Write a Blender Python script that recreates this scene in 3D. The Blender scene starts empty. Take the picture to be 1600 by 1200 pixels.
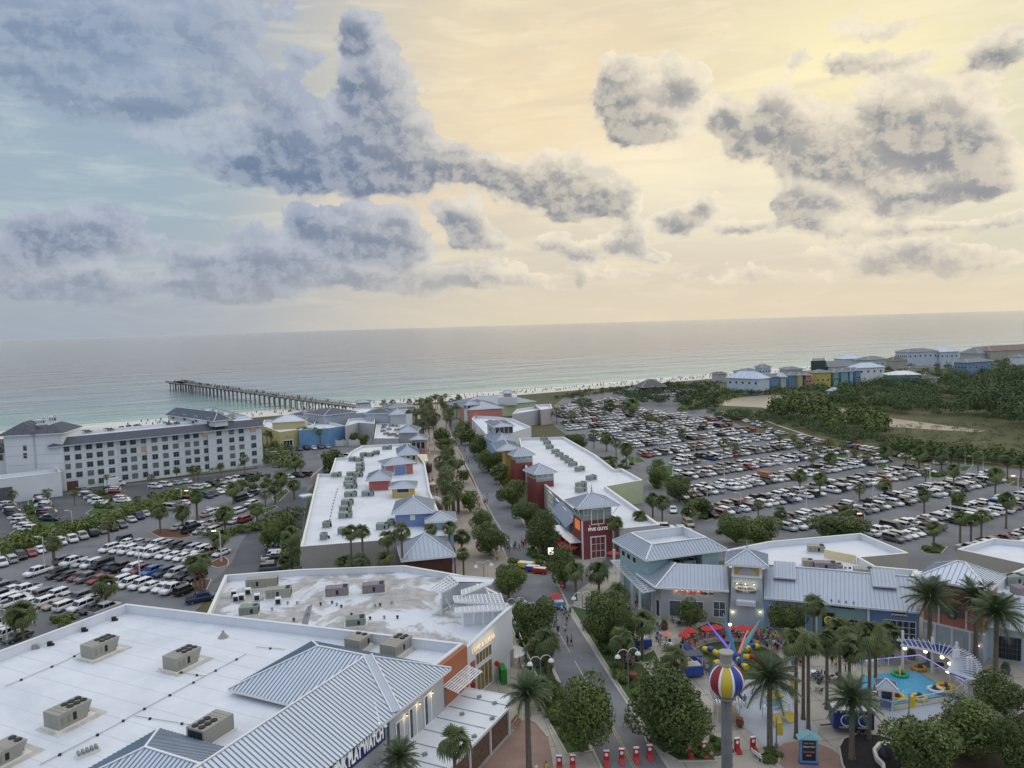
import bpy, bmesh, math, random
import numpy as np
from mathutils import Vector, Matrix
from mathutils.geometry import tessellate_polygon
random.seed(7); rng=np.random.default_rng(7)
sc=bpy.context.scene
PI=math.pi
R=math.radians
# ---------------------------------------------------------------- camera (survey of the place: eye 50 m up on the big wheel)
F=1202.0; H=50.0
ROLL=math.atan(47/1600); PITCH=math.atan(((600-507.5)/F)*math.cos(ROLL))
cam_d=bpy.data.cameras.new('camera'); cam=bpy.data.objects.new('camera',cam_d); sc.collection.objects.link(cam)
cam_d.sensor_width=36; cam_d.lens=F/1600*36; cam_d.clip_start=.5; cam_d.clip_end=200000
_f=Vector((0,math.cos(PITCH),-math.sin(PITCH))); _r=Vector((1,0,0)); _u=Vector((0,math.sin(PITCH),math.cos(PITCH)))
_c,_s=math.cos(ROLL),math.sin(ROLL)
right=_r*_c-_u*_s; up=_r*_s+_u*_c
M=Matrix.Identity(4)
for i in range(3):
    M[i][0]=right[i]; M[i][1]=up[i]; M[i][2]=-_f[i]
M[2][3]=H
cam.matrix_world=M; sc.camera=cam
sc.view_settings.view_transform='Standard'; sc.view_settings.look='None'; sc.view_settings.gamma=1
sc.view_settings.use_curve_mapping=False; sc.view_settings.exposure=0.42
sc.cycles.use_denoising=True; sc.cycles.max_bounces=5; sc.cycles.diffuse_bounces=2; sc.cycles.glossy_bounces=3
sc.cycles.transparent_max_bounces=8; sc.cycles.transmission_bounces=2; sc.cycles.sample_clamp_indirect=4
sc.cycles.caustics_reflective=False; sc.cycles.caustics_refractive=False

def ray(px,py):
    x=(px-800)/F; y=-(py-600)/F
    return right*x+up*y+_f
def W(px,py,z=0.0):
    d=ray(px,py); t=(z-H)/d.z
    return Vector((d.x*t,d.y*t,z))
def hgt(px,py,base):
    d=ray(px,py); return H+d.z*base.y/d.y
def depth(p): return (p-Vector((0,0,H))).dot(_f)
def lin(c):
    return tuple((v/12.92 if v<=.04045 else ((v+.055)/1.055)**2.4) for v in [x/255 for x in c])

# ---------------------------------------------------------------- sky
SUN_AZ=R(21); SUN_EL=R(15)
world=bpy.data.worlds.new('World'); sc.world=world; world.use_nodes=True
nt=world.node_tree; nt.nodes.clear()
def N(t,ty,**k):
    n=t.nodes.new(ty)
    for a,b in k.items(): setattr(n,a,b)
    return n
class G_:
    """tiny expression helper for shader maths"""
    def __init__(s,t): s.t=t
    def _in(s,n,i,v):
        if v is None: return
        if isinstance(v,bpy.types.NodeSocket): s.t.links.new(v,n.inputs[i])
        else: n.inputs[i].default_value=v
    def m(s,op,a,b=None,c=None,clamp=False):
        n=N(s.t,'ShaderNodeMath',operation=op,use_clamp=clamp)
        s._in(n,0,a); s._in(n,1,b); s._in(n,2,c); return n.outputs[0]
    def v(s,op,a,b=None,c=None):
        n=N(s.t,'ShaderNodeVectorMath',operation=op)
        s._in(n,0,a); s._in(n,1,b); s._in(n,2,c)
        return n.outputs['Value'] if op in('LENGTH','DOT_PRODUCT','DISTANCE') else n.outputs[0]
    def ss(s,x,a,b,o0=0.,o1=1.,kind='SMOOTHSTEP'):
        n=N(s.t,'ShaderNodeMapRange',interpolation_type=kind)
        s._in(n,0,x); s._in(n,1,a); s._in(n,2,b); s._in(n,3,o0); s._in(n,4,o1); return n.outputs[0]
    def mix(s,f,a,b,bt='MIX'):
        n=N(s.t,'ShaderNodeMix',data_type='RGBA',blend_type=bt)
        s._in(n,0,f)
        for i,c in((6,a),(7,b)):
            s._in(n,i,c if isinstance(c,bpy.types.NodeSocket) else tuple(c)[:3]+(1,))
        return n.outputs[2]
    def noise(s,vec,scale,detail=3,rough=.5,dist=0.,lac=2.,color=False):
        n=N(s.t,'ShaderNodeTexNoise'); s._in(n,'Vector',vec)
        n.inputs['Scale'].default_value=scale; n.inputs['Detail'].default_value=detail
        n.inputs['Roughness'].default_value=rough; n.inputs['Distortion'].default_value=dist; n.inputs['Lacunarity'].default_value=lac
        return n.outputs['Color' if color else 'Fac']
    def xyz(s,x,y,z=0.):
        n=N(s.t,'ShaderNodeCombineXYZ'); s._in(n,0,x); s._in(n,1,y); s._in(n,2,z); return n.outputs[0]
    def sep(s,v):
        n=N(s.t,'ShaderNodeSeparateXYZ'); s._in(n,0,v); return n.outputs
g=G_(nt)
tc=N(nt,'ShaderNodeTexCoord')
dx,dy,dz=g.sep(tc.outputs['Generated'])
azm=g.m('ARCTAN2',dx,dy); elv=g.m('ARCSINE',dz)
P0=g.xyz(azm,elv,0.)
def azel(px,py):
    d=ray(px,py).normalized(); return math.atan2(d.x,d.y),math.asin(d.z)
sky=N(nt,'ShaderNodeTexSky',sky_type='NISHITA',sun_disc=False,sun_elevation=SUN_EL,sun_rotation=SUN_AZ,altitude=50,air_density=1.2,dust_density=2.5,ozone_density=1.2)
def L(*c): return lin(c)
# clear sky behind the clouds: blue to the left, cream where the low sun is
warm=g.ss(azm,R(-26),R(0))
lowL=g.mix(g.ss(elv,0.,R(10)),L(170,177,184),L(158,178,192))
colL=g.mix(g.ss(elv,R(9),R(24)),lowL,L(142,162,190))
lowR=g.mix(g.ss(elv,0.,R(8)),L(206,199,186),L(219,209,190))
colR=g.mix(g.ss(elv,R(6),R(20)),lowR,L(226,212,184))
base=g.mix(warm,colL,colR)
# farther right a greener, paler tone
base=g.mix(g.ss(azm,R(22),R(36),0.,.55),base,L(216,218,196))
def glow(px,py,rx,ry,col,k,b):
    a,e=azel(px,py)
    q=g.v('MULTIPLY_ADD',P0,(F/rx,F/ry,0),(-a*F/rx,-e*F/ry,0))
    l=g.v('LENGTH',q); f=g.ss(l,1.,0.,0.,k)
    return g.mix(f,b,col)
base=glow(860,170,340,190,L(243,222,184),.8,base)
base=glow(1330,110,330,180,L(249,239,192),.9,base)
base=glow(1010,260,220,90,L(252,238,206),.8,base)
base=glow(620,330,260,70,L(236,214,188),.6,base)
base=glow(1250,300,420,120,L(238,232,206),.6,base)
# fine cirrus streaks
st=g.noise(g.v('MULTIPLY',P0,(3.2,15.,1.)),3.,5,.6,.6)
base=g.mix(g.ss(st,.42,.72,0.,.42),base,g.mix(warm,L(205,214,214),L(252,238,206)))
st2=g.noise(g.v('MULTIPLY_ADD',P0,(2.,9.,1.),(4.,2.,0)),2.4,5,.6,.9)
base=g.mix(g.ss(st2,.5,.75,0.,.35),base,g.mix(warm,L(150,166,188),L(206,196,184)))
# cumulus: soft ellipses torn up by noise
wn=g.noise(g.v('MULTIPLY',P0,(1.,1.35,1.)),9.,4,.6,0.,2.,True)
wn2=g.noise(g.v('MULTIPLY',P0,(1.,1.2,1.)),44.,5,.65,0.,2.,True)
Pw=g.v('ADD',P0,g.v('ADD',g.v('MULTIPLY_ADD',wn,(.085,.06,0),(-.0425,-.03,0)),g.v('MULTIPLY_ADD',wn2,(.014,.012,0),(-.007,-.006,0))))
CL=[(558,42,30,30,.9),(585,110,52,52,.9),(600,180,66,60,.9),(545,225,92,62,1.),(462,208,60,62,.7),(474,92,34,24,.55),(450,245,80,42,.9),(570,262,150,40,1.1),(655,235,58,44,.8),(698,262,34,26,.45),(430,150,44,50,.35),(40,445,60,14,.5),(150,430,50,18,.5),(300,455,60,14,.45),(390,440,50,18,.5),(575,432,60,18,.6),(760,430,50,18,.5),(835,440,40,12,.4),(905,410,30,22,.5),(1020,405,40,16,.4),(1290,400,40,18,.4),(1180,420,60,12,.3),(640,405,40,20,.5),
(190,150,120,36,.75),(335,60,66,50,.5),(345,128,84,50,.5),(262,152,60,30,.4),(40,25,150,60,.6),(210,25,130,50,.6),(0,80,90,50,.45),(120,80,120,40,.3),(400,20,70,30,.3),
(240,225,56,30,.35),(345,240,50,42,.45),(100,382,110,24,.85),(52,352,42,26,.55),(150,352,60,28,.6),(30,412,70,20,.5),
(230,445,160,26,.5),(100,458,80,16,.35),(420,398,110,34,.6),(300,405,50,20,.45),(490,348,38,38,.75),(545,372,62,38,.8),(610,385,58,32,.85),(562,330,34,22,.5),(480,430,150,30,.6),(690,440,130,20,.65),(620,345,34,26,.6),(330,445,90,24,.35),
(728,352,42,36,.95),(692,335,24,20,.7),(755,385,48,24,.75),(722,240,24,16,.55),(752,272,50,26,.9),(812,292,66,26,.9),(866,268,50,36,.95),(900,308,80,38,1.1),(955,300,40,40,.8),(862,380,44,22,.6),(932,392,56,24,.5),(980,362,34,44,.55),
(975,100,44,26,.6),(990,155,60,44,1.),(1004,200,46,30,.9),(1060,125,26,46,.7),(1060,205,34,34,.55),(945,130,18,30,.5),
(1128,180,28,32,.75),(1162,224,46,30,.85),(1222,190,66,42,1.),(1244,252,66,30,.8),(1208,150,28,30,.6),(1240,100,26,18,.45),(1300,215,40,40,.5),
(1335,250,76,36,1.),(1398,172,60,44,1.),(1446,196,66,50,.8),(1500,182,54,48,.65),(1530,240,54,44,.7),(1452,292,90,30,.9),(1400,332,46,20,.55),(1570,285,40,30,.5),
(1272,328,64,38,.95),(1232,310,32,26,.6),(1080,342,40,30,.8),(1112,328,22,24,.55),(1040,342,26,30,.45),(1172,362,44,16,.7),(1560,88,44,24,.95),(1322,106,46,16,.5),(1400,98,60,16,.4),(1380,50,80,18,.3),
(1500,356,190,13,.6),(1500,412,130,24,.6),(1372,412,44,28,.4),(1450,395,60,20,.4),(925,432,70,14,.4),(1060,432,120,10,.25),(1250,430,120,10,.25)]
acc=None; sh_=None; SV=(.45,.89,0.)
for (cx,cy,rx,ry,w) in CL:
    a,e=azel(cx,cy); rx*=1.5; ry*=1.45
    q=g.v('MULTIPLY_ADD',Pw,(F/rx,F/ry,0),(-a*F/rx,-e*F/ry,0))
    f=g.ss(g.v('LENGTH',q),1.,0.,0.,w)
    acc=f if acc is None else g.m('ADD',acc,f)
    dt=g.v('DOT_PRODUCT',q,SV); sh_=g.m('MULTIPLY',f,dt) if sh_ is None else g.m('MULTIPLY_ADD',f,dt,sh_)
side=g.m('DIVIDE',sh_,g.m('ADD',acc,.08))
# beyond the frame the same broken cloud goes on
out=g.m('MAXIMUM',g.ss(g.m('ABSOLUTE',azm),R(36),R(46)),g.ss(elv,R(24),R(32)))
on=g.noise(g.v('MULTIPLY',tc.outputs['Generated'],(1.,1.,2.2)),3.2,5,.58)
acc=g.m('ADD',acc,g.m('MULTIPLY',out,g.ss(on,.44,.66,0.,.9)))
fb=g.noise(g.v('MULTIPLY',P0,(1.,1.3,1.)),13.,9,.66,.2)
fl=g.noise(g.v('MULTIPLY',P0,(1.,1.25,1.)),15.,3,.5,.1)
fl2=g.noise(g.v('MULTIPLY_ADD',P0,(1.,1.25,1.),(-.008,-.016,0)),15.,3,.5,.1)
acs=g.m('MINIMUM',g.m('MULTIPLY',acc,1.2),1.15)
def puffs(off):
    w=N(nt,'ShaderNodeTexVoronoi',voronoi_dimensions='2D',feature='SMOOTH_F1'); w.inputs['Scale'].default_value=24.; w.inputs['Detail'].default_value=3.; w.inputs['Roughness'].default_value=.62; w.inputs['Smoothness'].default_value=.6; w.inputs['Lacunarity'].default_value=2.3; w.normalize=True
    nt.links.new(g.v('MULTIPLY_ADD',g.v('ADD',P0,g.v('MULTIPLY_ADD',wn2,(.024,.02,0),(-.012,-.01,0))),(1.,1.25,1.),off),w.inputs['Vector']); return w.outputs['Distance']
pf=puffs((0.,0.,0.)); pf2=puffs((-.007,-.013,0.))
dens=g.m('ADD',g.m('ADD',acs,g.m('MULTIPLY_ADD',fb,1.5,-.83)),g.m('MULTIPLY_ADD',pf,-.8,.27))
cov=g.ss(dens,.15,g.ss(side,.12,-.3,.25,.62))
lowb=g.m('MULTIPLY',g.m('SUBTRACT',fl2,fl),.9)
thick=g.ss(g.m('ADD',g.m('SUBTRACT',acs,g.m('MULTIPLY',side,1.7)),g.m('ADD',g.m('MULTIPLY_ADD',fl,.5,-.25),g.m('MULTIPLY',dens,.12))),.15,1.5)
leftness=g.ss(azm,R(4),R(-16))
edge=g.mix(leftness,L(230,220,202),L(168,178,197))
core=g.mix(leftness,L(140,144,152),L(112,131,160))
# lower banks are paler through the air
edge=g.mix(g.ss(elv,R(9),R(3),0.,.5),edge,L(206,202,195))
core=g.mix(g.ss(elv,R(11),R(2),0.,.55),core,L(166,171,180))
ccol=g.mix(thick,edge,core)
rel=g.m('SUBTRACT',g.m('MULTIPLY',g.m('SUBTRACT',pf2,pf),1.1),g.m('MULTIPLY',g.m('SUBTRACT',fl2,fl),.7))
ccol=g.mix(g.ss(rel,-.17,.17,0.,1.),g.mix(1.,ccol,(.86,.88,.91),'MULTIPLY'),g.mix(.42,ccol,g.mix(leftness,L(240,228,204),L(184,192,206))))
rim=g.m('MULTIPLY',g.m('MULTIPLY',g.ss(dens,.1,.24),g.ss(dens,.6,.26)),g.mix(leftness,(.4,.4,.4),(.15,.15,.15)))
ccol=g.mix(rim,ccol,g.mix(leftness,L(252,240,212),L(192,200,212)))
soft=g.m('MULTIPLY',g.ss(azm,R(-12),R(-21)),g.ss(elv,R(10),R(17)))
col=g.mix(g.m('MULTIPLY',cov,g.m('MULTIPLY_ADD',soft,-.42,.95)),base,ccol)
# horizon air and, away from the frame, a pale blue evening vault
col=g.mix(g.ss(elv,R(5),R(.3),0.,.75),col,g.mix(g.ss(azm,R(-30),R(6)),L(158,169,183),L(226,212,186)))
back=g.ss(g.m('ABSOLUTE',azm),R(50),R(110))
vault=g.mix(g.ss(elv,R(0),R(40)),L(196,206,220),L(222,232,250))
col=g.mix(g.m('MAXIMUM',back,g.ss(elv,R(26),R(60),0.,.85)),col,g.mix(g.m('MULTIPLY',cov,.5),vault,L(190,198,212)))
col=g.mix(g.ss(elv,0.,R(-2)),col,L(120,125,120))
col10=g.v('SCALE',col); nt.nodes[-1].inputs['Scale'].default_value=7.6
nis=g.v('SCALE',sky.outputs[0]); nt.nodes[-1].inputs['Scale'].default_value=.006
fin=g.v('ADD',col10,nis)
bg=N(nt,'ShaderNodeBackground'); nt.links.new(fin,bg.inputs[0]); bg.inputs[1].default_value=.1
wo=N(nt,'ShaderNodeOutputWorld'); nt.links.new(bg.outputs[0],wo.inputs[0])
world.cycles.sampling_method='MANUAL'; world.cycles.sample_map_resolution=512
sun_d=bpy.data.lights.new('sun','SUN'); sun_d.energy=.9; sun_d.angle=R(170); sun_d.color=(1,.93,.83)
sun=bpy.data.objects.new('sun',sun_d); sc.collection.objects.link(sun)
sdir=Vector((math.sin(SUN_AZ)*math.cos(SUN_EL),math.cos(SUN_AZ)*math.cos(SUN_EL),math.sin(SUN_EL)))
sun.rotation_euler=sdir.to_track_quat('Z','Y').to_euler(); sun.location=(0,0,120)
# ---------------------------------------------------------------- helpers
COL=sc.collection
def tag(o,label=None,cat=None,group=None,kind=None):
    if label:o['label']=label
    if cat:o['category']=cat
    if group:o['group']=group
    if kind:o['kind']=kind
    return o
def empty(name,loc,rz=0,label=None,cat=None,group=None):
    o=bpy.data.objects.new(name,None); COL.objects.link(o); o.location=loc; o.rotation_euler=(0,0,rz); o.empty_display_size=.5
    return tag(o,label,cat,group)
MATS={}
def mat(name,col=(.5,.5,.5),rough=.8,metal=0.,var=.12,vs=.4,bump=0.,bs=8.,emit=None,es=0.,alpha=None,spec=.4,col2=None,c2s=.15,c2lo=.5,c2hi=.7,objvar=0.):
    if name in MATS: return MATS[name]
    m=bpy.data.materials.new(name); m.use_nodes=True; t=m.node_tree; b=t.nodes['Principled BSDF']; q=G_(t)
    b.inputs['Roughness'].default_value=rough; b.inputs['Metallic'].default_value=metal; b.inputs['Specular IOR Level'].default_value=spec
    geo=N(t,'ShaderNodeNewGeometry').outputs['Position']
    c=tuple(col)+(1,)
    n=q.noise(geo,vs,5,.62)
    s=q.mix(q.ss(n,.25,.75,0.,1.,'LINEAR'),tuple(x*(1-var) for x in col),tuple(min(1,x*(1+var)) for x in col))
    if col2 is not None:
        n2=q.noise(geo,c2s,6,.65,.5)
        s=q.mix(q.ss(n2,c2lo,c2hi),s,col2)
    if objvar:
        oi=N(t,'ShaderNodeObjectInfo').outputs['Random']
        s=q.mix(1.,s,q.mix(oi,(1-objvar,)*3,(1+objvar,)*3),'MULTIPLY')
    t.links.new(s,b.inputs['Base Color'])
    if bump:
        bn=N(t,'ShaderNodeBump'); bn.inputs['Strength'].default_value=1.; bn.inputs['Distance'].default_value=bump
        t.links.new(q.noise(geo,bs,4,.6),bn.inputs['Height']); t.links.new(bn.outputs[0],b.inputs['Normal'])
    if emit: b.inputs['Emission Color'].default_value=tuple(emit)+(1,); b.inputs['Emission Strength'].default_value=es
    if alpha is not None: b.inputs['Alpha'].default_value=alpha
    MATS[name]=m; return m
class MB:
    def __init__(s): s.v=[];s.f=[];s.mi=[];s.m=[]
    def mid(s,m):
        if m is None: return 0
        if m not in s.m: s.m.append(m)
        return s.m.index(m)
    def add(s,vs,fs,m=None):
        b=len(s.v); i=s.mid(m); s.v.extend([tuple(v) for v in vs])
        for f in fs: s.f.append(tuple(b+k for k in f)); s.mi.append(i)
        return s
    def box(s,c,d,m=None,rz=0.,taper=1.):
        x,y,z=d[0]/2,d[1]/2,d[2]/2; cc,ss=math.cos(rz),math.sin(rz); vs=[]
        for k,(a,b,e) in enumerate([(-x,-y,-z),(x,-y,-z),(x,y,-z),(-x,y,-z),(-x,-y,z),(x,-y,z),(x,y,z),(-x,y,z)]):
            if k>3: a*=taper;b*=taper
            vs.append((c[0]+a*cc-b*ss,c[1]+a*ss+b*cc,c[2]+e))
        return s.add(vs,[(3,2,1,0),(4,5,6,7),(0,1,5,4),(1,2,6,5),(2,3,7,6),(3,0,4,7)],m)
    def beam(s,a,b,w,h,m=None,upv=(0,0,1)):
        a=Vector(a);b=Vector(b);d=(b-a).normalized();u=Vector(upv)
        if abs(d.dot(u))>.99:u=Vector((1,0,0))
        x=d.cross(u).normalized()*w/2;y=x.cross(d).normalized()*h/2
        return s.add([a-x-y,a+x-y,a+x+y,a-x+y,b-x-y,b+x-y,b+x+y,b-x+y],[(0,1,2,3),(7,6,5,4),(4,5,1,0),(5,6,2,1),(6,7,3,2),(7,4,0,3)],m)
    def tube(s,a,b,r0,r1=None,n=8,m=None,caps=True):
        if r1 is None:r1=r0
        a=Vector(a);b=Vector(b);d=(b-a).normalized();u=Vector((0,0,1)) if abs(d.z)<.9 else Vector((1,0,0))
        x=d.cross(u).normalized();y=d.cross(x).normalized();vs=[]
        for p,r in((a,r0),(b,r1)):
            for k in range(n):
                t=2*PI*k/n; vs.append(p+x*(r*math.cos(t))+y*(r*math.sin(t)))
        fs=[(k,(k+1)%n,n+(k+1)%n,n+k) for k in range(n)]
        if caps: fs+=[tuple(range(n-1,-1,-1)),tuple(range(n,2*n))]
        return s.add(vs,fs,m)
    def prism(s,pts,z0,z1,m=None,top=True,bottom=False,mt=None):
        pts=[Vector((p[0],p[1],0)) for p in pts]
        ar=sum(pts[i].x*pts[(i+1)%len(pts)].y-pts[(i+1)%len(pts)].x*pts[i].y for i in range(len(pts)))
        if ar<0: pts=pts[::-1]
        n=len(pts); vs=[(p.x,p.y,z0) for p in pts]+[(p.x,p.y,z1) for p in pts]
        s.add(vs,[(k,(k+1)%n,n+(k+1)%n,n+k) for k in range(n)],m)
        if top: s.add([(p.x,p.y,z1) for p in pts],[tuple(range(n))],mt or m)
        if bottom: s.add([(p.x,p.y,z0) for p in pts],[tuple(range(n-1,-1,-1))],m)
        return s
    def poly(s,pts,m=None):
        return s.add(pts,[tuple(range(len(pts)))],m)
    def lathe(s,c,prof,n=12,m=None):
        vs=[];c=Vector(c)
        for r,z in prof:
            for k in range(n):
                t=2*PI*k/n; vs.append((c.x+r*math.cos(t),c.y+r*math.sin(t),c.z+z))
        fs=[(i*n+k,i*n+(k+1)%n,(i+1)*n+(k+1)%n,(i+1)*n+k) for i in range(len(prof)-1) for k in range(n)]
        fs+=[tuple((len(prof)-1)*n+k for k in range(n)),tuple(k for k in range(n-1,-1,-1))]
        return s.add(vs,fs,m)
    def build(s,name,m=None,parent=None,smooth=False,loc=None):
        me=bpy.data.meshes.new(name); me.from_pydata(s.v,[],s.f)
        ms=s.m or ([m] if m else [])
        if m and not s.m: me.materials.append(m)
        for x in s.m: me.materials.append(x if x else m)
        if s.m: me.polygons.foreach_set('material_index',s.mi)
        if smooth: me.polygons.foreach_set('use_smooth',[True]*len(me.polygons))
        me.update()
        o=bpy.data.objects.new(name,me); COL.objects.link(o)
        if parent: o.parent=parent
        if loc: o.location=loc
        return o
def inst(name,me,parent=None,loc=(0,0,0),rz=0.,sca=(1,1,1),rx=0.):
    o=bpy.data.objects.new(name,me); COL.objects.link(o)
    if parent:o.parent=parent
    o.location=loc;o.rotation_euler=(rx,0,rz);o.scale=sca
    return o
SHC=[0]
def sheet(name,pts,z,m,kind='structure',label=None,px=True,cat=None):
    SHC[0]+=1; z+=SHC[0]*.0011
    P=[W(a,b) for a,b in pts] if px else [Vector((a,b,0)) for a,b in pts]
    bm=bmesh.new(); vs=[bm.verts.new((p.x,p.y,z)) for p in P]; f=bm.faces.new(vs); bm.normal_update()
    if f.normal.z<0: f.normal_flip()
    bmesh.ops.triangulate(bm,faces=[f]); me=bpy.data.meshes.new(name); bm.to_mesh(me); bm.free(); me.materials.append(m)
    o=bpy.data.objects.new(name,me); COL.objects.link(o); o['kind']=kind
    if label:o['label']=label
    return o
def kerb(name,pts,m,w=.18,h=.13,closed=True,px=True,z=0.,parent=None):
    P=[W(a,b) for a,b in pts] if px else [Vector((a,b,0)) for a,b in pts]
    mb=MB(); n=len(P)
    for i in range(n if closed else n-1):
        a=P[i];b=P[(i+1)%n]
        d=(b-a).normalized()*.07
        mb.beam((a.x-d.x,a.y-d.y,z+h/2),(b.x+d.x,b.y+d.y,z+h/2+(i%2)*.003),w,h)
    o=mb.build(name,m,parent); 
    if not parent:o['kind']='structure'
    return o
# materials of the setting
m_land=mat('land',(.075,.085,.035),1.,var=.4,vs=.05,col2=(.13,.11,.06),c2s=.02,c2lo=.45,c2hi=.65)
m_asph=mat('asphalt',(.18,.185,.195),.85,var=.2,vs=.12,col2=(.135,.14,.15),c2s=.05,c2lo=.45,c2hi=.62,bump=.01,bs=3)
m_asphd=mat('asphalt_dark',(.11,.115,.125),.85,var=.22,vs=.1,col2=(.08,.083,.09),c2s=.06,c2lo=.45,c2hi=.62)
m_road=mat('street_asphalt',(.19,.195,.21),.8,var=.18,vs=.2,col2=(.145,.15,.162),c2s=.08,c2lo=.42,c2hi=.62)
m_conc=mat('concrete',(.42,.39,.335),.85,var=.13,vs=.3,col2=(.31,.29,.255),c2s=.12,c2lo=.48,c2hi=.68)
m_concb=mat('blue_concrete',(.40,.44,.49),.8,var=.1,vs=.3,col2=(.34,.38,.43),c2s=.1)
m_brickpave=mat('pink_paving',(.30,.20,.165),.85,var=.15,vs=.5,col2=(.25,.165,.14),c2s=.2)
m_sand=mat('sand',(.66,.62,.55),.95,var=.06,vs=.05,col2=(.55,.51,.44),c2s=.03,c2lo=.5,c2hi=.7)
m_mulch=mat('mulch',(.13,.062,.04),1.,var=.35,vs=2.)
m_mulchd=mat('dark_mulch',(.028,.026,.028),1.,var=.35,vs=2.)
m_grass=mat('lawn',(.06,.10,.03),1.,var=.4,vs=.6,bump=.03,bs=6)
m_kerb=mat('kerb',(.46,.43,.37),.85,var=.15,vs=.5)
m_yline=mat('yellow_line',(.42,.33,.12),.8,var=.25,vs=2.)
m_wline=mat('white_line',(.52,.52,.50),.8,var=.3,vs=1.5)
m_marsh=mat('marsh',(.10,.105,.048),1.,var=.25,vs=.06,col2=(.13,.12,.062),c2s=.012,c2lo=.4,c2hi=.65)
m_channel=mat('wet_sand',(.31,.265,.20),.35,var=.12,vs=.1,col2=(.30,.24,.17),c2s=.04)

# ---------------------------------------------------------------- ground
SP=Vector((-279,416,0)); SD=Vector((523,315,0)).normalized(); SN=Vector((-SD.y,SD.x,0))   # shoreline runs at 59 degrees; SN points to sea
def shore(s,t): return SP+SD*s+SN*t
land_pts=[shore(-3000,-34),shore(3500,-34),shore(3500,-4200),shore(-3000,-4200)]
sheet('ground',[(p.x,p.y) for p in land_pts],0.,m_land,px=False)
# beach sloping under the water
mb=MB(); prof=[(-36,-.02),(-34,.05),(-20,-.05),(-4,-.45),(6,-.8),(60,-2.2)]
xs=[-3000,-800]+[ -500+k*40 for k in range(60)]+[3500]
random.seed(3); wob=[random.uniform(-3,3) for _ in xs]
vs=[];fs=[]
for i,x in enumerate(xs):
    for j,(t,z) in enumerate(prof):
        p=shore(x,t+(wob[i] if 1<j<5 else 0)); vs.append((p.x,p.y,z))
k=len(prof)
for i in range(len(xs)-1):
    for j in range(k-1): fs.append((i*k+j,(i+1)*k+j,(i+1)*k+j+1,i*k+j+1))
mb.add(vs,fs); o=mb.build('beach',m_sand); o['kind']='structure'
me=o.data
# sea
def sea_mat():
    m=bpy.data.materials.new('sea'); m.use_nodes=True; t=m.node_tree; b=t.nodes['Principled BSDF']; q=G_(t)
    pos=N(t,'ShaderNodeNewGeometry').outputs['Position']
    rel=q.v('SUBTRACT',pos,tuple(SP))
    off=q.v('DOT_PRODUCT',rel,tuple(SN)); al=q.v('DOT_PRODUCT',rel,tuple(SD))
    loc=q.xyz(al,off,0.)
    nb=q.noise(q.v('MULTIPLY',loc,(.006,.02,1.)),1.,4,.6)
    o2=q.m('ADD',off,q.m('MULTIPLY_ADD',nb,90.,-45.))
    c=q.mix(q.ss(o2,0.,55.),(.24,.44,.38),(.10,.29,.29))
    c=q.mix(q.ss(o2,40.,190.),c,(.06,.16,.22))
    c=q.mix(q.ss(o2,140.,650.),c,(.045,.07,.10))
    c=q.mix(q.ss(q.noise(q.v('MULTIPLY',loc,(.022,.04,1.)),1.,8,.72,.2),.44,.6,0.,.6),c,q.mix(1.,c,(.45,.5,.56),'MULTIPLY'))
    # breakers near the sand
    fn=q.noise(q.v('MULTIPLY',loc,(.03,.25,1.)),1.,5,.65)
    fz=q.ss(off,34.,2.,.0,1.)
    wv=N(t,'ShaderNodeTexWave',wave_type='BANDS',bands_direction='Y'); t.links.new(loc,wv.inputs[0]); wv.inputs['Scale'].default_value=.022; wv.inputs['Distortion'].default_value=5.; wv.inputs['Detail'].default_value=3
    foam=q.m('MULTIPLY',fz,q.ss(q.m('ADD',q.m('MULTIPLY',wv.outputs[1],.55),fn),.88,1.05))
    edge=q.m('MULTIPLY',q.ss(off,12.,1.),q.ss(fn,.38,.5))
    foam=q.m('MAXIMUM',foam,edge,clamp=True)
    c=q.mix(foam,c,(.75,.78,.76))
    t.links.new(c,b.inputs['Base Color'])
    b.inputs['Roughness'].default_value=.2; b.inputs['IOR'].default_value=1.65
    n1=q.noise(q.v('MULTIPLY',loc,(.028,.05,1.)),1.,8,.68,.3)
    n2=q.noise(q.v('MULTIPLY',loc,(.5,1.,1.)),.5,4,.6)
    n0=q.noise(q.v('MULTIPLY',loc,(.006,.02,1.)),1.,4,.6,.5)
    hh=q.m('ADD',q.m('ADD',n1,q.m('MULTIPLY',n2,.12)),q.m('MULTIPLY',n0,2.5))
    bp=N(t,'ShaderNodeBump'); bp.inputs['Distance'].default_value=10.; bp.inputs['Strength'].default_value=1.
    t.links.new(hh,bp.inputs['Height'])
    ch=q.noise(q.v('MULTIPLY',loc,(.35,.6,1.)),1.,2,.6,0.,2.,True)
    nn=q.v('NORMALIZE',q.v('ADD',bp.outputs[0],q.v('MULTIPLY_ADD',ch,(.3,.3,0.),(-.15,-.15,0.))))
    t.links.new(nn,b.inputs['Normal'])
    return m
mb=MB(); a,b_,c,d=shore(-60000,-30),shore(60000,-30),shore(60000,90000),shore(-60000,90000)
mb.poly([(p.x,p.y,-.6) for p in (a,b_,c,d)])
o=mb.build('sea',sea_mat()); o['kind']='structure'
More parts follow.
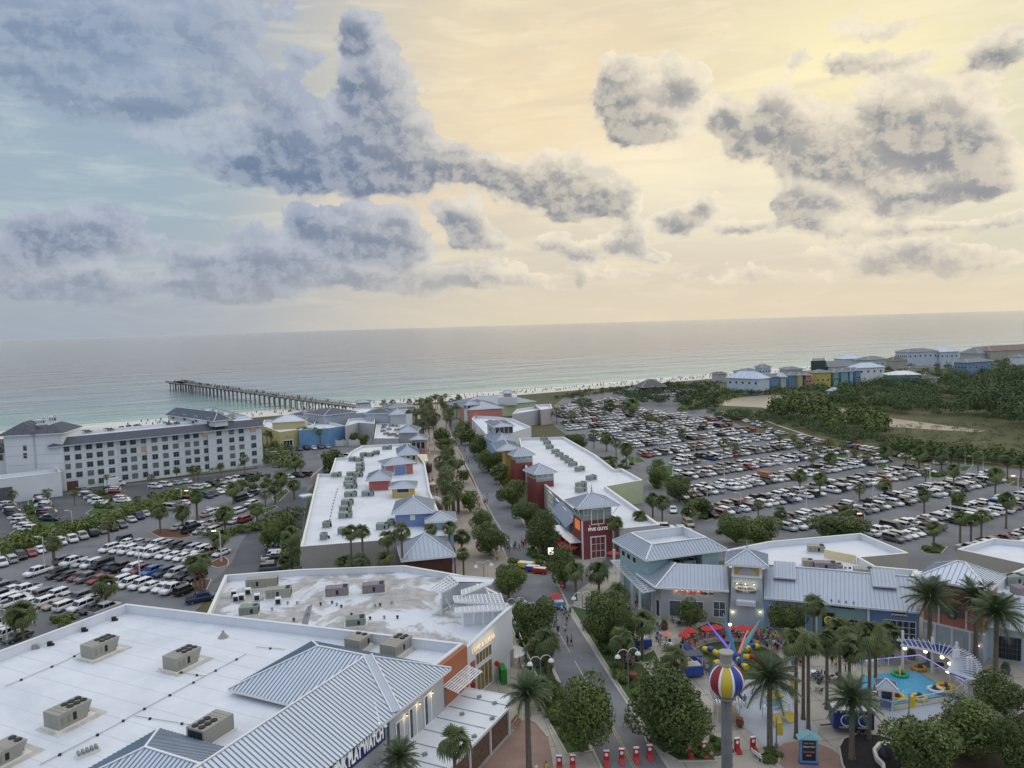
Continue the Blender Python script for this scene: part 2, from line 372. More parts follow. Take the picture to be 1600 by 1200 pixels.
# ---------------------------------------------------------------- roads, lots, plazas
AZS=R(-9)
def S(u,v,z=0.):   # street frame: u across to the right, v along the street
    return Vector((u*math.cos(AZS)+v*math.sin(AZS),-u*math.sin(AZS)+v*math.cos(AZS),z))
sheet('parking_lot',[(-400,1150),(-400,800),(0,788),(60,775),(150,762),(400,733),(415,722),(415,700),(500,690),(560,692),(560,715),(505,740),(480,770),(470,890),(360,900),(300,960),(190,960),(0,1040)],.02,m_asph)
sheet('parking_lot',[(985,868),(1000,830),(985,790),(925,735),(900,690),(865,665),(858,640),(880,622),(960,612),(1060,612),(1110,622),(1130,652),(1180,676),(1250,692),(1330,706),(1440,728),(1600,762),(1800,810),(1800,1050),(1500,905),(1300,890),(1050,870)],.02,m_asph)
# dark newer asphalt by the hotel
sheet('hotel_drive',[(60,780),(150,764),(400,736),(425,742),(330,752),(345,765),(235,772),(230,790),(150,800),(130,812),(100,822),(10,845),(-60,860),(-60,800)],.03,m_asphd)
sheet('service_drive',[(410,800),(440,765),(480,760),(472,830),(470,890),(360,905),(330,912),(362,880),(375,850)],.03,m_asphd)
sheet('pavement',[(700,1100),(735,1010),(780,960),(790,930),(815,934),(1040,1300),(560,1300)],.02,m_conc)
sheet('plaza',[(872,905),(890,870),(960,850),(1100,880),(1800,960),(1800,1400),(1090,1400),(1037,1190),(893,962)],.02,m_conc)
sheet('promenade',[(640,745),(668,690),(652,650),(648,632),(688,632),(700,660),(722,720),(752,780),(775,830),(800,880),(806,905),(700,912),(712,860),(690,790)],.025,mat('tan_paving',(.37,.32,.275),.85,var=.15,vs=.3,col2=(.30,.255,.22),c2s=.15))
def uvpoly(l): return [(lambda p:(p.x,p.y))(S(*q)) for q in l]
sheet('street',uvpoly([(21.8,40),(28.8,40),(28.8,128),(29.6,133),(33,137),(35,150),(20,150),(21.8,137)]),.04,m_road,px=False)
sheet('street',[(812,936),(806,905),(792,872),(765,812),(738,745),(712,694),(697,660),(690,640),(706,640),(722,668),(746,704),(776,748),(816,812),(840,862),(868,905),(893,958)],.05,m_road)
# cross street left of the junction and right behind the corner restaurant
sheet('cross_street',[(812,936),(806,915),(790,905),(730,912),(735,925),(800,945)],.045,m_road)
sheet('cross_street',[(868,905),(880,880),(905,890),(935,885),(960,860),(1010,845),(1035,862),(980,870),(900,925),(893,958)],.045,m_road)
# street markings
def strip(name,pts,w,m,z=.06,px=True):
    P=[W(a,b) for a,b in pts] if px else [Vector((a,b,0)) for a,b in pts]; mb=MB()
    for a,b in zip(P[:-1],P[1:]):
        d=(b-a).normalized(); n=Vector((-d.y,d.x,0))*w/2
        mb.poly([(q.x,q.y,z) for q in (a-n,b-n,b+n,a+n)])
    o=mb.build(name,m); o['kind']='structure'; return o
for s_ in(-.14,.14):
    strip('yellow_centre_line',uvpoly([(25.3+s_,40),(25.3+s_,92.5)]),.1,m_yline,px=False)
strip('white_centre_line',uvpoly([(25.3,100),(25.3,108)]),.11,m_wline,px=False)
strip('white_centre_line',uvpoly([(25.3,111),(25.3,119)]),.11,m_wline,px=False)
strip('stop_line',[(811,935),(862,932)],.5,m_wline)
strip('stop_line',[(813,943),(866,941)],.3,m_wline)
strip('white_centre_line',[(800,855),(773,812),(745,760),(722,716)],.18,m_wline,z=.07)
strip('stop_line',[(805,899),(842,898)],.4,m_yline,z=.07)
# kerbs of the street
kerb('kerb',uvpoly([(28.95,40),(28.95,128),(29.8,133)]),m_kerb,closed=False,px=False,w=.3)
kerb('kerb',uvpoly([(21.65,40),(21.65,136)]),m_kerb,closed=False,px=False,w=.3)
kerb('kerb',[(893,958),(868,905),(840,862),(816,812),(776,748),(746,704),(722,668),(706,640)],m_kerb,closed=False,w=.35)
kerb('kerb',[(806,903),(792,872),(765,812),(738,745),(712,694),(697,660)],m_kerb,closed=False,w=.35)
# plaza pieces
sheet('pale_blue_plaza',[(1168,1062),(1230,1066),(1243,1118),(1268,1125),(1279,1140),(1277,1152),(1238,1161),(1216,1175),(1197,1172),(1180,1150),(1150,1130),(1140,1090)],.045,m_concb)
sheet('pale_blue_plaza',[(1368,1102),(1420,1108),(1470,1090),(1500,1095),(1450,1130),(1400,1135)],.045,m_concb)
def disc(name,px,py,r,m,z,n=40,kind='structure',sq=1.):
    c=W(px,py); mb=MB(); mb.poly([(c.x+r*math.cos(2*PI*k/n),c.y+r*sq*math.sin(2*PI*k/n),z) for k in range(n)]); o=mb.build(name,m); o['kind']=kind; return o
disc('round_kerb',1265,1187,4.35,m_conc,.06); disc('round_paving',1265,1187,3.75,m_brickpave,.075)
sheet('pink_plaza',[(876,1300),(862,1180),(856,1152),(838,1130),(815,1125),(797,1150),(770,1180),(700,1260),(690,1300)],.045,m_brickpave)
kerb('kerb',[(856,1152),(838,1130),(820,1122)],m_kerb,closed=False,w=.25)
# concrete joint grid, recessed dark lines
m_joint=mat('joint',(.20,.19,.17),.9)
mb=MB()
for k in range(-6,20):
    a=S(31+k*4.5,76); b=S(31+k*4.5,132)
    mb.beam((a.x,a.y,.047),(b.x,b.y,.047),.06,.004)
for k in range(0,13):
    a=S(31,76+k*4.5); b=S(110,76+k*4.5); mb.beam((a.x,a.y,.047),(b.x,b.y,.047),.06,.004)
for k in range(14):
    a=S(14+ (k%2)*.0,78+k*4.); b=S(19.5,78+k*4.); mb.beam((a.x,a.y,.047),(b.x,b.y,.047),.06,.004)
o=mb.build('paving_joints',m_joint); o['kind']='stuff'; tag(o,'thin dark joints between the plaza paving slabs','joints')
# planting beds
def bed(pts,m=m_mulch,z=.07,k=True,px=True,name='planting_bed'):
    sheet(name,pts,z,m,px=px)
    if k: kerb('kerb',pts,m_kerb,w=.22,h=.12,px=px,z=.02)
bed(uvpoly([(18.2,128),(21.4,135),(21.4,84),(18.5,84),(17.6,96),(18.2,110)]),m_grass,px=False)
bed(uvpoly([(29.2,82),(34.,82),(35.0,92),(34.5,108),(33.5,126),(29.8,130)]),m_grass,px=False)
bed([(1030,1075),(1040,1110),(1095,1150),(1120,1190),(1060,1190),(1010,1160),(990,1100)],m_grass)
bed([(985,1034),(1022,1016),(1032,1034),(998,1037)],m_grass,z=.09)
bed([(1095,1170),(1115,1150),(1140,1158),(1150,1178),(1120,1185)],m_grass)
bed([(1186,1180),(1203,1172),(1218,1178),(1217,1192),(1200,1198),(1184,1192)],m_grass)
bed([(1311,1168),(1318,1155),(1340,1147),(1372,1149),(1400,1158),(1425,1185),(1440,1230),(1340,1240),(1316,1195)],m_mulchd)
bed([(1405,1215),(1470,1186),(1560,1134),(1605,1110),(1700,1120),(1700,1300),(1400,1300)],mat('leaf_litter',(.06,.042,.03),1.,var=.4,vs=1.5),z=.05,k=False)
bed([(1260,990),(1330,1005),(1370,1020),(1372,1034),(1300,1030),(1240,1010)],m_grass)
bed([(1436,1038),(1450,1034),(1475,1036),(1478,1043),(1450,1046)],m_mulchd)
bed([(1538,1075),(1556,1068),(1570,1078),(1556,1086)],m_mulchd)
bed([(1086,983),(1110,972),(1130,976),(1118,990),(1096,996)],m_grass)
for pts in ([(800,898),(812,900),(845,958),(832,962),(815,950),(806,940)],):
    pass
# islands in the left lot
for pts in ([(12,838),(20,846),(60,835),(104,820),(103,816),(60,806),(50,780),(44,780),(46,815),(25,828)],
            [(134,803),(150,807),(208,788),(208,785),(180,788),(150,792),(142,797)],
            [(248,792),(330,766),(340,760),(330,757),(242,782)],
            [(0,850),(60,840),(150,815),(235,790),(300,770),(250,800),(150,830),(100,845),(0,875)],
            [(234,832),(245,827),(260,826),(292,832),(300,838),(285,842),(250,840)],
            [(362,830),(400,820),(418,813),(412,819),(366,836),(355,834)],
            [(400,800),(430,790),(434,793),(410,804),(398,805)],[(425,778),(446,764),(452,768),(436,784),(428,783)],
            [(328,880),(350,870),(357,876),(356,884),(340,888),(328,884)],[(302,905),(330,906),(320,928),(295,925)],
            [(0,966),(20,958),(60,950),(50,975),(0,985)],
            [(405,835),(470,830),(470,885),(436,895),(418,860)]):
    bed(pts,m_mulch if pts[0][0] in (234,328,302) else m_grass)
# islands in the right lot
for pts in ([(1012,752),(1035,728),(1052,728),(1050,760),(1020,763)],[(1060,780),(1100,778),(1122,808),(1102,815),(1085,806)],
            [(1124,832),(1150,825),(1210,835),(1205,850),(1150,850)],[(975,712),(1000,715),(1010,722),(985,725)],
            [(1452,742),(1485,740),(1478,746),(1456,747)],[(1500,730),(1520,728),(1510,737),(1500,736)],[(1368,725),(1385,726),(1388,733),(1372,733)],
            [(1300,712),(1322,708),(1327,714),(1310,718)],[(1218,685),(1228,690),(1220,694),(1210,692)],[(1565,752),(1585,753),(1575,758)],
            [(1440,862),(1450,853),(1480,855),(1470,866),(1450,867)],[(1270,830),(1350,825),(1372,838),(1300,845)]):
    bed(pts,m_mulch if pts[0][0] in (234,328,302) else m_grass)
bed([(935,722),(950,720),(985,745),(975,748)],m_grass)
# stall lines across both lots, laid with the rows of cars further down
# marsh, channel, hotel lawn
sheet('marsh',[(1255,693),(1330,672),(1380,656),(1450,650),(1600,655),(1800,670),(1800,775),(1600,722),(1480,708),(1380,700),(1320,697)],.03,m_marsh)
sheet('wet_sand_channel',[(1100,632),(1150,622),(1200,617),(1260,621),(1300,633),(1350,644),(1400,655),(1470,664),(1540,673),(1530,676),(1400,668),(1340,660),(1290,658),(1240,650),(1190,637),(1130,634)],.05,m_channel)
sheet('sand_lot',[(1080,620),(1130,600),(1300,592),(1420,600),(1300,612),(1180,612)],.02,m_marsh)
strip('path',[(1195,657),(1225,668),(1270,683),(1320,695),(1380,704),(1480,716),(1600,729),(1800,748)],1.6,m_conc,z=.06)
sheet('perimeter_road',[(1470,722),(1600,735),(1800,755),(1800,775),(1600,748),(1500,745),(1440,735)],.05,m_asph)
strip('kerb_strip',[(150,758),(250,747),(400,730),(420,726)],1.2,m_conc,z=.06)
sheet('hotel_bed',[(195,748),(300,741),(405,727),(402,723),(300,733),(195,742)],.05,m_grass)
strip('pavement_strip',[(-100,800),(0,786),(60,774),(100,765),(150,758)],4.,m_conc,z=.05)
# ---------------------------------------------------------------- vegetation prototypes
def leafmat(name,col,col2,objvar=.18,rough=.6):
    m=bpy.data.materials.new(name); m.use_nodes=True; t=m.node_tree; b=t.nodes['Principled BSDF']; q=G_(t)
    geo=N(t,'ShaderNodeNewGeometry')
    n=q.noise(geo.outputs['Position'],.9,3,.6); n2=q.noise(geo.outputs['Position'],7.,2,.5)
    c=q.mix(q.ss(q.m('ADD',q.m('MULTIPLY',n,.55),q.m('MULTIPLY',n2,.45)),.35,.65),col,col2)
    oi=N(t,'ShaderNodeObjectInfo').outputs['Random']
    c=q.mix(1.,c,q.mix(oi,(1-objvar,)*3,(1+objvar,1+objvar*.8,1.)),'MULTIPLY')
    t.links.new(c,b.inputs['Base Color']); b.inputs['Roughness'].default_value=rough; b.inputs['Specular IOR Level'].default_value=.25
    b.inputs['Subsurface Weight'].default_value=0.
    return m
m_oak=leafmat('oak_leaves',(.062,.10,.036),(.17,.21,.07))
m_bush=leafmat('shrub_leaves',(.075,.12,.038),(.18,.22,.07))
m_woods=leafmat('woodland_leaves',(.062,.098,.045),(.10,.138,.058),.2)
m_palm=leafmat('palm_leaves',(.075,.11,.05),(.18,.21,.085),.2,.45)
m_date=leafmat('date_palm_leaves',(.07,.105,.06),(.15,.185,.10),.15,.45)
m_dead=leafmat('dead_palm_leaves',(.12,.09,.045),(.20,.14,.07),.1,.8)
m_rust=leafmat('rusty_palm_leaves',(.24,.11,.05),(.34,.17,.07),.1,.8)
m_trunk=mat('palm_trunk',(.15,.125,.10),.95,var=.3,vs=3.,bump=.03,bs=6)
m_bark=mat('oak_bark',(.13,.11,.095),.95,var=.3,vs=3.)
def crown_mesh(name,n,leaf,seed,m,rz=.8,lobes=14,flat=False):
    """unit crown (radius 1, centre at 0): many leaf-sized faces spread over and inside a heap of lobes"""
    r=np.random.default_rng(seed)
    lc=[];
    for k in range(lobes):
        while 1:
            p=r.uniform(-1,1,3)
            if .25<np.linalg.norm(p)<.78: break
        lc.append((p*np.array([1,1,rz]),r.uniform(.28,.5)))
    lc.append((np.zeros(3),.62))
    wts=np.array([q[1]**2 for q in lc]); wts/=wts.sum()
    idx=r.choice(len(lc),n,p=wts); C=np.array([q[0] for q in lc])[idx]; RR=np.array([q[1] for q in lc])[idx]
    d=r.normal(size=(n,3)); d/=np.linalg.norm(d,axis=1)[:,None]
    rad=RR*r.uniform(.72,1.04,n)**.7
    pos=C+d*rad[:,None]
    nn=d+r.normal(scale=.55,size=(n,3)); nn/=np.linalg.norm(nn,axis=1)[:,None]
    a=np.cross(nn,r.normal(size=(n,3))); a/=np.linalg.norm(a,axis=1)[:,None]; b=np.cross(nn,a)
    s=leaf*r.uniform(.6,1.4,n)[:,None]
    V=np.stack([pos-a*s*.9,pos-b*s*.45,pos+a*s*.9,pos+b*s*.45],1).reshape(-1,3)
    me=bpy.data.meshes.new(name); me.from_pydata(V.tolist(),[],np.arange(4*n).reshape(n,4).tolist()); me.materials.append(m); me.update(); return me
oak_me=[crown_mesh('crown',9500,.052,10+k,m_oak,.85,20) for k in range(5)]
oak_far=[crown_mesh('crown',1300,.13,20+k,m_oak,.85) for k in range(3)]
bush_me=[crown_mesh('foliage',1500,.11,30+k,m_bush,.7,8) for k in range(4)]
bush_far=[crown_mesh('foliage',420,.2,40+k,m_bush,.7,6) for k in range(2)]
wood_me=[crown_mesh('crown',900,.15,50+k,m_woods,.85,9) for k in range(3)]
def trunk_me(kind):
    mb=MB()
    if kind=='oak':
        mb.tube((0,0,0),(0,.02,.55),.05,.036,8); 
        for k in range(5):
            t=k*1.26; mb.tube((0,.02,.5),(.28*math.cos(t),.28*math.sin(t),.8+.05*(k%2)),.024,.012,6)
    return mb
tm=trunk_me('oak').build('trunk',m_bark); oak_trunk=tm.data; bpy.data.objects.remove(tm)
def frond_fan(mb,L,droop,m,n=11):
    """fan leaf growing along +x from the origin"""
    sp=.8; pts=[(0,0,0)]; rib=[]
    x1=L*.38; z1=.12*L
    mb.add([(0,-.03,0),(x1,-.02,z1),(x1,.02,z1),(0,.03,0)],[(0,1,2,3)],m)
    for k in range(n):
        t=(k/(n-1)-.5)*2*1.15
        ex=x1+L*.62*math.cos(t)*(1-.08*abs(t)); ey=L*.62*math.sin(t)
        mz=z1+L*.05; ez=z1-L*.35*droop*(1+.3*abs(t))+random.uniform(-.04,.04)*L
        mx=x1+(ex-x1)*.5; my=ey*.5; w=L*.045
        nx,ny=-math.sin(t),math.cos(t)
        mb.add([(x1,0,z1),(mx-nx*w,my-ny*w,mz-.02),(mx,my,mz+.05),(mx+nx*w,my+ny*w,mz-.02),(ex,ey,ez)],[(0,1,2),(0,2,3),(1,4,2),(2,4,3)],m)
def xform(mb,i0,rz,el,off=(0,0,0),roll=0):
    Mx=Matrix.Rotation(rz,4,'Z')@Matrix.Rotation(-el,4,'Y')@Matrix.Rotation(roll,4,'X')
    for i in range(i0,len(mb.v)):
        p=Mx@Vector(mb.v[i]); mb.v[i]=(p.x+off[0],p.y+off[1],p.z+off[2])
def fan_crown(seed,n=32,m=m_palm,dead=4,lw=11):
    random.seed(seed); mb=MB()
    for k in range(n):
        i0=len(mb.v); el=-.6+1.95*((k*.7549+.3)%1)+random.uniform(-.1,.1); 
        frond_fan(mb,random.uniform(.85,1.1),.5+.6*(1-el),m,lw); xform(mb,i0,k*2.4+random.uniform(-.2,.2),el,roll=random.uniform(-.5,.5))
    for k in range(dead):
        i0=len(mb.v); frond_fan(mb,.8,1.6,m_dead if dead<12 else m_rust,lw); xform(mb,i0,k*2.4+1,random.uniform(-1.25,-.8),(0,0,-.05))
    return mb
def mesh_of(mb,name,m=None,smooth=False):
    o=mb.build(name,m,smooth=smooth); me=o.data; bpy.data.objects.remove(o); return me
fan_me=[mesh_of(fan_crown(60+k),'crown') for k in range(4)]
fan_dead=mesh_of(fan_crown(66,26,m_palm,26),'crown')
fan_far=[mesh_of(fan_crown(70+k,20,m_palm,3,5),'crown') for k in range(3)]
def date_frond(L=1.,m=m_date,pairs=26):
    mb=MB(); P=[]
    for k in range(9):
        t=k/8; P.append(Vector((L*(t-.12*t*t),0,L*(.34*t-.62*t*t))))
    for a,b in zip(P[:-1],P[1:]): mb.beam(a,b,.03*(1-.5*a.x/L),.02,m)
    for k in range(pairs):
        t=.1+.9*k/(pairs-1); f=t*8; i=min(7,int(f)); p=P[i].lerp(P[i+1],f-i)
        ll=L*.30*math.sin(PI*min(1,.15+t*.85))**.6*(1 if t<.8 else .75)
        for s in(-1,1):
            d=Vector((.55,s*.8,-.25+random.uniform(-.12,.12))).normalized()*ll; w=Vector((.014*L,0,0))*1.3
            mb.add([p-w,p+w,p+d],[(0,1,2)],m)
    return mb
random.seed(5)
date_fr=[mesh_of(date_frond(),'frond') for k in range(3)]
def date_crown(seed,n=46):
    random.seed(seed); mb=MB()
    for k in range(n):
        i0=len(mb.v); f=date_frond(random.uniform(.85,1.05),pairs=18); mb.add(f.v,f.f,m_date)
        xform(mb,i0,k*2.4,1.25-1.6*(k/n)+random.uniform(-.1,.1),roll=random.uniform(-.3,.3))
    return mb
def palm_trunk(kind):
    mb=MB()
    r0=.2 if kind!='date' else .3
    prof=[(1.45,0),(1.12,.04),(.95,.12),(.85,.5),(.8,.9),(1.02 if kind!='date' else 1.35,.965),(.5,1.)]
    mb.lathe((0,0,0),[(r*r0,z) for r,z in prof],9); return mesh_of(mb,'trunk',m_trunk,True)
ptr={'fan':palm_trunk('fan'),'date':palm_trunk('date')}
random.seed(11)
def place_palm(bx,by,cy,w,kind='fan',label=None,group=None,far=False,dead=False,lean=None):
    """base pixel, crown-centre row and crown width in the survey photo give position, height and spread"""
    p=W(bx,by); h=hgt(bx,cy,p); s=F/depth(p); r=w/s/2*(1.12 if kind=='date' else 1.28)
    n='palm_tree' if kind!='date' else 'date_palm'
    t=empty(n,(p.x,p.y,0),random.uniform(0,6.28),label,'palm tree',group)
    hh=max(1.5,h-r*.1)
    inst('trunk',ptr['date' if kind=='date' else 'fan'],t,(0,0,0),0,((.8 if far else 1)*min(1.2,max(.6,r/1.6)),)*2+(hh,))
    if kind=='date':
        for k in range(40):
            f=inst('frond',date_fr[k%3],t,(0,0,hh),0,(r*random.uniform(.95,1.12),)*3)
            Mx=Matrix.Rotation(k*2.4+random.uniform(-.15,.15),4,'Z')@Matrix.Rotation(-(1.3-1.75*(k/40)+random.uniform(-.1,.1)),4,'Y')@Matrix.Rotation(random.uniform(-.4,.4),4,'X')
            f.rotation_euler=Mx.to_euler()
    else:
        me=fan_dead if dead else random.choice(fan_far if far else fan_me)
        inst('crown',me,t,(0,0,hh),0,(r,r,r*random.uniform(.85,1.0)))
    return t
def place_tree(cx,cy,w,h=None,label=None,group=None,cat='tree',name='shade_tree',far=False,ground=None,trunk=True,me=None):
    """crown centre and size in the survey photo; the trunk foot is solved from the crown height"""
    h=h or w*.85
    by=cy+h*.5
    for _ in range(8):
        p=W(cx,by); s=F/depth(p); r=w/s/2; rv=h/s/2*1.02
        zc=rv+(1.1 if trunk else -.15*rv) if ground is None else ground
        # pixel of the crown centre
        q=p+Vector((0,0,zc)); d=q-Vector((0,0,H)); yy=600-F*(d.dot(up)/d.dot(_f))
        by+=(cy-yy)
    p=W(cx,by); 
    t=empty(name,(p.x,p.y,0),random.uniform(0,6.28),label,cat,group)
    if trunk:
        inst('trunk',oak_trunk,t,(0,0,0),0,(max(2.5,r*1.6),)*2+(zc+rv*.2,))
    inst('crown' if trunk else 'foliage',me or random.choice(oak_far if far else oak_me),t,(0,0,zc),0,(r*1.1,r*1.1,rv*1.16))
    return t
def place_bush(px,py,r=1.,h=1.,label=None,group=None,name='shrub',far=False,world=None):
    p=world or W(px,py)
    t=empty(name,(p.x,p.y,0),random.uniform(0,6.28),label,'shrub',group)
    inst('foliage',random.choice(bush_far if far else bush_me),t,(0,0,h*.38),0,(r,r,h*.62))
    return t
# ---------------------------------------------------------------- vehicles
m_glass=mat('car_glass',(.012,.015,.02),.08,var=0,spec=.6)
m_tyre=mat('tyre',(.02,.02,.02),.9); m_rim=mat('rim',(.35,.36,.38),.4,.6)
m_head=mat('headlight',(.75,.75,.72),.15); m_tail=mat('tail_light',(.30,.02,.02),.3)
CARCOL={'white':(.74,.75,.76),'black':(.012,.013,.015),'grey':(.13,.135,.14),'silver':(.42,.43,.44),'dark blue':(.02,.04,.11),'red':(.28,.03,.025),'blue':(.03,.14,.42),'beige':(.38,.32,.24),'maroon':(.13,.02,.025),'green':(.04,.07,.05)}
m_paint={k:mat('paint_'+k.replace(' ','_'),v,.28,.0,var=.02,spec=.6) for k,v in CARCOL.items()}
TYPES={ # stations: x, half width, z belt ; cabin: x bottom/top front/rear, z roof
 'sedan':dict(L=4.7,w=.92,st=[(-2.35,.78,.62,.5),(-2.2,.88,.95,.34),(-1.2,.92,.99,.3),(.6,.92,.95,.3),(1.6,.9,.84,.3),(2.2,.82,.68,.34),(2.35,.68,.55,.45)],cab=(-1.75,-1.1,.35,1.05),zr=1.43,zb=.93),
 'suv':dict(L=4.8,w=.95,st=[(-2.4,.84,.8,.55),(-2.32,.92,1.08,.4),(-1.2,.95,1.1,.35),(.6,.95,1.08,.35),(1.6,.94,1.02,.35),(2.3,.88,.88,.38),(2.4,.76,.7,.5)],cab=(-2.28,-1.95,.55,1.25),zr=1.75,zb=1.06),
 'pickup':dict(L=5.8,w=1.0,st=[(-2.9,.92,.85,.6),(-2.88,.98,1.12,.5),(-1.0,1.0,1.14,.42),(.6,1.0,1.14,.42),(1.9,.98,1.12,.42),(2.8,.92,1.02,.45),(2.9,.84,.75,.55)],cab=(-.95,-.75,.95,1.65),zr=1.88,zb=1.12),
 'van':dict(L=5.3,w=1.0,st=[(-2.65,.9,.9,.5),(-2.6,.98,1.12,.4),(0,1.0,1.12,.35),(1.6,.98,1.06,.35),(2.45,.9,.9,.38),(2.65,.74,.7,.5)],cab=(-2.58,-2.4,1.3,2.1),zr=2.0,zb=1.08)}
def loft(mb,secs,m):
    n=len(secs[0]); b=len(mb.v); vs=[p for s in secs for p in s]
    fs=[(i*n+k,i*n+(k+1)%n,(i+1)*n+(k+1)%n,(i+1)*n+k) for i in range(len(secs)-1) for k in range(n)]
    fs+=[tuple(range(n-1,-1,-1)),tuple((len(secs)-1)*n+k for k in range(n))]
    mb.add(vs,fs,m)
def car_body(T,m,gm=None):
    mb=MB(); secs=[]
    for x,w,zt,zb in T['st']:
        secs.append([(x,-w*.92,zb),(x,w*.92,zb),(x,w,zb+.12),(x,w,zt-.14),(x,w*.9,zt),(x,-w*.9,zt),(x,-w,zt-.14),(x,-w,zb+.12)])
    loft(mb,secs,m)
    x0,x1,x2,x3=T['cab']; zb,zr,w=T['zb'],T['zr'],T['w']
    # roof and pillars in body colour
    wt=w*.74
    mb.add([(x1,-wt,zr),(x2,-wt,zr),(x2,wt,zr),(x1,wt,zr),(x1-.12,-wt-.06,zr-.09),(x2+.14,-wt-.06,zr-.09),(x2+.14,wt+.06,zr-.09),(x1-.12,wt+.06,zr-.09)],[(0,1,2,3),(4,5,1,0),(5,6,2,1),(6,7,3,2),(7,4,0,3)],m)
    wb=w*.88
    for s in(-1,1):
        for xb,xt in((x0,x1-.12),(x3,x2+.14),((x0+x3)/2-.05,(x1+x2)/2)):
            mb.beam((xb,s*(wb+.015),zb-.05),(xt,s*(wt+.07),zr-.08),.09,.05,m)
    if T is TYPES['pickup']:
        pass
    return mb
def car_glass(T):
    mb=MB(); x0,x1,x2,x3=T['cab']; zb,zr,w=T['zb'],T['zr'],T['w']; wb=w*.88; wt=w*.74+.05
    mb.add([(x0,-wb,zb-.06),(x3,-wb,zb-.06),(x3,wb,zb-.06),(x0,wb,zb-.06),(x1-.11,-wt,zr-.085),(x2+.13,-wt,zr-.085),(x2+.13,wt,zr-.085),(x1-.11,wt,zr-.085)],[(0,1,5,4),(1,2,6,5),(2,3,7,6),(3,0,4,7)],m_glass)
    if T is TYPES['pickup']:
        mb.box((-1.9,0,1.147),(1.75,1.6,.01),mat('truck_bed',(.03,.03,.032),.9)); 
    return mb
mb=MB(); mb.tube((0,-.11,0),(0,.11,0),.34,n=12,m=m_tyre); mb.tube((0,-.115,0),(0,.115,0),.19,n=8,m=m_rim); wheel_me=mesh_of(mb,'wheel')
mb=MB(); mb.box((0,0,0),(.08,.36,.14)); head_me=mesh_of(mb,'headlight',m_head); tail_me=mesh_of(mb,'tail_light',m_tail)
body_me={}; glass_me={k:mesh_of(car_glass(T),'windows') for k,T in TYPES.items()}
def get_body(ty,c):
    if (ty,c) not in body_me:
        b=car_body(TYPES[ty],m_paint[c])
        body_me[ty,c]=mesh_of(b,'body')
    return body_me[ty,c]
ncar=0
def ordn(n): return str(n)+('th' if 10<=n%100<=20 else {1:'st',2:'nd',3:'rd'}.get(n%10,'th'))
KIND={'sedan':'sedan','suv':'SUV','pickup':'pickup','van':'van'}
OUTER={90:'outer lane by the marsh path',91:'outer lane under the palms',92:'outer lane by the channel',93:'far line by the beach',94:'second line by the beach',95:'end line under the oaks',96:'end line by the grey building'}
USED=set()
def put_car(p,az,ty,c,label,group,lights=True):
    """az is the compass heading of the bonnet"""
    while label in USED: label+=' again'
    USED.add(label)
    global ncar; ncar+=1
    T=TYPES[ty]; t=empty({'pickup':'pickup_truck','van':'minivan','sedan':'parked_car','suv':'parked_suv'}[ty],(p.x,p.y,.02),PI/2-az,label,{'pickup':'pickup truck','van':'van','suv':'SUV'}.get(ty,'car'),group)
    inst('body',get_body(ty,c),t); inst('windows',glass_me[ty],t)
    xf=T['L']*.30
    for a in(-1,1):
        for b in(-1,1): inst('wheel',wheel_me,t,(a*xf,b*(T['w']-.1),.34))
    if lights:
        x=T['st'][-2][0]+.03; z=T['st'][-2][2]-.17
        for b in(-1,1):
            inst('headlight',head_me,t,(x,b*T['w']*.66,z)); inst('tail_light',tail_me,t,(T['st'][1][0]-.03,b*T['w']*.74,T['st'][1][2]-.2))
    return t
cr=random.Random(21)
def rnd_type(): return cr.choices(['sedan','suv','pickup','van'],[.36,.40,.18,.06])[0]
def rnd_col(): return cr.choices(list(CARCOL),[.42,.18,.14,.13,.04,.025,.01,.03,.015,.01])[0]
LL=MB()   # stall lines
def stall(p,az,L=5.):
    d=Vector((math.sin(az),math.cos(az),0)); n=Vector((d.y,-d.x,0)); a=p+n*1.35-d*L/2; b=p+n*1.35+d*L/2
    w=n*.06; LL.poly([(q.x,q.y,.035) for q in (a-w,b-w,b+w,a+w)])
def px_row(a,b,az,rowname,sp=2.75,skip=(),spec={}):
    rowname=rowname.replace('near the white roof','by the white roof')
    """a row of cars between two surveyed points"""
    A=W(*a);B=W(*b);n=max(1,round((B-A).length/sp))
    for k in range(n+1):
        p=A.lerp(B,k/n); stall(p,az)
        if k in skip: continue
        ty,c=spec.get(k,(rnd_type(),rnd_col()))
        jl=cr.uniform(-.25,.25); d=Vector((math.sin(az),math.cos(az),0))
        fl=PI if cr.random()<.3 and k not in spec else 0
        put_car(p+d*jl,az+R(cr.uniform(-1.5,1.5))+fl,ty,c,c+' '+KIND[ty]+', '+ordn(k+1)+' from the left, '+rowname,'cars in the hotel side car park')
W_='white';K_='black'
px_row((60,898),(290,927),R(205),'front line, middle row by the white roof',2.85,skip=(1,),spec={0:('pickup',W_),2:('suv',K_),3:('sedan',K_),4:('sedan','maroon'),6:('sedan','red'),9:('suv',W_),10:('suv',W_),11:('sedan',W_),12:('sedan',W_),13:('pickup',W_)})
px_row((100,880),(308,905),R(205),'rear line, middle row by the white roof',2.85,spec={3:('suv',W_),7:('suv',W_),9:('pickup','blue'),10:('suv','dark blue'),12:('suv',K_),13:('suv',K_),16:('suv',W_)})
px_row((172,861),(302,876),R(205),'front line by the round palm bed',2.8,spec={0:('suv',W_),1:('sedan',W_),4:('suv',W_),5:('pickup',W_),6:('sedan',W_),8:('sedan',W_),9:('sedan',W_)})
px_row((190,848),(345,868),R(205),'rear line by the round palm bed',2.8)
px_row((-30,940),(165,957),R(205),'front line behind the white parapet',2.85,spec={15:('pickup','red')})
px_row((-40,916),(140,942),R(205),'rear line behind the white parapet',2.85)
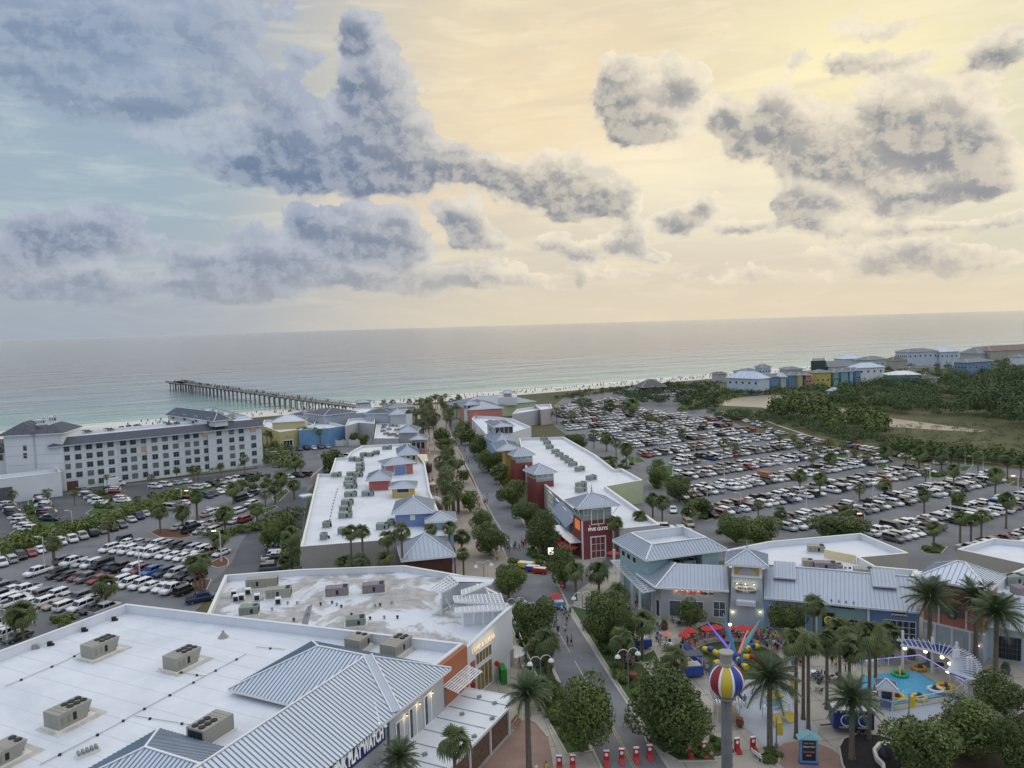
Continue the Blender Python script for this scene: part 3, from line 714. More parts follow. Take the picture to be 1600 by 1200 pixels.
px_row((-40,985),(28,1000),R(205),'row beside the red-tipped palm',2.85)
px_row((2,884),(78,858),R(135),'single line along the lower hedge',2.8)
px_row((95,851),(190,824),R(135),'single line under the tall palm by the hedge',2.9,spec={0:('suv',W_),1:('pickup',W_),2:('pickup','silver')})
px_row((205,815),(228,806),R(135),'pair beyond the orange mulch',3.)
px_row((10,790),(42,830),R(100),'left column facing the hotel service yard',2.6)
px_row((62,778),(77,814),R(100),'right column facing the hotel service yard',2.6)
px_row((128,770),(156,789),R(95),'column beside the palm island under the hotel',2.6,spec={3:('suv',W_)})
px_row((174,766),(192,785),R(95),'column behind the white cargo van',2.6)
px_row((243,763),(290,755),R(110),'line under the hotel hedge',3.0,spec={0:('suv',W_),1:('suv',W_)})
px_row((306,765),(404,744),R(110),'long line below the hotel hedge',3.)
px_row((267,797),(297,785),R(110),'pair by the orange-leaved palm',3.)
px_row((325,778),(352,768),R(130),'short line under the middle palms',2.9)
px_row((323,807),(343,801),R(20),'pair left of the lamp post',3.)
px_row((373,802),(396,790),R(20),'trio by the striped kerb',2.9)
px_row((378,782),(402,772),R(20),'trio at the top of the drive',2.9)
px_row((280,827),(385,815),R(20),'line facing the round palm bed',2.8,spec={2:('sedan',W_)})
px_row((298,832),(330,834),R(205),'short line right of the round palm bed',2.9,spec={2:('suv',W_)})
px_row((438,861),(422,892),R(80),'line under the blank grey wall',2.6,spec={0:('pickup','blue'),1:('pickup',K_)})
px_row((430,712),(448,720),R(80),'pair by the end of the hotel',3.)
px_row((468,704),(512,700),R(150),'line in front of the yellow building',2.8)
px_row((545,716),(575,702),R(120),'line behind the stepped white roof',2.8)
px_row((450,748),(482,744),R(110),'line beside the retaining wall',2.9)
put_car(W(315,940),R(60),'pickup','dark blue','dark blue pickup truck parked alone beside the grimy white parapet',None)
put_car(W(1052,800),R(190),'sedan',W_,'white sedan driving down the lane behind the red tower',None)
put_car(W(1076,822),R(175),'suv','beige','dark beige car waiting beside the sabal palm behind the hip roof',None)
px_row((1040,828),(1062,833),R(100),'pair half hidden behind the corner restaurant roof',3.)
# right lot: double rows run at 60 degrees, aisles every 19.3 m
RD=Vector((math.sin(R(60)),math.cos(R(60)),0)); RN=Vector((-RD.y,RD.x,0))
far_cars=[]; near_cars=[]
def inpoly(x,y,P):
    c=False;j=len(P)-1
    for i in range(len(P)):
        if (P[i][1]>y)!=(P[j][1]>y) and x<(P[j][0]-P[i][0])*(y-P[i][1])/(P[j][1]-P[i][1])+P[i][0]: c=not c
        j=i
    return c
def pix(p):
    d=Vector(p)-Vector((0,0,H)); z=d.dot(_f); return 800+F*d.dot(right)/z,600-F*d.dot(up)/z
LOT=[(1105,812),(1045,762),(1058,735),(1000,712),(975,700),(960,690),(905,690),(880,668),(868,640),(900,628),(1000,640),(1120,655),(1190,680),(1245,690),(1290,702),(1350,710),(1400,722),(1440,738),(1540,738),(1570,760),(1640,775),(1700,800),(1700,920),(1560,872),(1480,856),(1395,848),(1368,842),(1300,826),(1190,838),(1165,818)]
HOLES=[[(1010,765),(1034,718),(1055,722),(1052,765)],[(1120,850),(1150,800),(1220,812),(1218,850)],[(1268,838),(1290,806),(1345,806),(1370,836)],[(895,700),(880,675),(925,675),(925,700)]]
rowi=0
for k in range(-2,18):
    c=124.6+k*19.35 if k<1 else 124.6+k*19.4
    rowi+=1
    for side in(-1,1):
        t=-60; col=0
        while t<420:
            t+=2.72; p=RD*t+RN*(c+side*2.75)
            if int((t+1000)/46)%1==0 and ((t+rowi*17)%62)<2.7: continue
            x,y=pix(p)
            if not inpoly(x,y,LOT) or any(inpoly(x,y,h) for h in HOLES): continue
            col+=1
            if cr.random()<.05: continue
            az=R(-30) if side>0 else R(150)
            if cr.random()<.25: az+=PI
            far_cars.append((depth(p),p+RN*cr.uniform(-.25,.25),az+R(cr.uniform(-1.5,1.5)),rnd_type(),rnd_col(),rowi,side,col))
            if p.length<260: stall(p,az)
# the lane of cars along the outer edge and the beach lot
def edge_row(a,b,az,sp,row):
    A=W(*a);B=W(*b);n=round((B-A).length/sp)
    for k in range(n+1):
        if cr.random()<.12: continue
        p=A.lerp(B,k/n); far_cars.append((depth(p),p,az,rnd_type(),rnd_col(),row,1,k+1))
edge_row((1205,675),(1290,694),R(60),3.,90); edge_row((1325,698),(1470,726),R(70),3.,91)
edge_row((1130,648),(1195,668),R(60),3.,92)
edge_row((968,617),(1100,611),R(-20),2.9,93); edge_row((975,625),(1080,617),R(-20),2.9,94); edge_row((870,650),(955,624),R(-30),2.9,95); edge_row((880,640),(990,622),R(150),2.9,96)
far_cars.sort(key=lambda q:q[0])
NEAR=max(0,300-ncar)
ROWN={}
for i,(d,p,az,ty,c,row,side,col) in enumerate(far_cars[:NEAR]):
    x,y=pix(p)
    place=OUTER.get(row) or (('near' if side<0 else 'far')+' side of the '+ordn(row)+' double row')
    put_car(p,az,ty,c,c+' '+KIND[ty]+' standing '+ordn(col)+' from the left, '+place,'cars in the big right-hand car park',lights=d<190)
# the rest of the crowd of cars as one mass
simple={}
for ty,T in TYPES.items():
    b=car_body(T,0); gl=car_glass(T)
    simple[ty]=(np.array(b.v),b.f,np.array(gl.v[:8]),[(0,1,5,4),(1,2,6,5),(2,3,7,6),(3,0,4,7)])
V=[];Fc=[];MI=[];nb=0; cl=list(CARCOL)
for (d,p,az,ty,c,row,side,col) in far_cars[NEAR:]:
    th=PI/2-az; cs,sn=math.cos(th),math.sin(th)
    for k,(vv,ff) in enumerate(((simple[ty][0],simple[ty][1]),(simple[ty][2],simple[ty][3]))):
        if k==0: vv=vv[:len(T['st'])*0+len(vv)]
        X=vv[:,0]*cs-vv[:,1]*sn+p.x; Y=vv[:,0]*sn+vv[:,1]*cs+p.y
        V.append(np.stack([X,Y,vv[:,2]+(.02 if k==0 else 0)],1)); Fc+=[tuple(nb+q for q in f) for f in ff]; MI+=[cl.index(c)+1 if k==0 else 0]*len(ff); nb+=len(vv)
me=bpy.data.meshes.new('distant_cars'); me.from_pydata(np.concatenate(V).tolist(),[],Fc); me.materials.append(m_glass)
for c in cl: me.materials.append(m_paint[c])
me.polygons.foreach_set('material_index',MI); me.update()
o=bpy.data.objects.new('distant_cars',me); COL.objects.link(o); tag(o,'hundreds of distant parked cars filling the far rows of the big lot','cars',None,'stuff')
o=LL.build('stall_lines',m_wline); o['kind']='structure'
print('cars',ncar,len(far_cars))
# ---------------------------------------------------------------- building kit
V3=Vector
m_white=mat('white_stucco',(.68,.70,.72),.8,var=.05,vs=.3); m_par=mat('parapet_white',(.66,.69,.73),.7,var=.05,vs=.4)
m_tpo=mat('white_roof',(.68,.715,.765),.55,var=.08,vs=.25,col2=(.56,.60,.66),c2s=.06,c2lo=.45,c2hi=.7)
m_cop=mat('coping',(.74,.73,.68),.5,var=.05)
m_seam=mat('metal_roof',(.40,.45,.52),.38,.35,var=.06,vs=.2); m_rib=mat('metal_seam',(.28,.34,.42),.4,.3,var=.05)
m_seamw=mat('pale_metal_roof',(.58,.63,.70),.35,.35,var=.05,vs=.2); m_ribw=mat('dark_metal_seam',(.17,.24,.33),.45,.3)
m_trim=mat('white_trim',(.74,.76,.78),.6,var=.04); m_dark=mat('dark_opening',(.018,.02,.024),.25,spec=.5,var=.3,vs=.8)
m_win=mat('window_glass',(.03,.045,.05),.08,spec=.6,var=.4,vs=.3); m_wing=mat('green_window',(.035,.07,.06),.1,spec=.6,var=.4,vs=.4)
m_grey=mat('grey_siding',(.44,.45,.46),.8,var=.06); m_grey2=mat('blue_grey_siding',(.40,.45,.50),.8,var=.06); m_tan=mat('tan_wall',(.40,.385,.33),.85,var=.07,vs=.2)
m_red=mat('red_siding',(.25,.065,.06),.75,var=.1); m_salmon=mat('salmon_siding',(.50,.20,.14),.75,var=.1); m_orange=mat('orange_siding',(.42,.15,.075),.75,var=.08)
m_blue=mat('blue_siding',(.17,.25,.44),.75,var=.08); m_lblue=mat('light_blue_siding',(.28,.42,.60),.75,var=.07); m_teal=mat('teal_siding',(.30,.45,.47),.75,var=.08)
m_yel=mat('yellow_wall',(.50,.45,.22),.8,var=.08); m_brown=mat('brown_boards',(.10,.045,.035),.8,var=.25,vs=1.)
m_lime=mat('pale_yellow_wall',(.52,.56,.36),.8,var=.06); m_slate=mat('slate_roof',(.075,.085,.11),.7,var=.15,vs=1.)
m_hvac=mat('hvac_metal',(.33,.32,.28),.6,.2,var=.1); m_hvacg=mat('hvac_green',(.24,.29,.26),.6,.2,var=.12); m_fan=mat('fan_black',(.015,.015,.017),.6)
m_lampw=mat('lamp_glow',(.9,.8,.6),.5,emit=(1,.78,.45),es=4.); m_sgn=mat('sign_white',(.85,.85,.83),.5,emit=(1,1,1),es=.12)
def part(mb,name,m,par,smooth=False,label=None,kind=None):
    o=mb.build(name,m,par,smooth)
    if par is not None and par.parent is None: o.location=-par.location
    if label:o['label']=label
    if kind:o['kind']=kind
    return o
def cent(P): return sum((V3(p) for p in P),V3((0,0,0)))/len(P)
def ccw(P):
    ar=sum(P[i].x*P[(i+1)%len(P)].y-P[(i+1)%len(P)].x*P[i].y for i in range(len(P)))
    return P if ar>0 else P[::-1]
def offs(P,d):
    n=len(P);o=[]
    for i in range(n):
        a,b,c=P[i-1],P[i],P[(i+1)%n]
        u=(b-a).normalized();v=(c-b).normalized(); nu=V3((-u.y,u.x,0));nv=V3((-v.y,v.x,0))
        m=(nu+nv); k=max(.35,1+nu.dot(nv)); o.append(b+m*(d/k))
    return o
def shell(par,P,zt,wm,rm,ph=1.0,pt=.35,cm=None,z0=0.,pm=None):
    """flat-roofed block: walls, parapet, roof deck and coping"""
    P=ccw([V3((p[0],p[1],0)) for p in P]); I=offs(P,pt); n=len(P); zr=zt-ph
    mb=MB(); mb.prism(P,z0,zt,top=False)
    part(mb,'wall',wm,par)
    mb=MB()
    for i in range(n):
        j=(i+1)%n; mb.poly([(I[j].x,I[j].y,zr),(I[i].x,I[i].y,zr),(I[i].x,I[i].y,zt),(I[j].x,I[j].y,zt)])
    part(mb,'parapet',pm or m_par,par)
    rp_=[V3((p.x,p.y,zr)) for p in offs(P,pt-.02)]; tri=tessellate_polygon([rp_]); me=bpy.data.meshes.new('roof')
    me.from_pydata(rp_,[],[t_ if (rp_[t_[1]]-rp_[t_[0]]).cross(rp_[t_[2]]-rp_[t_[0]]).z>0 else t_[::-1] for t_ in tri])
    me.materials.append(rm); o=bpy.data.objects.new('roof',me); COL.objects.link(o); o.parent=par; o.location=-par.location
    A=offs(P,-.06);B=offs(P,pt+.05); mb=MB()
    for i in range(n):
        j=(i+1)%n
        a,b,c,d=A[i],A[j],B[j],B[i]
        mb.add([(a.x,a.y,zt),(b.x,b.y,zt),(c.x,c.y,zt),(d.x,d.y,zt),(a.x,a.y,zt+.1),(b.x,b.y,zt+.1),(c.x,c.y,zt+.1),(d.x,d.y,zt+.1)],[(4,5,6,7),(0,1,5,4),(2,3,7,6)])
    part(mb,'coping',cm or m_cop,par)
def seamface(mbF,mbS,pts,pitch=.6,rh=.07,rw=.07):
    """planar roof face, first edge is the eave; ribs run up the slope"""
    pts=[V3(p) for p in pts]; mbF.poly(pts)
    a,b=pts[0],pts[1]; ex=(b-a).normalized(); n=(b-a).cross(pts[2]-a).normalized()
    if n.z<0:n=-n
    ey=n.cross(ex)
    if ey.z<0: ey=-ey
    q=[((p-a).dot(ex),(p-a).dot(ey)) for p in pts]; L_=max(x for x,y in q); l0=min(x for x,y in q); s=l0+pitch*.5
    while s<L_:
        ys=[]
        for i in range(len(q)):
            x0,y0=q[i];x1,y1=q[(i+1)%len(q)]
            if (x0-s)*(x1-s)<0: ys.append(y0+(y1-y0)*(s-x0)/(x1-x0))
        if len(ys)>=2 and max(ys)-min(ys)>.15:
            p=a+ex*s+ey*min(ys)+n*rh/2; r=a+ex*s+ey*max(ys)+n*rh/2
            mbS.beam(p,r,rw,rh,upv=tuple(n))
        s+=pitch
def hiproof(par,A,B,dep,ze,zp,over=.7,ridge='auto',rm=None,sm=None,pitch=.6,fascia=True,name='roof',cap=True):
    """A,B front eave corners left to right, dep metres back; ze eave height, zp peak"""
    rm=rm or m_seam; sm=sm or m_rib
    ex=(B-A).normalized(); ex.z=0; ey=V3((-ex.y,ex.x,0)); w=(B-A).length
    a=A-ex*over-ey*over; b=B+ex*over-ey*over; c=B+ex*over+ey*(dep+over); d=A-ex*over+ey*(dep+over)
    W_l=w+2*over; D_l=dep+2*over
    if ridge=='auto': h=min(W_l,D_l)/2
    else: h=ridge
    if W_l>=D_l: r0=a+ex*h+ey*D_l/2; r1=b-ex*h+ey*D_l/2
    else: r0=a+ey*h+ex*W_l/2; r1=d-ey*h+ex*W_l/2
    for p in(a,b,c,d): p.z=ze
    r0.z=r1.z=zp
    mf=MB();ms=MB()
    if W_l>=D_l:
        faces=[(a,b,r1,r0),(b,c,r1),(c,d,r0,r1),(d,a,r0)]
        hips=[(a,r0),(b,r1),(c,r1),(d,r0),(r0,r1)]
    else:
        faces=[(a,b,r0),(b,c,r1,r0),(c,d,r1),(d,a,r0,r1)]
        hips=[(a,r0),(b,r0),(c,r1),(d,r1),(r0,r1)]
    for f in faces:
        f=[p for i,p in enumerate(f) if (p-f[i-1]).length>.02]
        seamface(mf,ms,f,pitch)
    part(mf,name,rm,par); part(ms,'standing_seams',sm,par,kind='stuff')
    if cap:
        mb=MB()
        for p,q in hips:
            if (p-q).length>.05: mb.beam(p+V3((0,0,.05)),q+V3((0,0,.05)),.22,.1)
        part(mb,'ridge_cap',m_trim if rm is m_seamw else m_seamw,par)
    if fascia:
        mb=MB()
        for p,q in((a,b),(b,c),(c,d),(d,a)): mb.beam(p+V3((0,0,-.16)),q+V3((0,0,-.16)),.12,.28)
        mb.poly([(p.x,p.y,ze-.28) for p in(d,c,b,a)])
        part(mb,'fascia',m_trim,par)
    return a,b,c,d
class Face:
    """a wall plane: s metres along from A to B, z up, o outward"""
    def __init__(s,A,B):
        s.A=V3((A[0],A[1],0));s.B=V3((B[0],B[1],0));s.d=(s.B-s.A).normalized();s.n=V3((s.d.y,-s.d.x,0));s.L=(s.B-s.A).length
    def p(s,x,z,o=0.): q=s.A+s.d*x+s.n*o; return V3((q.x,q.y,z))
    def quad(s,mb,x0,x1,z0,z1,o,m=None): mb.poly([s.p(x0,z0,o),s.p(x1,z0,o),s.p(x1,z1,o),s.p(x0,z1,o)],m)
    def slab(s,mb,x0,x1,z0,z1,o0,o1,m=None):
        P=[s.p(x0,z0,o0),s.p(x1,z0,o0),s.p(x1,z0,o1),s.p(x0,z0,o1),s.p(x0,z1,o0),s.p(x1,z1,o0),s.p(x1,z1,o1),s.p(x0,z1,o1)]
        mb.add(P,[(0,1,2,3),(7,6,5,4),(3,2,6,7),(1,0,4,5),(2,1,5,6),(0,3,7,4)],m)
    def pxs(s,px,py):
        """surveyed pixel -> (s,z) on this wall plane"""
        r=ray(px,py); o=V3((0,0,H)); t=(s.A-o).dot(s.n)/r.dot(s.n); q=o+r*t; return (q-s.A).dot(s.d),q.z
def window(par,fc,x,z,w,h,nx=2,ny=2,fm=None,gm=None,fw=.1,name='window',label=None,dep=.1):
    mb=MB(); fm=fm or m_trim
    for x0,x1,z0,z1 in((x-w/2-fw,x-w/2,z-h/2-fw,z+h/2+fw),(x+w/2,x+w/2+fw,z-h/2-fw,z+h/2+fw),(x-w/2,x+w/2,z-h/2-fw,z-h/2),(x-w/2,x+w/2,z+h/2,z+h/2+fw)): fc.slab(mb,x0,x1,z0,z1,.005,dep)
    for i in range(1,nx): fc.slab(mb,x-w/2+w*i/nx-.035,x-w/2+w*i/nx+.035,z-h/2,z+h/2,.03,dep-.02)
    for i in range(1,ny): fc.slab(mb,x-w/2,x+w/2,z-h/2+h*i/ny-.035,z-h/2+h*i/ny+.035,.032,dep-.025)
    o=part(mb,name,fm,par,label=label)
    g2=MB(); fc.quad(g2,x-w/2,x+w/2,z-h/2,z+h/2,.025); part(g2,'pane',gm or m_win,o)
    return o
def lettering(par,fc,txt,x,z,size,m,o=.06,ext=.03,name='lettering',sx=1.,bold=0.,ang=0.,al='CENTER'):
    cu=bpy.data.curves.new(name,'FONT'); cu.body=txt; cu.size=size; cu.extrude=ext; cu.align_x=al; cu.align_y='CENTER'; cu.offset=bold; cu.resolution_u=2
    cu.materials.append(m); ob=bpy.data.objects.new(name,cu); COL.objects.link(ob)
    p=fc.p(x,z,o); Mx=Matrix((( fc.d.x,0,fc.n.x,p.x),(fc.d.y,0,fc.n.y,p.y),(0,1,0,p.z),(0,0,0,1)))@Matrix.Diagonal((sx,1,1,1))@Matrix.Rotation(ang,4,'Z')
    bpy.context.view_layer.update()
    me=bpy.data.meshes.new_from_object(ob.evaluated_get(bpy.context.evaluated_depsgraph_get())); bpy.data.objects.remove(ob)
    if not me.materials: me.materials.append(m)
    ob=bpy.data.objects.new(name,me); COL.objects.link(ob)
    if par: ob.parent=par; Mx=Matrix.Translation(-par.location)@Mx
    ob.matrix_basis=Mx
    return ob
def bulb(par,p,r=.16,m=None,name='wall_lamp'):
    mb=MB(); mb.tube(p+V3((0,0,.02)),p+V3((0,0,.1)),r*1.3,r*.4,8,mat('lamp_shade_dark',(.03,.03,.03),.6)); mb.lathe(p,[(r*.4,-.1),(r*.8,-.05),(r*.8,0)],8,m or m_lampw)
    return part(mb,name,None,par)
def real_light(p,e,col=(1,.78,.45),r=.15):
    l=bpy.data.lights.new('lamp_light','POINT'); l.energy=e; l.color=col; l.shadow_soft_size=r; o=bpy.data.objects.new('lamp_light',l); COL.objects.link(o); o.location=p
def hvac(p,rz,L_=4.,w=2.4,h=1.9,fans=6,m=None,label=None,group=None,slant=True):
    t=empty('rooftop_unit',p,rz,label,'air conditioner',group); m=m or m_hvac
    mb=MB(); mb.box((0,0,.12),(L_+.5,w+.3,.24)); mb.build('base',m_cop,t)
    if slant: mb=MB(); mb.box((.3,-.1,.012),(L_+1.9,w+1.5,.024)); mb.build('stained_pad',mat('stained_membrane',(.52,.50,.46),.8,var=.3,vs=.8),t)
    mb=MB(); x0,x1=-L_/2,L_/2; s=.75 if slant else 0
    mb.add([(x0,-w/2,.25),(x1-s,-w/2,.25),(x1-s,w/2,.25),(x0,w/2,.25),(x0,-w/2,h),(x1,-w/2,h),(x1,w/2,h),(x0,w/2,h)],[(3,2,1,0),(4,5,6,7),(0,1,5,4),(1,2,6,5),(2,3,7,6),(3,0,4,7)])
    for k in range(3): mb.box((x0+L_*.15*(k+1),0,h+.015),(.06,w,.03))
    mb.build('housing',m,t)
    n=fans//2 if fans>1 else 1
    for k in range(fans):
        i,j=k%n,k//n; mf=MB(); mf.lathe((x1-.5-i*.78,(-.42+.84*j)*w/2.2 if fans>1 else 0,h),[(.36,0),(.38,.1),(.3,.12),(.1,.09)],10,m_fan); mf.build('fan',None,t)
    mb=MB(); mb.box((x1-s*.35-.0,0,(h+.3)/2),(.03,w*.8,h*.6),m_fan); 
    mb.build('grille',None,t)
    for k in range(3): mb=MB(); mb.box((x0+.5+k*.7,-w/2-.01,h*.55),(.4,.03,h*.45)); mb.build('access_panel',m_fan if k==2 else mat('panel_grey',(.24,.235,.21),.6),t)
    return t
# ---------------------------------------------------------------- sports bar with the big white roof (frame Q: a at 26 degrees, b to its right)
AQ=R(26)
def Q(a,b,z=0.): return V3((a*math.sin(AQ)+b*math.cos(AQ),a*math.cos(AQ)-b*math.sin(AQ),z))
bar=empty('sports_bar',Q(60,-80),0,'large white flat roofed sports bar with metal hip roofs facing the street','building')
shell(bar,[Q(83.8,-49),Q(77.2,-104.6),Q(20,-106),Q(20,-49)],9,m_white,m_tpo,ph=1.25,pt=.4,cm=m_par)
fS=Face(Q(20,-48.6),Q(100,-48.6))   # street front, s=a-20
# orange part
mb=MB(); fS.slab(mb,57.2,63.8,0,8.85,-.35,.15); part(mb,'orange_front',m_orange,bar)
mb=MB(); fS.slab(mb,46,57.2,0,8.35,-.35,.5); part(mb,'grey_front',m_grey,bar)
mb=MB(); fS.slab(mb,20,45.6,0,8.35,-.35,.35); part(mb,'grey_front',m_grey,bar)
mb=MB(); mb.tube(fS.p(45.75,0,.6),fS.p(45.75,8.2,.6),.12,n=8); part(mb,'downpipe',m_grey2,bar)
fG=Face(Q(66,-48.1),Q(77.2,-48.1))
for i,(px,py) in enumerate(((625,1158),(645,1135),(668,1107))):
    s_,z_=fG.pxs(px,py); 
    window(bar,fG,max(.9,s_),5.3 if i else 5.0,1.25,3.4,1,1,m_trim,m_win,.2,'tall_window')
    mb=MB(); fG.slab(mb,max(.9,s_)-.05,max(.9,s_)+.6,5.3-1.7 if i else 3.35,7.0 if i else 6.7,.03,.07); part(mb,'blind',m_grey,bar)
    s2,z2=fG.pxs((632,652,672)[i],(1116,1098,1081)[i]); p=fG.p(s2,z2,.35); bulb(bar,p,.14); real_light(p+V3((.1,-.1,-.3)),8)
# sign band
fB=Face(Q(20,-48.25),Q(66,-48.25))
def _sz(px,py): return fB.pxs(px,py)
s1,z1=_sz(598,1125); s0,z0=_sz(505,1200); sb,zb_=_sz(597,1150)
mb=MB(); fB.slab(mb,18,s1,z1-2.1,z1,.1,.3); part(mb,'sign_board',mat('sign_navy',(.025,.045,.15),.5),bar)
lettering(bar,fB,'DRINK PLAY WATCH',s1-.45,z1-1.02,2.1,m_sgn,.33,.06,'lettering',sx=.45,bold=.03,al='RIGHT')
for k in range(8):
    mb=MB(); p=fB.p(s1-.9-k*2.05,z1+.15,.9); mb.beam(fB.p(s1-.9-k*2.05,z1+.05,.2),p,.06,.06,m_trim); mb.tube(p,p+V3((0,0,-.2)),.12,.3,8,m_trim); part(mb,'sign_lamp',None,bar)
# standing seam roofs
hiproof(bar,Q(63.7,-68.3),Q(63.7,-47.9),13.6,8.6,12,over=.55,rm=m_seamw,sm=m_ribw,pitch=.52)
hiproof(bar,Q(39.5,-68.3),Q(39.5,-47.9),13.6,8.6,12,over=.55,rm=m_seamw,sm=m_ribw,pitch=.52)
mf=MB();ms=MB(); seamface(mf,ms,[Q(46,-47.3,8.6),Q(66,-47.3,8.6),Q(70.6,-54.2,12.02),Q(46,-54.2,12.02)],.52)
seamface(mf,ms,[Q(20,-47.3,8.6),Q(46,-47.3,8.6),Q(46,-54.2,12.02),Q(20,-54.2,12.02)],.52)
part(mf,'shed_roof',m_seamw,bar); part(ms,'standing_seams',m_ribw,bar,kind='stuff')
mb=MB(); mb.poly([Q(20,-54.3,7.8),Q(70,-54.3,7.8),Q(70,-54.3,12),Q(20,-54.3,12)]); part(mb,'shed_back',m_white,bar)
mb=MB(); mb.beam(Q(66.1,-47.25,8.75),Q(70.4,-54.1,12.15),.95,.08); part(mb,'valley_gutter',m_seam,bar)
for o_ in(-.52,.52):
    mb=MB(); d=(Q(70.4,-54.1)-Q(66.1,-47.25)).normalized(); n=V3((-d.y,d.x,0))*o_; mb.beam(Q(66.1,-47.25,8.8)+n,Q(70.4,-54.1,12.2)+n,.14,.12); part(mb,'gutter_edge',m_trim,bar)
mb=MB(); mb.beam(Q(20,-54.25,12.1),Q(70,-54.25,12.1),.2,.12); part(mb,'ridge_cap',m_trim,bar)
# walls under the wing hip that rise through the flat roof
for a0 in(64.3,40.1):
    mb=MB(); mb.prism([Q(a0,-67.6),Q(a0+12.2,-67.6),Q(a0+12.2,-49.5),Q(a0,-49.5)],7.7,8.4,top=False); part(mb,'clerestory_wall',m_white,bar)
# small slatted awning and window over the orange front
mb=MB()
for k in range(7): mb.beam(fS.p(57.3,6.35-k*.07,.35+k*.33),fS.p(63.6,6.35-k*.07,.35+k*.33),.2,.06)
for k in range(5): mb.beam(fS.p(57.5+k*1.5,6.3,.2),fS.p(57.5+k*1.5,5.75,2.5),.07,.1)
part(mb,'slatted_awning',m_trim,bar)
s_=fS
for k in range(7): window(bar,fS,58.9+k*.72,4.9,.6,1.5,1,1,m_dark,m_win,.05,'shop_window')
mb=MB(); fS.slab(mb,57.35,58.3,3.8,5.6,.17,.25); part(mb,'printed_panel',mat('poster_print',(.35,.12,.08),.6,var=.6,vs=1.5,col2=(.05,.08,.25),c2s=1.5),bar)
# roof litter: pipe runs with black blocks, hatch, cone vent
def deck(px,py,z=7.75): return W(px,py,z)
def pipe_run(pts,step,name,label,z=7.75):
    P=[deck(*p,z) for p in pts]; t=empty(name,P[0],0,label,'pipe'); mb=MB()
    for a,b in zip(P[:-1],P[1:]): mb.tube(a+V3((0,0,.13)),b+V3((0,0,.13)),.035,n=5)
    part(mb,'pipe',m_hvac,t)
    for a,b in zip(P[:-1],P[1:]):
        n=max(1,int((b-a).length/step))
        for k in range(n):
            q=a.lerp(b,(k+.5)/n); mb=MB(); mb.box((q.x,q.y,q.z+.09),(.28,.28,.18),rz=.4); part(mb,'support_block',m_fan,t)
pipe_run([(62,1197),(180,1135),(205,1120),(320,1058),(385,1023)],3.1,'roof_pipe','thin roof pipe on black blocks crossing the big white roof diagonally')
pipe_run([(8,1074),(104,1033),(128,1020)],3.2,'roof_pipe','short roof pipe on black blocks at the left edge of the white roof')
pipe_run([(210,1120),(310,1136)],3.,'roof_pipe','roof pipe stub leading to the lower air conditioner on the white roof')
pipe_run([(248,1046),(320,1058)],2.2,'roof_pipe','roof pipe stub beside the upper right air conditioner')
pipe_run([(400,1012),(445,1016)],3.,'roof_pipe','roof pipe stub left of the steel hip roof')
for i,(px,py,lb,az) in enumerate([(158,1022,'tan rooftop unit with six fans nearest the roof corner',26),(286,1040,'tan rooftop unit with six fans in the middle of the white roof',26),(108,1128,'tan rooftop unit with six fans at the lower left of the roof',26),(330,1152,'tan rooftop unit with fans facing left above the hip roof',206),(620,1018,'tan rooftop unit with four fans behind the hip roof ridge',26),(560,1012,'small tan rooftop unit with two fans behind the hip roof',26),(2,1190,'tan rooftop unit cut by the left picture edge',26)]):
    hvac(W(px,py,7.75),PI/2-R(az),4.0 if i!=5 else 2.6,2.5,1.9 if i<4 else 1.6,6 if i<4 else (4 if i==4 else 2),None,lb,'tan units on the big white roof',i!=3)
p=deck(349,996); t=empty('cone_vent',p,0,'white cone shaped vent with stained skirt near the far parapet','vent'); mb=MB(); mb.lathe((0,0,0),[(.75,0),(.35,.5),(.12,.85),(.18,.95),(.1,1.0)],12); mb.build('cone',m_hvac,t)
p=deck(137,1178); t=empty('louvred_vent',p,PI/2-R(40),'low ribbed grey roof vent at the lower end of the white roof','vent'); mb=MB(); mb.box((0,0,.15),(2.2,.8,.3)); mb.build('base',m_cop,t)
for k in range(5): mb=MB(); mb.tube((-.9+k*.42,-.4,.42),(-.75+k*.42,.4,.42),.16,n=8); mb.build('louvre',m_hvacg,t)
for px,py,lb in((55,1014,'grey box vent beside the left parapet'),(78,1009,'dark double vent beside the left parapet'),(178,970,'black pipe cap near the roof corner by the parapet'),(131,987,'black pipe cap halfway along the left parapet')):
    p=deck(px,py); t=empty('roof_vent',p,.3,lb,'vent'); mb=MB(); mb.box((0,0,.3),(.6,.4,.6)); mb.box((.35,0,.15),(.4,.3,.3)); mb.build('vent_box',m_fan if 'black' in lb or 'dark' in lb else m_hvac,t)
# roof seams of the membrane (raised laps)
mb=MB()
for a_ in np.arange(24,80,3.05):
    p,q=Q(a_,-105.5,7.758),Q(a_,-50,7.758)
    for k in range(6):
        u=p.lerp(q,k/6);v=p.lerp(q,(k+1)/6); mb.beam(u,v,.1,.012)
part(mb,'membrane_laps',mat('membrane_lap',(.60,.64,.70),.5),bar,kind='stuff')
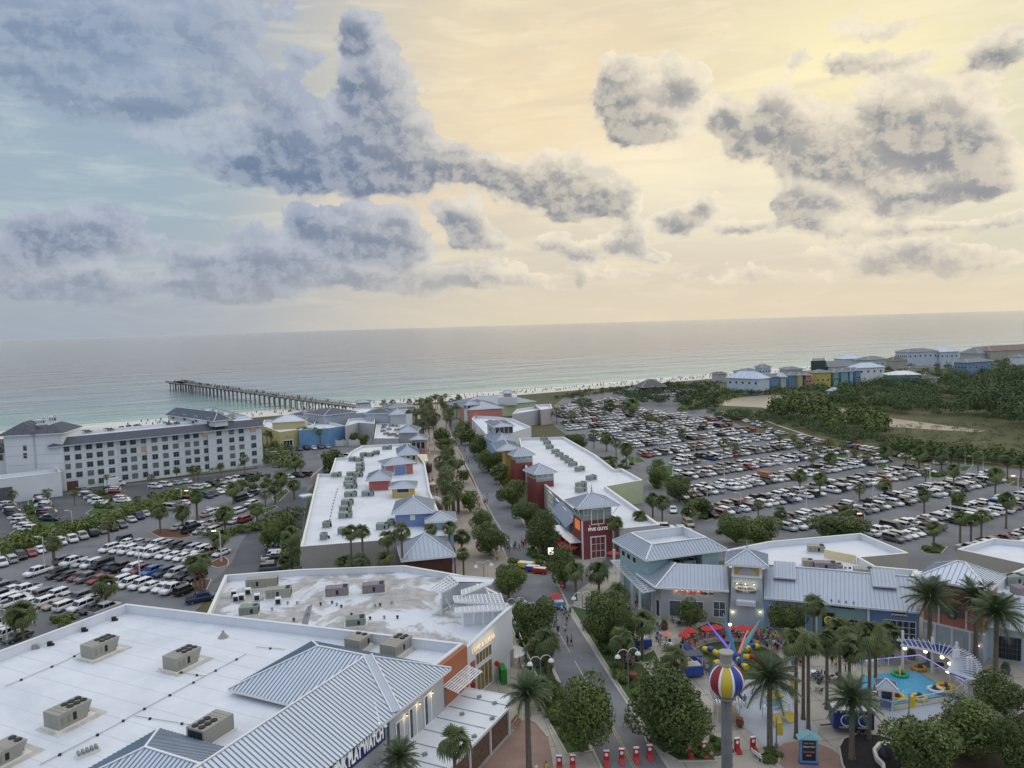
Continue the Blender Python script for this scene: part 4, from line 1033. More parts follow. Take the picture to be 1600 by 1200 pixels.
# white canopy along the pavement
can=empty('patio_canopy',Q(75,-44.5),0,'long white flat canopy on posts in front of the sports bar','canopy')
A_=[Q(83.1,-48.4),Q(83.4,-42.2),Q(81.6,-41.1),Q(20,-41.1),Q(20,-48.0)]
mb=MB(); mb.prism(A_,3.3,3.5,bottom=True); part(mb,'canopy_roof',m_tpo,can)
mb=MB()
for a_,b_ in((A_[0],A_[1]),(A_[1],A_[2]),(A_[2],A_[3])): mb.beam(a_+V3((0,0,3.4)),b_+V3((0,0,3.4)),.16,.34)
part(mb,'edge_beam',m_trim,can)
for k in range(9):
    a_=81-k*2.9; mb=MB(); mb.beam(Q(a_,-48,3.53),Q(a_,-41.4,3.53),.09,.06); part(mb,'roof_joint',mat('joint_grey',(.25,.27,.31),.6),can)
for k in range(9):
    a_=80.9-k*4.9
    if a_<30: break
    mb=MB(); q=Q(a_,-41.25); mb.box((q.x,q.y,1.65),(.24,.24,3.3),rz=-AQ); part(mb,'post',m_trim,can)
    if k: 
        mb=MB(); u,v=Q(a_+.2,-41.3,1.7),Q(a_+4.7,-41.3,1.7); mb.beam(u,v,.04,3.1); part(mb,'mesh_screen',mat('brown_screen',(.16,.10,.075),.6,var=.4,vs=2.,alpha=.93),can)
for px,py in((749,1090),(769,1124),(773,1100),(722,1117),(741,1152),(716,1185),(664,1180)):
    mb=MB(); p=W(px,py,3.5); mb.box((p.x,p.y,3.66),(.5,.35,.26),rz=.5); part(mb,'light_box',m_hvacg,can)
# pergola below the sign
pg=empty('slatted_pergola',Q(62,-46),0,'grey slatted pergola under the navy sign board','pergola')
mb=MB()
for k in range(26): mb.beam(Q(64.5-k*.8,-48,4.6),Q(64.5-k*.8,-43.6,4.6),.1,.22)
part(mb,'slats',m_grey,pg)
mb=MB()
for b_ in(-44.2,-46): mb.beam(Q(65,b_,4.4),Q(44,b_,4.4),.18,.25)
part(mb,'beams',m_grey2,pg)
for k in range(4): mb=MB(); q=Q(64-k*5,-44.2); mb.box((q.x,q.y,2.2),(.25,.25,4.4)); part(mb,'post',m_grey2,pg)
# ---------------------------------------------------------------- grimy roofed shop with the lattice crown
m_grime=mat('grimy_roof',(.40,.39,.38),.7,var=.35,vs=.5,col2=(.66,.69,.74),c2s=.09,c2lo=.46,c2hi=.54,bump=.02,bs=2.)
shop=empty('corner_shop',Q(95,-70),0,'white corner shop with a stained flat roof and lattice crown','building')
PB=[Q(84,-50.2),Q(94.6,-49.6),Q(98.2,-49.6),Q(107,-56),Q(112.6,-66),Q(113.6,-78),Q(104.8,-95),Q(97.5,-105.4),Q(80,-91.4),Q(84.2,-70)]
shell(shop,PB,7.1,m_white,m_grime,ph=1.0,pt=.4)
fL=Face(Q(84,-49.75),Q(98.2,-49.0))
P0_=[fL.p(0,0,0),fL.p(0,7.3,0),fL.p(10.4,8.6,0),fL.p(14.2,8.9,0),fL.p(14.2,0,0)]
mb=MB(); n_=fL.n*.35
fr=[p for p in P0_]; bk=[p-n_ for p in P0_]; k5=len(fr)
mb.add(fr+bk,[(0,4,3,2,1),(5,6,7,8,9)]+[(i,(i+1)%5,5+(i+1)%5,5+i) for i in range(5)]); part(mb,'tall_front',m_white,shop)
mb=MB(); mb.beam(fL.p(0,7.35,-.1),fL.p(10.4,8.65,-.1),.5,.12); mb.beam(fL.p(10.4,8.65,-.1),fL.p(14.2,8.95,-.1),.5,.12); part(mb,'front_coping',m_par,shop)
s_,z_=fL.pxs(752,1000)
def lsz(x,y): return fL.pxs(700+x/10,980+y/10)
a=lsz(440,700);b=lsz(675,420);c=lsz(430,960);d=lsz(680,620)
m_gold=mat('lit_shop_window',(.13,.10,.04),.2,emit=(.9,.6,.2),es=.03,var=.7,vs=1.2)
sc_=(a[0]+b[0])/2; wd=abs(b[0]-a[0])
window(shop,fL,sc_,5.0,wd,1.5,5,1,m_trim,m_gold,.14,'upper_window'); window(shop,fL,sc_,2.0,wd,3.4,4,1,m_trim,m_gold,.14,'display_window')
lz=lsz(520,430); lettering(shop,fL,'LOVE & SUGAR',sc_,6.55,.95,mat('sign_pale_letters',(.75,.62,.45),.5,emit=(1,.75,.45),es=.35),.12,.05,sx=.95)
for k in range(5): real_light(fL.p(sc_-2.2+k*1.1,7.15,.7),5.)
for px,py in((771,1036),(733,1068)):
    x_,zz=fL.pxs(px,py); mb=MB(); mb.lathe((0,0,0),[(.35,0),(.35,.12)],10); 
    q=fL.p(x_,zz,.6); mb=MB(); mb.tube(q-fL.d*.08,q+fL.d*.08,.42,n=12,m=mat('blade_sign_red',(.5,.05,.04),.5)); part(mb,'blade_sign',None,shop)
x_,zz=fL.pxs(739,1060); mb=MB(); fL.slab(mb,x_-.5,x_+.45,1.0,5.2,.02,.1); part(mb,'poster_panel',mat('poster_print'),shop)
mb=MB(); fL.slab(mb,13.3,14.25,0,2.6,.0,.12); part(mb,'stone_base',m_tan,shop)
# lattice crown: slatted eyebrows on a curved white drum
def cj(px,py,z): return W(px,py,z)
lt=shop
mb=MB(); c0=W(712,945,8.2)
drum=[W(689,952,7.),W(690,922,8.6),W(716,912,8.6),W(755,916,8.6),W(770,935,8.6)]
for a,b in zip(drum[:-1],drum[1:]):
    mb.beam((a.x,a.y,7.4),(b.x,b.y,7.4),.25,2.6)
part(mb,'lattice_drum',m_white,lt)
def lattice(A,B,C,D,n1,n2,mirror=False):
    """slats from edge AB to edge DC plus cross bars"""
    mb=MB()
    for k in range(n1): t=k/(n1-1); mb.beam(A.lerp(B,t),D.lerp(C,t),.14,.22)
    for k in range(n2): t=k/(n2-1); mb.beam(A.lerp(D,t)+V3((0,0,.1)),B.lerp(C,t)+V3((0,0,.1)),.12,.12)
    return mb
part(lattice(W(703,899,9.4),W(716,912,9.4),W(692,925,9.4),W(673,920,9.4),5,7),'slatted_eyebrow',m_trim,lt)
part(lattice(W(772,906,9.4),W(768,912,9.4),W(721,930,9.4),W(721,923,9.4),5,9),'slatted_eyebrow',m_trim,lt)
mb=MB(); a,b,c,d=W(704,899,9.5),W(772,905,9.5),W(766,910,9.5),W(714,909,9.5); mb.poly([a,b,c,d]); mb.poly([q-V3((0,0,.25)) for q in(d,c,b,a)]); mb.beam(a,b,.2,.3); part(mb,'crown_slab',m_par,lt)
part(lattice(W(708,932,8.9),W(710,941,8.9),W(788,944,8.9),W(782,928,8.9),6,13),'slatted_eyebrow',m_trim,lt)
part(lattice(W(711,951,8.7),W(712,958,8.7),W(792,953,8.7),W(790,944,8.7),6,12),'slatted_eyebrow',m_trim,lt)
mb=MB(); a,b=W(724,962,7.6),W(778,958,7.6); mb.beam((a.x,a.y,7.3),(b.x,b.y,7.3),.3,2.6); part(mb,'curved_parapet',m_par,lt)
for px in(740,755,770): mb=MB(); q=W(px,962,8.2); mb.beam((q.x,q.y,8.8),(q.x,q.y-.4,7.),.1,.3); part(mb,'bracket',m_par,lt)
mb=MB(); mb.beam(W(697,935,8.4),W(705,952,6.4),.12,.12); mb.beam(W(706,945,6.8),W(693,953,6.3),.1,.1); part(mb,'brace',m_trim,lt)
# units and clutter on the grimy roof
for i,(px,py,lb,L2,hh,fn,az) in enumerate([(436,934,'large tan unit with grey louvres left on the stained roof',5,1.9,2,80),(527,931,'grey brown unit with two fans in the middle of the stained roof',4.6,1.8,2,80),(584,926,'grey brown unit with two fans right on the stained roof',4.6,1.8,2,80),(410,918,'long grey duct unit under the left parapet',6.5,2.,0,80),(390,960,'green cylindrical unit near the blue parapet',3.6,1.6,1,80),(556,977,'green unit with two round fans by the blue parapet',3.6,1.4,2,80)]):
    hvac(W(px,py,6.1),PI/2-R(az),L2*.8,1.9,hh*.9,fn,m_hvacg if 'green' in lb else mat('hvac_brown',(.22,.19,.21),.6,.1) if 'brown' in lb else m_hvac,lb,'units on the stained roof',False)
for i,(px,py) in enumerate([(366,932),(378,938),(388,929),(369,940),(435,944),(402,938)]):
    p=W(px,py,6.1); t=empty('condenser',p,.2,f'small white condenser box, {ordn(i+1)} of the cluster by the tan parapet','air conditioner','small condensers on the stained roof'); mb=MB(); mb.box((0,0,.6),(.9,.9,1.0)); mb.build('housing',m_trim,t); mb=MB(); mb.box((0,-.46,.55),(.75,.03,.75)); mb.build('grille',m_fan,t)
rr=random.Random(4)
for i in range(16):
    x=rr.uniform(0,1); px=410+x*230; py=955+rr.uniform(-14,18)
    p=W(px,py,6.1); t=empty('roof_vent',p,0,'small mushroom vent on the stained roof','vent','mushroom vents on the stained roof'); mb=MB(); mb.lathe((0,0,0),[(.12,0),(.12,.3),(.25,.32),(.18,.48)],8); mb.build('cap',m_fan if i%2 else m_hvacg,t)
mb=MB(); mb.poly([W(480,948,6.14),W(488,944,6.14),W(481,976,6.14),W(471,974,6.14)]); part(mb,'walkway_pad',mat('pad_grey',(.20,.20,.23),.8),shop)
# brown boarded pavilion with the blue hip roof
pav=empty('boarded_pavilion',W(668,895,4),0,'dark brown boarded pavilion under a blue metal hip roof','pavilion')
A_,B_=W(632,874,6.4),W(706,867,6.4); ex=(B_-A_).normalized(); ey=V3((-ex.y,ex.x,0)); dp=(W(702,846,6.4)-B_).dot(ey)
zp=hgt(668,833,cent([A_,B_])+ey*dp/2)
hiproof(pav,V3((A_.x,A_.y,0)),V3((B_.x,B_.y,0)),dp,6.4,zp,.7,rm=m_seam,sm=m_rib,pitch=.85)
P_=[A_,B_,B_+ey*dp,A_+ey*dp]; mb=MB(); mb.prism(P_,0,6.2,top=False); part(mb,'wall',m_brown,pav)
fp=Face(A_,B_)
for k in range(1,26): mb=MB(); fp.slab(mb,k*fp.L/26-.02,k*fp.L/26+.02,0,6.2,0,.04); part(mb,'board_batten',m_brown,pav)
mb=MB(); fp.slab(mb,fp.L*.28,fp.L*.68,1.,3.4,.03,.06); part(mb,'shutter',m_dark,pav)
for k in(0,1): mb=MB(); q=fp.p(-.3 if k==0 else fp.L+.5,0,.3); mb.box((q.x,q.y,3.2),(.25,.25,6.4)); part(mb,'post',m_slate,pav)
# ---------------------------------------------------------------- corner restaurant and the shops to its right
def PXY(l,z): return [W(a,b,z) for a,b in l]
def flat(p): return V3((p.x,p.y,0))
rest=empty('corner_restaurant',W(1060,930,0),0,'grey corner restaurant with big hipped mansard roof and slatted side pergola','building')
# upper hipped mansard (eave 9.3 m) round an open flat deck
A,B,C=[flat(W(*p,9.3)) for p in((972,842),(1009,875),(1136,858))]
ex=(C-B).normalized(); ey=V3((-ex.y,ex.x,0)); dep_=(A-B).dot(ey); 
def frame_roof(par,O,ex,ey,w,d,ze,zi,inset,rm,sm,pitch=.6):
    o=[O,O+ex*w,O+ex*w+ey*d,O+ey*d]; i_=[O+ex*inset+ey*inset,O+ex*(w-inset)+ey*inset,O+ex*(w-inset)+ey*(d-inset),O+ex*inset+ey*(d-inset)]
    mf=MB();ms=MB()
    for k in range(4):
        a,b,c,e=o[k],o[(k+1)%4],i_[(k+1)%4],i_[k]
        seamface(mf,ms,[(a.x,a.y,ze),(b.x,b.y,ze),(c.x,c.y,zi),(e.x,e.y,zi)],pitch)
    part(mf,'mansard_roof',rm,par); part(ms,'standing_seams',sm,par,kind='stuff')
    mb=MB()
    for k in range(4):
        a,c=o[k],i_[k]; mb.beam((a.x,a.y,ze+.05),(c.x,c.y,zi+.05),.25,.12); b=i_[(k+1)%4]; mb.beam((c.x,c.y,zi+.06),(b.x,b.y,zi+.06),.3,.14)
    part(mb,'ridge_cap',m_trim,par)
    mb=MB()
    for k in range(4): mb.poly([(i_[(k+1)%4].x,i_[(k+1)%4].y,zi-1.6),(i_[k].x,i_[k].y,zi-1.6),(i_[k].x,i_[k].y,zi),(i_[(k+1)%4].x,i_[(k+1)%4].y,zi)])
    part(mb,'inner_upstand',m_par,par)
    mb=MB(); mb.poly([(p.x,p.y,zi-1.55) for p in i_]); part(mb,'deck',m_tpo,par)
    mb=MB()
    for k in range(4): a,b=o[k],o[(k+1)%4]; mb.beam((a.x,a.y,ze-.15),(b.x,b.y,ze-.15),.14,.3)
    mb.poly([(p.x,p.y,ze-.3) for p in o[::-1]]); part(mb,'fascia',m_trim,par)
w_=(C-B).length
frame_roof(rest,B,ex,ey,w_,dep_*1.0,9.3,11.0,2.6,m_seam,m_rib,.62)
mb=MB(); q=[B+ex*1+ey*1,B+ex*(w_*.3)+ey*1,B+ex*(w_*.3)+ey*(dep_-1),B+ex*1+ey*(dep_-1)]; mb.prism(q,0,9.1,top=False); part(mb,'upper_wall',m_teal,rest)
q=[B+ex*(w_*.72)+ey*1,B+ex*(w_-1)+ey*1,B+ex*(w_-1)+ey*(dep_-1),B+ex*(w_*.72)+ey*(dep_-1)]; mb=MB(); mb.prism(q,0,9.1,top=False); part(mb,'upper_wall',mat('pale_teal',(.34,.46,.48),.8),rest)
q=[B+ex*(w_*.3)+ey*3.5,B+ex*(w_*.72)+ey*3.5,B+ex*(w_*.72)+ey*(dep_-1),B+ex*(w_*.3)+ey*(dep_-1)]; mb=MB(); mb.prism(q,0,9.1,top=False); part(mb,'recess_wall',m_grey,rest)
for k in(0,1): hvac(B+ex*(w_*(.4+.17*k))+ey*1.8+V3((0,0,6.2)),math.atan2(ex.y,ex.x),2.4,1.6,1.5,2,m_hvacg,('left','right')[k]+' green unit under the raised corner of the hipped roof','green units under the restaurant roof',False)
fu=Face(B+ex*1+ey*(dep_-1),B+ex*1+ey*1)
for k in range(3): window(rest,fu,1.6+k*2.2,7.4,1.4,1.0,1,1,m_trim,m_dark,.1,'upper_window')
# lower front block
fA,fB_=W(1034,968),W(1138,974)
F0=Face(fA,fB_); d0=F0.d; n0=F0.n
dep2=7.5
lowP=[F0.p(0,0),F0.p(F0.L,0),F0.p(F0.L,0,-dep2),F0.p(-4.5,0,-dep2-3),F0.p(-1.2,0,-2.)]
mb=MB(); mb.prism(lowP,0,5.75,top=True); part(mb,'wall',m_grey,rest)
mf=MB();ms=MB(); e0=[F0.p(-.9,5.7,.9),F0.p(F0.L+.1,5.7,.9),F0.p(F0.L+.1,8.4,-4.3),F0.p(2.3,8.4,-4.3)]; seamface(mf,ms,e0,.6)
e1=[F0.p(-4.6,5.7,-6.0),F0.p(-.9,5.7,.9),F0.p(2.3,8.4,-4.3),F0.p(.6,8.4,-7.5)]; seamface(mf,ms,e1,.6)
part(mf,'lower_roof',m_seam,rest); part(ms,'standing_seams',m_rib,rest,kind='stuff')
mb=MB(); mb.beam(e0[0],e0[1],.16,.3); mb.beam(e1[0],e1[1],.16,.3); mb.beam(e0[0]+V3((0,0,.1)),e0[3]+V3((0,0,.1)),.28,.12); part(mb,'fascia',m_trim,rest)
# horizontal siding boards on the front
mb=MB()
for k in range(24): F0.slab(mb,0,F0.L,.9+k*.2,.93+k*.2,0,.03)
part(mb,'siding_laps',m_grey2,rest,kind='stuff')
mb=MB(); F0.slab(mb,-.05,F0.L,0,.8,0,.08); part(mb,'stone_base',m_tan,rest)
def wpx(par,fc,x0,y0,x1,y1,nx,ny,fm=None,gm=None,name='window',lab=None,fw=.1):
    a=fc.pxs(x0,y0);b=fc.pxs(x1,y1); return window(par,fc,(a[0]+b[0])/2,(a[1]+b[1])/2,abs(b[0]-a[0]),abs(a[1]-b[1]),nx,ny,fm,gm,fw,name,lab)
wpx(rest,F0,1046,938,1099,968,3,1,name='folding_glass_front'); wpx(rest,F0,1115,940,1133,964,2,2,name='window')
m_redl=mat('red_letters',(.55,.06,.05),.5,emit=(1,.1,.05),es=.15); m_blkl=mat('black_letters',(.03,.03,.035),.6)
x_,z_=F0.pxs(1084,926); lettering(rest,F0,"MARTY'S",x_,z_,.72,m_redl,.1,.05); x_,z_=F0.pxs(1104,926.5); lettering(rest,F0,"Ocean Bar",x_,z_,.62,m_blkl,.1,.05,sx=.85)
x_,z_=F0.pxs(1063,925); mb=MB(); 
for k in range(7): t=k/6*PI; F0.slab(mb,x_-.6*math.cos(t)-.12,x_-.6*math.cos(t)+.12,z_-.25+.35*math.sin(t),z_-.1+.35*math.sin(t),.05,.12)
part(mb,'crab_emblem',m_redl,rest)
for k in range(8):
    x_,z_=F0.pxs(1057+k*8.6,920+k*.3); p=F0.p(x_,z_,.55); mb=MB(); mb.tube(p,p+V3((0,0,.22)),.16,.05,8,mat('lamp_shade_dark')); mb.lathe(p,[(.09,-.05),(.12,0)],8,m_lampw); mb.beam(p+V3((0,0,.2)),F0.p(x_,z_+.3,.05),.04,.04,mat('lamp_shade_dark')); part(mb,'gooseneck_lamp',None,rest)
    if k%2==0: real_light(F0.p(x_,z_-.25,.5),6)
# entrance return with door
F1=Face(lowP[4],lowP[0]); window(rest,F1,F1.L*.5,1.6,1.1,2.8,1,1,m_trim,m_dark,.12,'door')
# side pergola on tall posts
PA,PB_,PC,PD=W(954,876,5.2),W(981,875,5.2),W(1024,922,5.2),W(1004,926,5.2)
pgo=empty('side_pergola',W(990,950,0),0,'pale blue metal pergola on thick white posts left of the corner restaurant','pergola')
mb=MB()
for k in range(19): t=k/18; mb.beam(PA.lerp(PD,t),PB_.lerp(PC,t),.5,.1)
part(mb,'roof_slats',m_seamw,pgo)
mb=MB()
for t in(.05,.5,.95): mb.beam(PA.lerp(PB_,t)-V3((0,0,.15)),PD.lerp(PC,t)-V3((0,0,.15)),.2,.22)
part(mb,'beams',m_trim,pgo)
for px,py in((960,897),(973,928),(988,951),(1000,957),(1020,955)):
    p=W(px,py); mb=MB(); mb.box((p.x,p.y,2.5),(.42,.42,5.)); mb.box((p.x,p.y,.4),(.6,.6,.8)); part(mb,'post',m_trim,pgo)
# ------- yellow topped tower
tw=empty('entrance_tower',W(1165,975,0),0,'tapering grey entrance tower with yellow band and pyramid roof','tower')
TA,TB=W(1139,976),W(1196,981); FT=Face(TA,TB); TL=FT.L; dpt=5.6
def taper(fc,x0,x1,z0,z1,d,t,mbb):
    P=[fc.p(x0,z0,.35),fc.p(x1,z0,.35),fc.p(x1,z0,-d),fc.p(x0,z0,-d),fc.p(x0+t,z1,.35-t*.35),fc.p(x1-t,z1,.35-t*.35),fc.p(x1-t,z1,-d+t),fc.p(x0+t,z1,-d+t)]
    mbb.add(P,[(3,2,1,0),(4,5,6,7),(0,1,5,4),(1,2,6,5),(2,3,7,6),(3,0,4,7)])
mb=MB(); taper(FT,0,TL,0,8.2,dpt,.5,mb); part(mb,'tapered_base',m_grey2,tw)
mb=MB(); FT.slab(mb,.45,TL-.45,8.2,8.5,-dpt+.4,.35); part(mb,'band_sill',m_trim,tw)
mb=MB(); FT.slab(mb,.9,TL-.9,8.5,10.4,-dpt+.9,.0); part(mb,'yellow_band',mat('mustard_panel',(.50,.36,.10),.7,var=.1),tw)
for x_ in(.75,TL-.75): mb=MB(); FT.slab(mb,x_-.15,x_+.15,8.5,10.4,-.2,.1); part(mb,'corner_board',m_trim,tw)
mb=MB(); c_=TL/2; mb.add([FT.p(c_-1.35+2.7*k/10*1.0,8.5,.06) if k in() else FT.p(c_-1.35*math.cos(PI*k/10),8.55+1.25*math.sin(PI*k/10),.06) for k in range(11)],[tuple(range(10,-1,-1))]); part(mb,'arched_panel',m_grey,tw)
zp=hgt(1164,857,FT.p(TL/2,0,-dpt/2))
hiproof(tw,FT.p(.5,0,-.1),FT.p(TL-.5,0,-.1),dpt-.8,10.4,zp,1.0,rm=m_seam,sm=m_rib,pitch=.55)
q=FT.p(TL/2,zp,-dpt/2); mb=MB(); mb.lathe(q,[(.35,-.3),(.12,.3),(.04,1.3)],8); part(mb,'finial',m_seam,tw)
lamp_s=[]
wpx(tw,FT,1152,955,1181,975,3,1,mat('sand_trim',(.5,.42,.25),.6),mat('warm_window',(.16,.11,.05),.2,emit=(1,.6,.25),es=.12),'entrance_door','glazed entrance doors lit warmly from inside')
wpx(tw,FT,1152,945,1181,953,3,1,mat('sand_trim'),m_dark,'transom_window')
a=FT.pxs(1151,935);b=FT.pxs(1181,944); mb=MB(); FT.slab(mb,a[0],b[0],b[1],a[1],.3,1.3); part(mb,'awning',m_par,tw)
s_,z_=FT.pxs(1165,918)
mb=MB(); mb.add([FT.p(s_+1.75*math.cos(2*PI*k/16),z_+.45*math.sin(2*PI*k/16),.5) for k in range(16)],[tuple(range(16))]); mb.add([FT.p(s_+1.75*math.cos(2*PI*k/16),z_+.45*math.sin(2*PI*k/16),.36) for k in range(16)]+[FT.p(s_+1.75*math.cos(2*PI*k/16),z_+.45*math.sin(2*PI*k/16),.5) for k in range(16)],[(k,(k+1)%16,16+(k+1)%16,16+k) for k in range(16)]); part(mb,'surfboard_sign',mat('sign_board_white',(.75,.72,.62),.5),tw)
mb=MB(); FT.slab(mb,s_-1.5,s_+1.5,z_-.75,z_-.45,.3,.42); part(mb,'sign_plank',mat('green_plank',(.10,.16,.12),.6),tw)
lettering(tw,FT,'BAR & GRILL',s_+.15,z_+.02,.48,m_blkl,.52,.02); lettering(tw,FT,'OYSTERS',s_,z_-.6,.26,m_sgn,.44,.02)
mb=MB(); mb.beam(FT.p(s_-1.6,z_+.75,.45),FT.p(s_+.6,z_+.35,.45),.06,.1,mat('dark_red_rod',(.25,.03,.03),.5)); part(mb,'sign_rod',None,tw)
for k in range(3): p=FT.p(s_-1.3+k*1.3,z_+.95,.9); bulb(tw,p,.12,name='sign_lamp'); real_light(p+V3((0,0,-.15)),9,(1,.9,.6))
for px in(1145,1188): 
    s2,z2=FT.pxs(px,953); p=FT.p(s2,z2,.6); bulb(tw,p,.13); real_light(p+V3((0,0,-.2)),7,(1,.95,.6))
# ------- long mansard strip of three shops
row=empty('shop_row',W(1320,985,0),0,'row of pastel shops under one long metal mansard with two dormers','building')
R0,R1,R2,R3=W(1194,984),W(1276,992),W(1358,1002),W(1436,1010)
R0.z=R1.z=R2.z=R3.z=0
fc1,fc2,fc3=Face(R0,R1),Face(R1,R2),Face(R2,R3)
backn=-fc2.n
for fc,m_,nm in((fc1,m_lblue,'light_blue_front'),(fc2,m_teal,'teal_front'),(fc3,m_blue,'blue_front')):
    mb=MB(); fc.slab(mb,0,fc.L,0,5.7,-.6,0 if nm!='teal_front' else -.25); part(mb,nm,m_,row)
    mb=MB()
    for k in range(int(fc.L/.4)): fc.slab(mb,k*.4,k*.4+.05,0,5.6,0 if nm!='teal_front' else -.25,.03 if nm!='teal_front' else -.22)
    part(mb,'battens',m_,row,kind='stuff')
mb=MB(); fc2.slab(mb,fc2.L-.3,fc2.L+.05,0,5.7,-.2,.25); part(mb,'corner_board',m_trim,row)
mb=MB(); fc1.slab(mb,fc1.L-.25,fc1.L+.1,0,5.7,-.2,.2); part(mb,'corner_board',m_trim,row)
mf=MB();ms=MB(); run=5.6
E_=[R0+fc1.n*.9,R1+fc2.n*.9,R2+fc2.n*.9,R3+fc3.n*.9]; Tt=[R0-fc1.n*run,R1-fc2.n*run,R2-fc2.n*run,R3-fc3.n*run]
for k in range(3): seamface(mf,ms,[(E_[k].x,E_[k].y,5.6),(E_[k+1].x,E_[k+1].y,5.6),(Tt[k+1].x,Tt[k+1].y,8.9),(Tt[k].x,Tt[k].y,8.9)],.62)
part(mf,'mansard_roof',m_seam,row); part(ms,'standing_seams',m_rib,row,kind='stuff')
mb=MB()
for k in range(3): mb.beam((E_[k].x,E_[k].y,5.5),(E_[k+1].x,E_[k+1].y,5.5),.18,.3); mb.beam((Tt[k].x,Tt[k].y,8.95),(Tt[k+1].x,Tt[k+1].y,8.95),.25,.15)
part(mb,'fascia',m_par,row)
mb=MB()
for k in range(3): mb.poly([(Tt[k].x,Tt[k].y,5.5),(Tt[k+1].x,Tt[k+1].y,5.5),(Tt[k+1].x,Tt[k+1].y,8.9),(Tt[k].x,Tt[k].y,8.9)])
part(mb,'mansard_back',m_white,row)
for (xa,xb,fc) in((.18,.62,Face((R0+fc1.n*.0),R1)),(.1,.6,fc3)):
    p0=fc.p(fc.L*xa,7.9,-2.6); p1=fc.p(fc.L*xb,7.9,-2.6); p2=fc.p(fc.L*xb,9.5,-6.3); p3=fc.p(fc.L*xa,9.5,-6.3)
    mf=MB();ms=MB(); seamface(mf,ms,[p0,p1,p2,p3],.55); part(mf,'dormer_roof',m_seam,row); part(ms,'standing_seams',m_rib,row,kind='stuff')
    mb=MB(); fc.slab(mb,fc.L*xa+.4,fc.L*xb-.4,6.7,7.75,-5.5,-3.0); part(mb,'dormer_front',m_seamw,row)
    mb=MB(); mb.beam(p0,p1,.15,.25); mb.poly([q-V3((0,0,.12)) for q in(p3,p2,p1,p0)]); part(mb,'dormer_fascia',m_par,row)
wpx(row,fc1,1203,946,1258,985,3,1,m_trim,m_dark,'open_front')
x_,z_=fc1.pxs(1226,935); lettering(row,fc1,'BEACH FUN SHOP',x_,z_,.62,mat('pink_letters',(.8,.45,.38),.5,emit=(1,.5,.4),es=.5),.14,.06,bold=.02)
wpx(row,fc2,1286,963,1352,992,4,1,mat('sand_frame',(.42,.40,.32),.7),m_dark,'shop_window')
a=fc2.pxs(1285,956);b=fc2.pxs(1304,980); mb=MB(); fc2.slab(mb,a[0],b[0],b[1],a[1],.02,.16); part(mb,'black_hanging_board',m_dark,row)
cs=(a[0]+b[0])/2;cz=(a[1]+b[1])/2-.05; mb=MB()
for k in range(16):
    t0,t1=2*PI*k/16,2*PI*(k+1)/16; mb.add([fc2.p(cs+.62*math.cos(t0),cz+.62*math.sin(t0),.2),fc2.p(cs+.62*math.cos(t1),cz+.62*math.sin(t1),.2),fc2.p(cs+.5*math.cos(t1),cz+.5*math.sin(t1),.2),fc2.p(cs+.5*math.cos(t0),cz+.5*math.sin(t0),.2)],[(0,1,2,3)])
mb.beam(fc2.p(cs-.3,cz-.3,.2),fc2.p(cs+.3,cz+.3,.2),.1,.04); mb.beam(fc2.p(cs-.3,cz+.3,.21),fc2.p(cs+.3,cz-.3,.21),.1,.04); part(mb,'crossed_emblem',mat('yellow_emblem',(.7,.55,.05),.5,emit=(1,.8,.1),es=.2),row)
a=fc2.pxs(1298,940);b=fc2.pxs(1335,952); mb=MB(); fc2.slab(mb,a[0],b[0],b[1],a[1],.0,.15); part(mb,'sign_board',m_blkl,row)
lettering(row,fc2,'* ART TREASURES *',(a[0]+b[0])/2,(a[1]+b[1])/2,.5,m_sgn,.17,.02,sx=.8)
for k in range(4): s2=a[0]+(b[0]-a[0])*(k+.1)/3.2; mb=MB(); p=fc2.p(s2,a[1]+.35,.5); mb.tube(p,p+V3((0,0,.2)),.14,.04,8); mb.beam(p+V3((0,0,.2)),fc2.p(s2,a[1]+.5,0),.04,.04); part(mb,'gooseneck_lamp',mat('lamp_shade_dark'),row)
wpx(row,fc3,1382,968,1430,1001,5,3,m_trim,m_win,'glazed_entrance')
a=fc3.pxs(1393,951);b=fc3.pxs(1417,964); mb=MB(); fc3.slab(mb,a[0],b[0],b[1],a[1],.0,.15); part(mb,'sign_board',m_blkl,row)
lettering(row,fc3,'NEVADA',(a[0]+b[0])/2,(a[1]+b[1])/2+.3,.42,mat('yellow_emblem'),.17,.02); lettering(row,fc3,'ESCAPE ROOMS',(a[0]+b[0])/2,(a[1]+b[1])/2-.3,.42,m_sgn,.17,.02,sx=.72)
